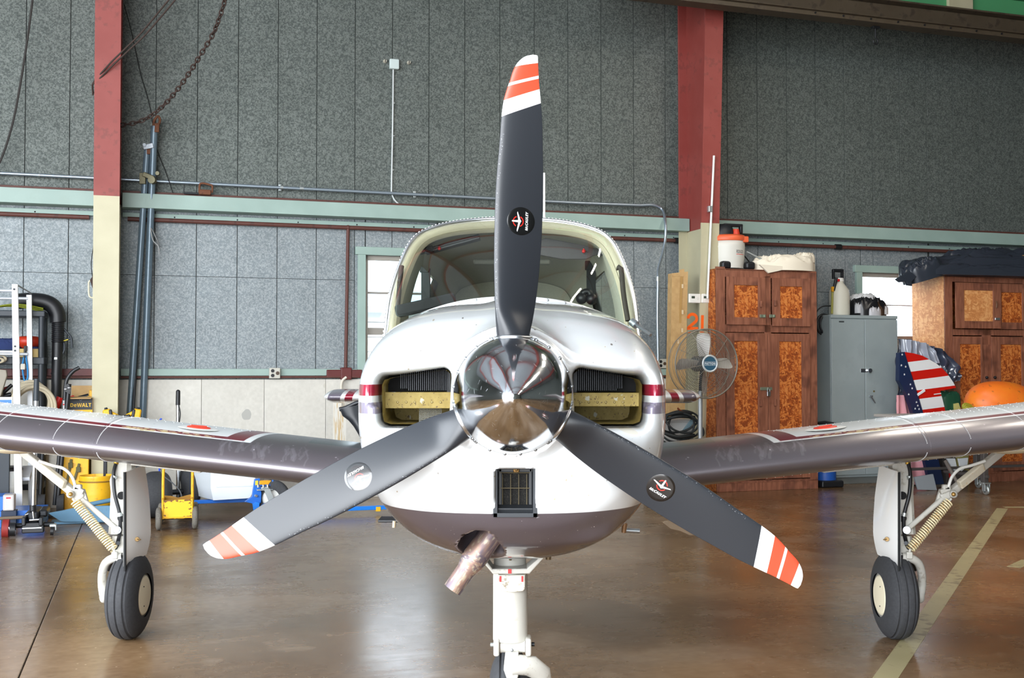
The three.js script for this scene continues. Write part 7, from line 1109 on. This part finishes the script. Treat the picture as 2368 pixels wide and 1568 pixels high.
{ // second cabinet, with open upper doors
  const { g, q } = wthing('wooden_cabinet', 'wooden chipboard cabinet under the black tarp, one upper door ajar', 'cabinet', 2280, 0.78, {}), X = (x) => q(x, 800)[0], top = q(2280, 640)[1], l = X(2186), r = l + 1.25, D = 0.6, sh = plain(0x5a3a26, 0.8);
  part(g, 'side_panel', box(0.02, top, D, l + 0.01, top / 2, -D / 2 - 0.001), M.osbPale, 'pale chipboard side'); part(g, 'side_panel', box(0.02, top, D, r - 0.01, top / 2, -D / 2), M.wood); part(g, 'back_panel', box(r - l, top, 0.012, (l + r) / 2, top / 2, -D), M.osb); part(g, 'top_panel', box(r - l, 0.02, D, (l + r) / 2, top - 0.01, -D / 2), M.wood);
  const fr = (x0, x1, T, B) => box(x1 - x0, T - B, 0.02, (x0 + x1) / 2, (T + B) / 2, -0.01, { r: 0.003 }), hy = (y) => q(2280, y)[1];
  part(g, 'frame_stile', fr(l, X(2204), top, 0), M.wood); part(g, 'frame_stile', fr(r - 0.1, r, top, 0), M.wood); part(g, 'frame_stile', fr(X(2272), X(2292), hy(762), 0.1), M.wood); part(g, 'frame_rail', fr(X(2204), r - 0.1, top, hy(654)), M.wood); part(g, 'frame_rail', fr(X(2204), r - 0.1, hy(762), hy(776)), M.wood); part(g, 'kick_board', fr(l, r, 0.12, 0), M.wood); part(g, 'shelf', box(r - l - 0.04, 0.02, D - 0.04, (l + r) / 2, hy(770), -D / 2), sh);
  let d = doorLeaf(g, q, 2204, 655, 2308, 760, 2223, 672, 2290, 743, M.osbPale); d.position.z = 0.03; part(d, 'hasp', [box(0.07, 0.03, 0.02, ...Z3(q, 2302, 738, 0.03).toArray())], M.alu); part(d, 'door_pull', tube([[2299, 697], [2301, 703], [2300, 712]].map(([x, y]) => Z3(q, x, y, 0.045)), 0.009, 16, 7), plain(0x6a4a34, 0.5));
  d = doorLeaf(g, q, 2310, 657, 2382, 762, 2313.5, 677, 2361, 746, M.osb); doorLeaf(g, q, 2204, 778, 2271, 1100, 2219, 796, 2267, 0, M.osb, 0.13); const d2 = doorLeaf(g, q, 2292, 779, 2384, 1100, 2313, 797, 2361, 0, M.osb, 0.13); for (const x of [2282, 2301]) part(d2, 'door_knob', sph(0.018, ...Z3(q, x, 873, 0.03).toArray()), M.black); part(g, 'frame_stile', fr(X(2267), X(2314), hy(797), 0.1).translate(0, 0, 0.004), M.wood);
  const tp = wthing('black_tarp', 'black plastic tarpaulin heaped on the second wooden cabinet', 'tarp', 2235, 0.52, { h: top, py: 640 }), w = tp.q(2560, 640)[0] - tp.q(2082, 640)[0], mat = phys({ color: 0x2c323c, roughness: 0.3, specularIntensity: 1 });
  const cx = (tp.q(2560, 640)[0] + tp.q(2082, 640)[0]) / 2; part(tp.g, 'tarp_heap', heap(w, 0.3, 0.74, 61, { ridge: 0.55, freq: 3, n: 72, outline: (a) => 1 }).translate(cx, -0.005, 0), mat); part(tp.g, 'tarp_fold', [heap(w * 0.62, 0.26, 0.5, 63, { ridge: 0.6, freq: 3.4, n: 56 }).translate(cx + 0.05, 0.14, -0.05)], mat); part(tp.g, 'tarp_fold', [heap(w * 0.9, 0.16, 0.3, 67, { ridge: 0.7, freq: 4, n: 52 }).translate(cx, 0.0, 0.3)], mat);
  part(tp.g, 'tarp_corner', [heap(0.5, 0.26, 0.4, 65, { ridge: 0.5, freq: 3, n: 40 }).rotateZ(0.3).translate(tp.q(2120, 640)[0] - 0.02, -0.04, 0.18)], mat); part(tp.g, 'tarp_corner', ext([[2071, 646], [2100, 628], [2118, 640], [2106, 652], [2108, 662], [2098, 660], [2094, 652], [2080, 653]].map(([x, y]) => tp.q(x, y, 0.3)), 0.03, { z: 0.28, bevel: 0.01 }), mat);
  const pk = wthing('tan_parcel', 'tan paper parcel lying on the black tarpaulin', 'parcel', 2362, 0.66, { h: top + 0.2, py: 605 }); part(pk.g, 'parcel', box(0.22, 0.1, 0.2, pk.q(2372, 600)[0], 0.05, 0, { r: 0.035, seg: 3, rz: 0.15 }), plain(0xc49a5a, 0.7));
}
// ------------------------------------------------------------------ in front of the second cabinet
{
  const pt = wthing('plastic_sheet', 'shiny grey and black plastic sheeting bundled behind the striped tail fin', 'plastic sheeting', 2140, 0.84, { h: 0 }), zq = (x, y) => { const [a, b] = pt.q(x, y); return V(a, b, 0); }, film = phys({ color: 0x3a4254, roughness: 0.18, clearcoat: 1, clearcoatRoughness: 0.1 });
  const rows = []; for (let j = 0; j <= 26; j++) { const t = j / 26, row = []; for (let i = 0; i <= 48; i++) { const k = i / 48, x = lerp(2072, lerp(2168, 2204, Math.min(1, t * 1.6)), k), y = lerp(lerp(784, 812, k ** 1.6), lerp(930, 880, k), t), f = Math.sin(k * 34 + t * 9 + 3 * noise(k * 6, t * 5, 64, 71)) * 0.03 + 0.05 * noise(k * 9, t * 6, 64, 72); const p = zq(x, y); p.z = f + 0.1 - 0.1 * (1 - k); row.push(p); } rows.push(row); }
  part(pt.g, 'sheet', loft(rows), film); const rows2 = rows.slice(0, 12).map((r) => r.slice(4, 34).map((p, i) => p.clone().add(V(0.0, 0.0, 0.03 + 0.03 * Math.sin(i * 1.3))))); part(pt.g, 'pale_film', loft(rows2), phys({ color: 0xb4bccc, roughness: 0.2, clearcoat: 1, transmission: 0.25, thickness: 0 })); part(pt.g, 'crate_under', box(0.45, 0.8, 0.2, pt.q(2122, 900)[0], 0.4, -0.12), plain(0x4a443c, 0.8));
  // striped tail fin: blue leading part with stars, red and white stripes
  const f = wthing('striped_tail_fin', 'aircraft tail fin painted with red and white stripes and a navy edge', 'tail fin', 2140, 1.05, { h: 0 }), Q = (x, y) => f.q(x, y);
  const out = [[2092, 814], [2112, 817], [2133, 822.5], [2150, 832], [2166, 841], [2179, 852], [2189, 862], [2197, 873], [2205, 885], [2211, 897], [2174, 904], [2180, 925], [2188, 958], [2200, 1010], [2152, 1012], [2136, 958], [2125, 917]];
  const at = (y) => lerp(2092, 2136, (y - 814) / 144), clipY = (a, b) => { const p = []; const sl = -0.13, yy = (x, y) => y - sl * (x - 2092); const poly = out; const cut = (pts, lim, keep) => { const r = []; pts.forEach((A0, i) => { const B0 = pts[(i + 1) % pts.length], fa = keep * (yy(...A0) - lim), fb = keep * (yy(...B0) - lim); if (fa >= 0) r.push(A0); if ((fa >= 0) !== (fb >= 0)) { const t = fa / (fa - fb); r.push([lerp(A0[0], B0[0], t), lerp(A0[1], B0[1], t)]); } }); return r; }; return cut(cut(poly, a, 1), b, -1); };
  const R1 = plain(0xc8180e, 0.35), W1c = plain(0xe6ebee, 0.35), bands = [[790, 838.6], [838.6, 861.6], [861.6, 882], [882, 906.5], [906.5, 927], [927, 953], [953, 975], [975, 1000], [1000, 1040]];
  bands.forEach(([a, b], i) => { const p = clipY(a, b); if (p.length > 2) part(f.g, 'stripe_panel', ext(p.map(([x, y]) => Q(x, y)), 0.05, { z: -0.05 }), i % 2 ? W1c : R1, i % 2 ? 'white stripe' : 'red stripe'); });
  const navy = ext([[2079, 816], [2091, 814], [2135, 958], [2150, 1012], [2150, 1125], [2182, 1125], [2166, 1030], [2150, 1012]].slice(0, 4).concat([[2128, 1012], [2112, 958], [2098, 915], [2078, 880]]).map(([x, y]) => Q(x, y)), 0.06, { z: -0.055, bevel: 0.004 }); part(f.g, 'leading_edge', navy, M.navy, 'navy leading edge');
  part(f.g, 'lower_spar', ext([[2126, 1010], [2158, 1010], [2184, 1122], [2152, 1124]].map(([x, y]) => Q(x, y)), 0.05, { z: -0.05 }), M.navy, 'navy lower part'); const foot = Q(2168, 1120); part(f.g, 'rest_block', box(0.3, Math.max(0.02, foot[1]), 0.2, foot[0], foot[1] / 2, -0.05), plain(0x55504a, 0.8));
  for (const [x, y] of [[2085, 820], [2083, 845], [2093, 848], [2090, 866], [2104, 889], [2108, 898], [2100, 912], [2118, 930], [2121, 938], [2124, 946], [2115, 945], [2128, 957], [2156, 1040], [2160, 1060]]) part(f.g, 'star', ext(Array.from({ length: 10 }, (_, i) => { const a = i / 10 * 6.283 + 0.3, r = i % 2 ? 0.006 : 0.014, c = Q(x, y); return [c[0] + r * Math.cos(a), c[1] + r * Math.sin(a)]; }), 0.002, { z: 0.0095 }), W1c);
  part(f.g, 'tab_bracket', [box(0.12, 0.03, 0.012, ...Z3(f.q, 2130, 908, 0.006).toArray(), { rz: 0.5 }), box(0.1, 0.012, 0.01, ...Z3(f.q, 2168, 911, 0.006).toArray(), { rz: 0.1 })], W1c);
  const pk = wthing('pink_cover', 'pink quilted cover hanging behind the striped tail fin', 'cover', 2105, 0.98, { h: 0 }), pr = []; for (let j = 0; j <= 20; j++) { const t = j / 20, row = []; for (let i = 0; i <= 20; i++) { const k = i / 20, [x, y] = pk.q(lerp(2079, lerp(2102, 2152, t), k), lerp(914, 1122, t)); row.push(V(x, Math.max(y, 0.005), 0.02 * Math.sin(k * 11 + t * 3) + 0.015 * noise(k * 5, t * 7, 64, 77) - 0.06)); } pr.push(row); } part(pk.g, 'cover_cloth', loft(pr), M.pink);
  const gp = wthing('grey_panel', 'small grey sheet metal panel propped on the floor below the wing', 'panel', 2138, 1.35, { h: 0 }), g4 = [[2112, 1103], [2155, 1096], [2164, 1134], [2121, 1132]].map(([x, y]) => { const p = gp.q(x, y); return [p[0], Math.max(p[1], 0.0)]; }); part(gp.g, 'panel_sheet', ext(g4, 0.02, { bevel: 0.004 }), plain(0xa9b1b8, 0.4, 0.3));
  const gn = wthing('green_bag', 'dark green bag standing behind the striped tail fin', 'bag', 2192, 0.9, { h: 0.78, py: 930 }); const gh = gn.q(2190, 903)[1]; part(gn.g, 'bag_stand', box(0.3, 0.78, 0.2, 0, -0.39, -0.02), plain(0x2f2a28, 0.8)); part(gn.g, 'bag_body', heap(0.32, gh, 0.15, 79, { ridge: 0.2, freq: 2, n: 36, flat: 0.35 }), plain(0x17523a, 0.6));
  const yb = wthing('yellow_board', 'pale yellow board end between green bag and yellow hose', 'board', 2216, 1.0, { h: 0 }); part(yb.g, 'board', ext([[2208, 934], [2217, 932], [2228, 965], [2240, 1040], [2214, 1040], [2210, 962]].map(([x, y]) => yb.q(x, y)), 0.03, { z: -0.03 }), plain(0xc9c276, 0.6)); part(yb.g, 'board_foot', box(0.16, yb.q(2224, 1039)[1], 0.06, yb.q(2226, 1040)[0], yb.q(2224, 1039)[1] / 2, -0.02), plain(0x8c8450, 0.7));
  // wheeled table with the orange fairing and the hose on it
  const t = wthing('rolling_table', 'grey topped rolling table carrying the orange fairing', 'table', 2250, 1.95, { h: 0 }), q = t.q, th = q(2180, 962)[1], x0 = q(2116, 960)[0], x1 = q(2470, 960)[0];
  part(t.g, 'table_top', box(x1 - x0, 0.03, 0.72, (x0 + x1) / 2, th - 0.015, -0.35, { r: 0.006 }), plain(0xb9b6b0, 0.45)); 
  const leg = (px, z) => { const x = q(px, 1100)[0]; part(t.g, 'leg', box(0.06, th - 0.16, 0.06, x, (th - 0.03 + 0.13) / 2, z, { r: 0.006 }), plain(0x4a4644, 0.5)); part(t.g, 'caster', [lathe(tyreProf(0.052, 0.018, []), 24).rotateZ(Math.PI / 2).translate(x + 0.02, 0.052, z), box(0.1, 0.014, 0.09, x, 0.127, z), box(0.008, 0.09, 0.05, x - 0.012, 0.085, z), box(0.008, 0.09, 0.05, x + 0.05, 0.085, z)], M.zinc); };
  leg(2281, -0.03); leg(2352, -0.62); leg(2185, -0.62); leg(2440, -0.02); part(t.g, 'stretcher', [box(0.03, 0.03, 0.7, q(2281, 1100)[0], 0.2, -0.32), box(x1 - x0 - 0.3, 0.03, 0.03, (x0 + x1) / 2 + 0.1, 0.24, -0.62)], plain(0x4a4644, 0.5)); part(t.g, 'cross_brace', [cyl(Z3(q, 2186, 1066, -0.5), Z3(q, 2216, 1120, -0.3), 0.02)], plain(0x6a625c, 0.5));
  const o = wthing('orange_fairing', 'orange domed fairing lying on the rolling table', 'fairing', 2315, 1.58, { h: th, py: 948 }), ow = o.q(2400, 940)[0] - o.q(2241, 940)[0], oh = o.q(2315, 884)[1] - o.q(2315, 948)[1]; const od = []; for (let j = 0; j <= 24; j++) { const a = j / 24 * Math.PI / 2, row = []; for (let i = 0; i < 48; i++) { const b = i / 48 * 6.283, c = Math.cos(a) ** 0.85; row.push(V(Math.cos(b) * c * ow / 2 + 0.0 - 0.06 * Math.sin(a), 0.02 + oh * Math.sin(a) ** 0.95 - 0.03 * Math.cos(b) * c * 0, Math.sin(b) * c * 0.3)); } od.push(row); } part(o.g, 'dome_shell', loft(od, { closed: true, cap0: true }).rotateZ(-0.03).translate(o.q(2320, 940)[0], 0.03, 0), M.orange); part(o.g, 'shell_lip', tube(od[0].filter((_, i) => i % 3 === 0), 0.012, 90, 7, true).rotateZ(-0.03).translate(o.q(2320, 940)[0], 0.03, 0), M.orange);
  const h = wthing('yellow_hose', 'yellow hose coiled on the table under the orange fairing', 'hose', 2262, 1.72, { h: th, py: 955 }), hm = plain(0x9c9a2c, 0.55); for (let k = 0; k < 5; k++) part(h.g, 'hose_turn', tube([[2300 + 6 * k, 953 + k], [2262, 944 + 2.5 * k], [2236 + 2 * k, 934 + 3.2 * k], [2227 + 3 * k, 937 + 3.4 * k], [2230 + 4 * k, 946 + 2.4 * k], [2256 + 6 * k, 956 + 0.8 * k], [2310 + 4 * k, 958]].map(([x, y]) => { const p = Z3(h.q, x, y, 0.05 * k - 0.1); p.y = Math.max(p.y, 0.014); return p; }), 0.012, 60, 8), hm);
  const wl = wthing('white_wedges', 'white and red painted metal parts standing on the floor under the table', 'metal parts', 2208, 1.0, { h: 0 }); part(wl.g, 'white_part', ext([[2187, 1060], [2206, 1060], [2212, 1088], [2205, 1090]].map(([x, y]) => wl.q(x, y)), 0.02, {}), W1c); part(wl.g, 'white_part', ext([[2210, 1060], [2232, 1058], [2230, 1078], [2216, 1090]].map(([x, y]) => wl.q(x, y)), 0.02, { z: 0.03 }), W1c); part(wl.g, 'red_part', ext([[2186, 1080], [2194, 1086], [2200, 1098], [2188, 1104]].map(([x, y]) => wl.q(x, y)), 0.02, { z: 0.04 }), R1); const wy = wl.q(2208, 1088)[1]; part(wl.g, 'part_stand', box(0.3, wy, 0.1, wl.q(2207, 1088)[0], wy / 2, 0.0), plain(0x443f3c, 0.7));
}
// ------------------------------------------------------------------ strip lamps high over the right side of the airplane, mirrored in its nose
{
  const lampAt = (s, n, label) => { const p = HP(s, HH - 0.9, n), g = thing('ceiling_lamp', label, 'lamp', p, YAW, 'row of twin tube lamps'); part(g, 'housing', box(0.32, 0.06, 1.3, 0, 0.05, 0, { r: 0.01 }), M.whiteFlat); for (const x of [-0.08, 0.08]) part(g, 'lamp_tube', cyl([x, 0, -0.6], [x, 0, 0.6], 0.03, 0.03, 12), std({ color: 0xffffff, emissive: 0xfff4e2, emissiveIntensity: 20 }));
    for (const z of [-0.5, 0.5]) part(g, 'hanger', cyl([0, 0.07, z], [0, 0.9, z], 0.004), M.steel);
    const l = new THREE.RectAreaLight(0xfff6e8, 45, 0.3, 1.2); l.name = 'lamp_glow'; l.position.copy(HP(s, HH - 0.94, n)); l.rotation.order = 'YXZ'; l.rotation.set(-Math.PI / 2, YAW, 0, 'YXZ'); scene.add(l); };
  [[3.6, 'nearest the wooden cabinet'], [5.9, 'above the wing'], [8.2, 'above the propeller'], [10.5, 'in front of the propeller'], [12.8, 'nearest the front door']].forEach(([n, w]) => lampAt(2.7, n, `twin tube ceiling lamp, the one ${w}`));
}
renderer.render(scene, camera);
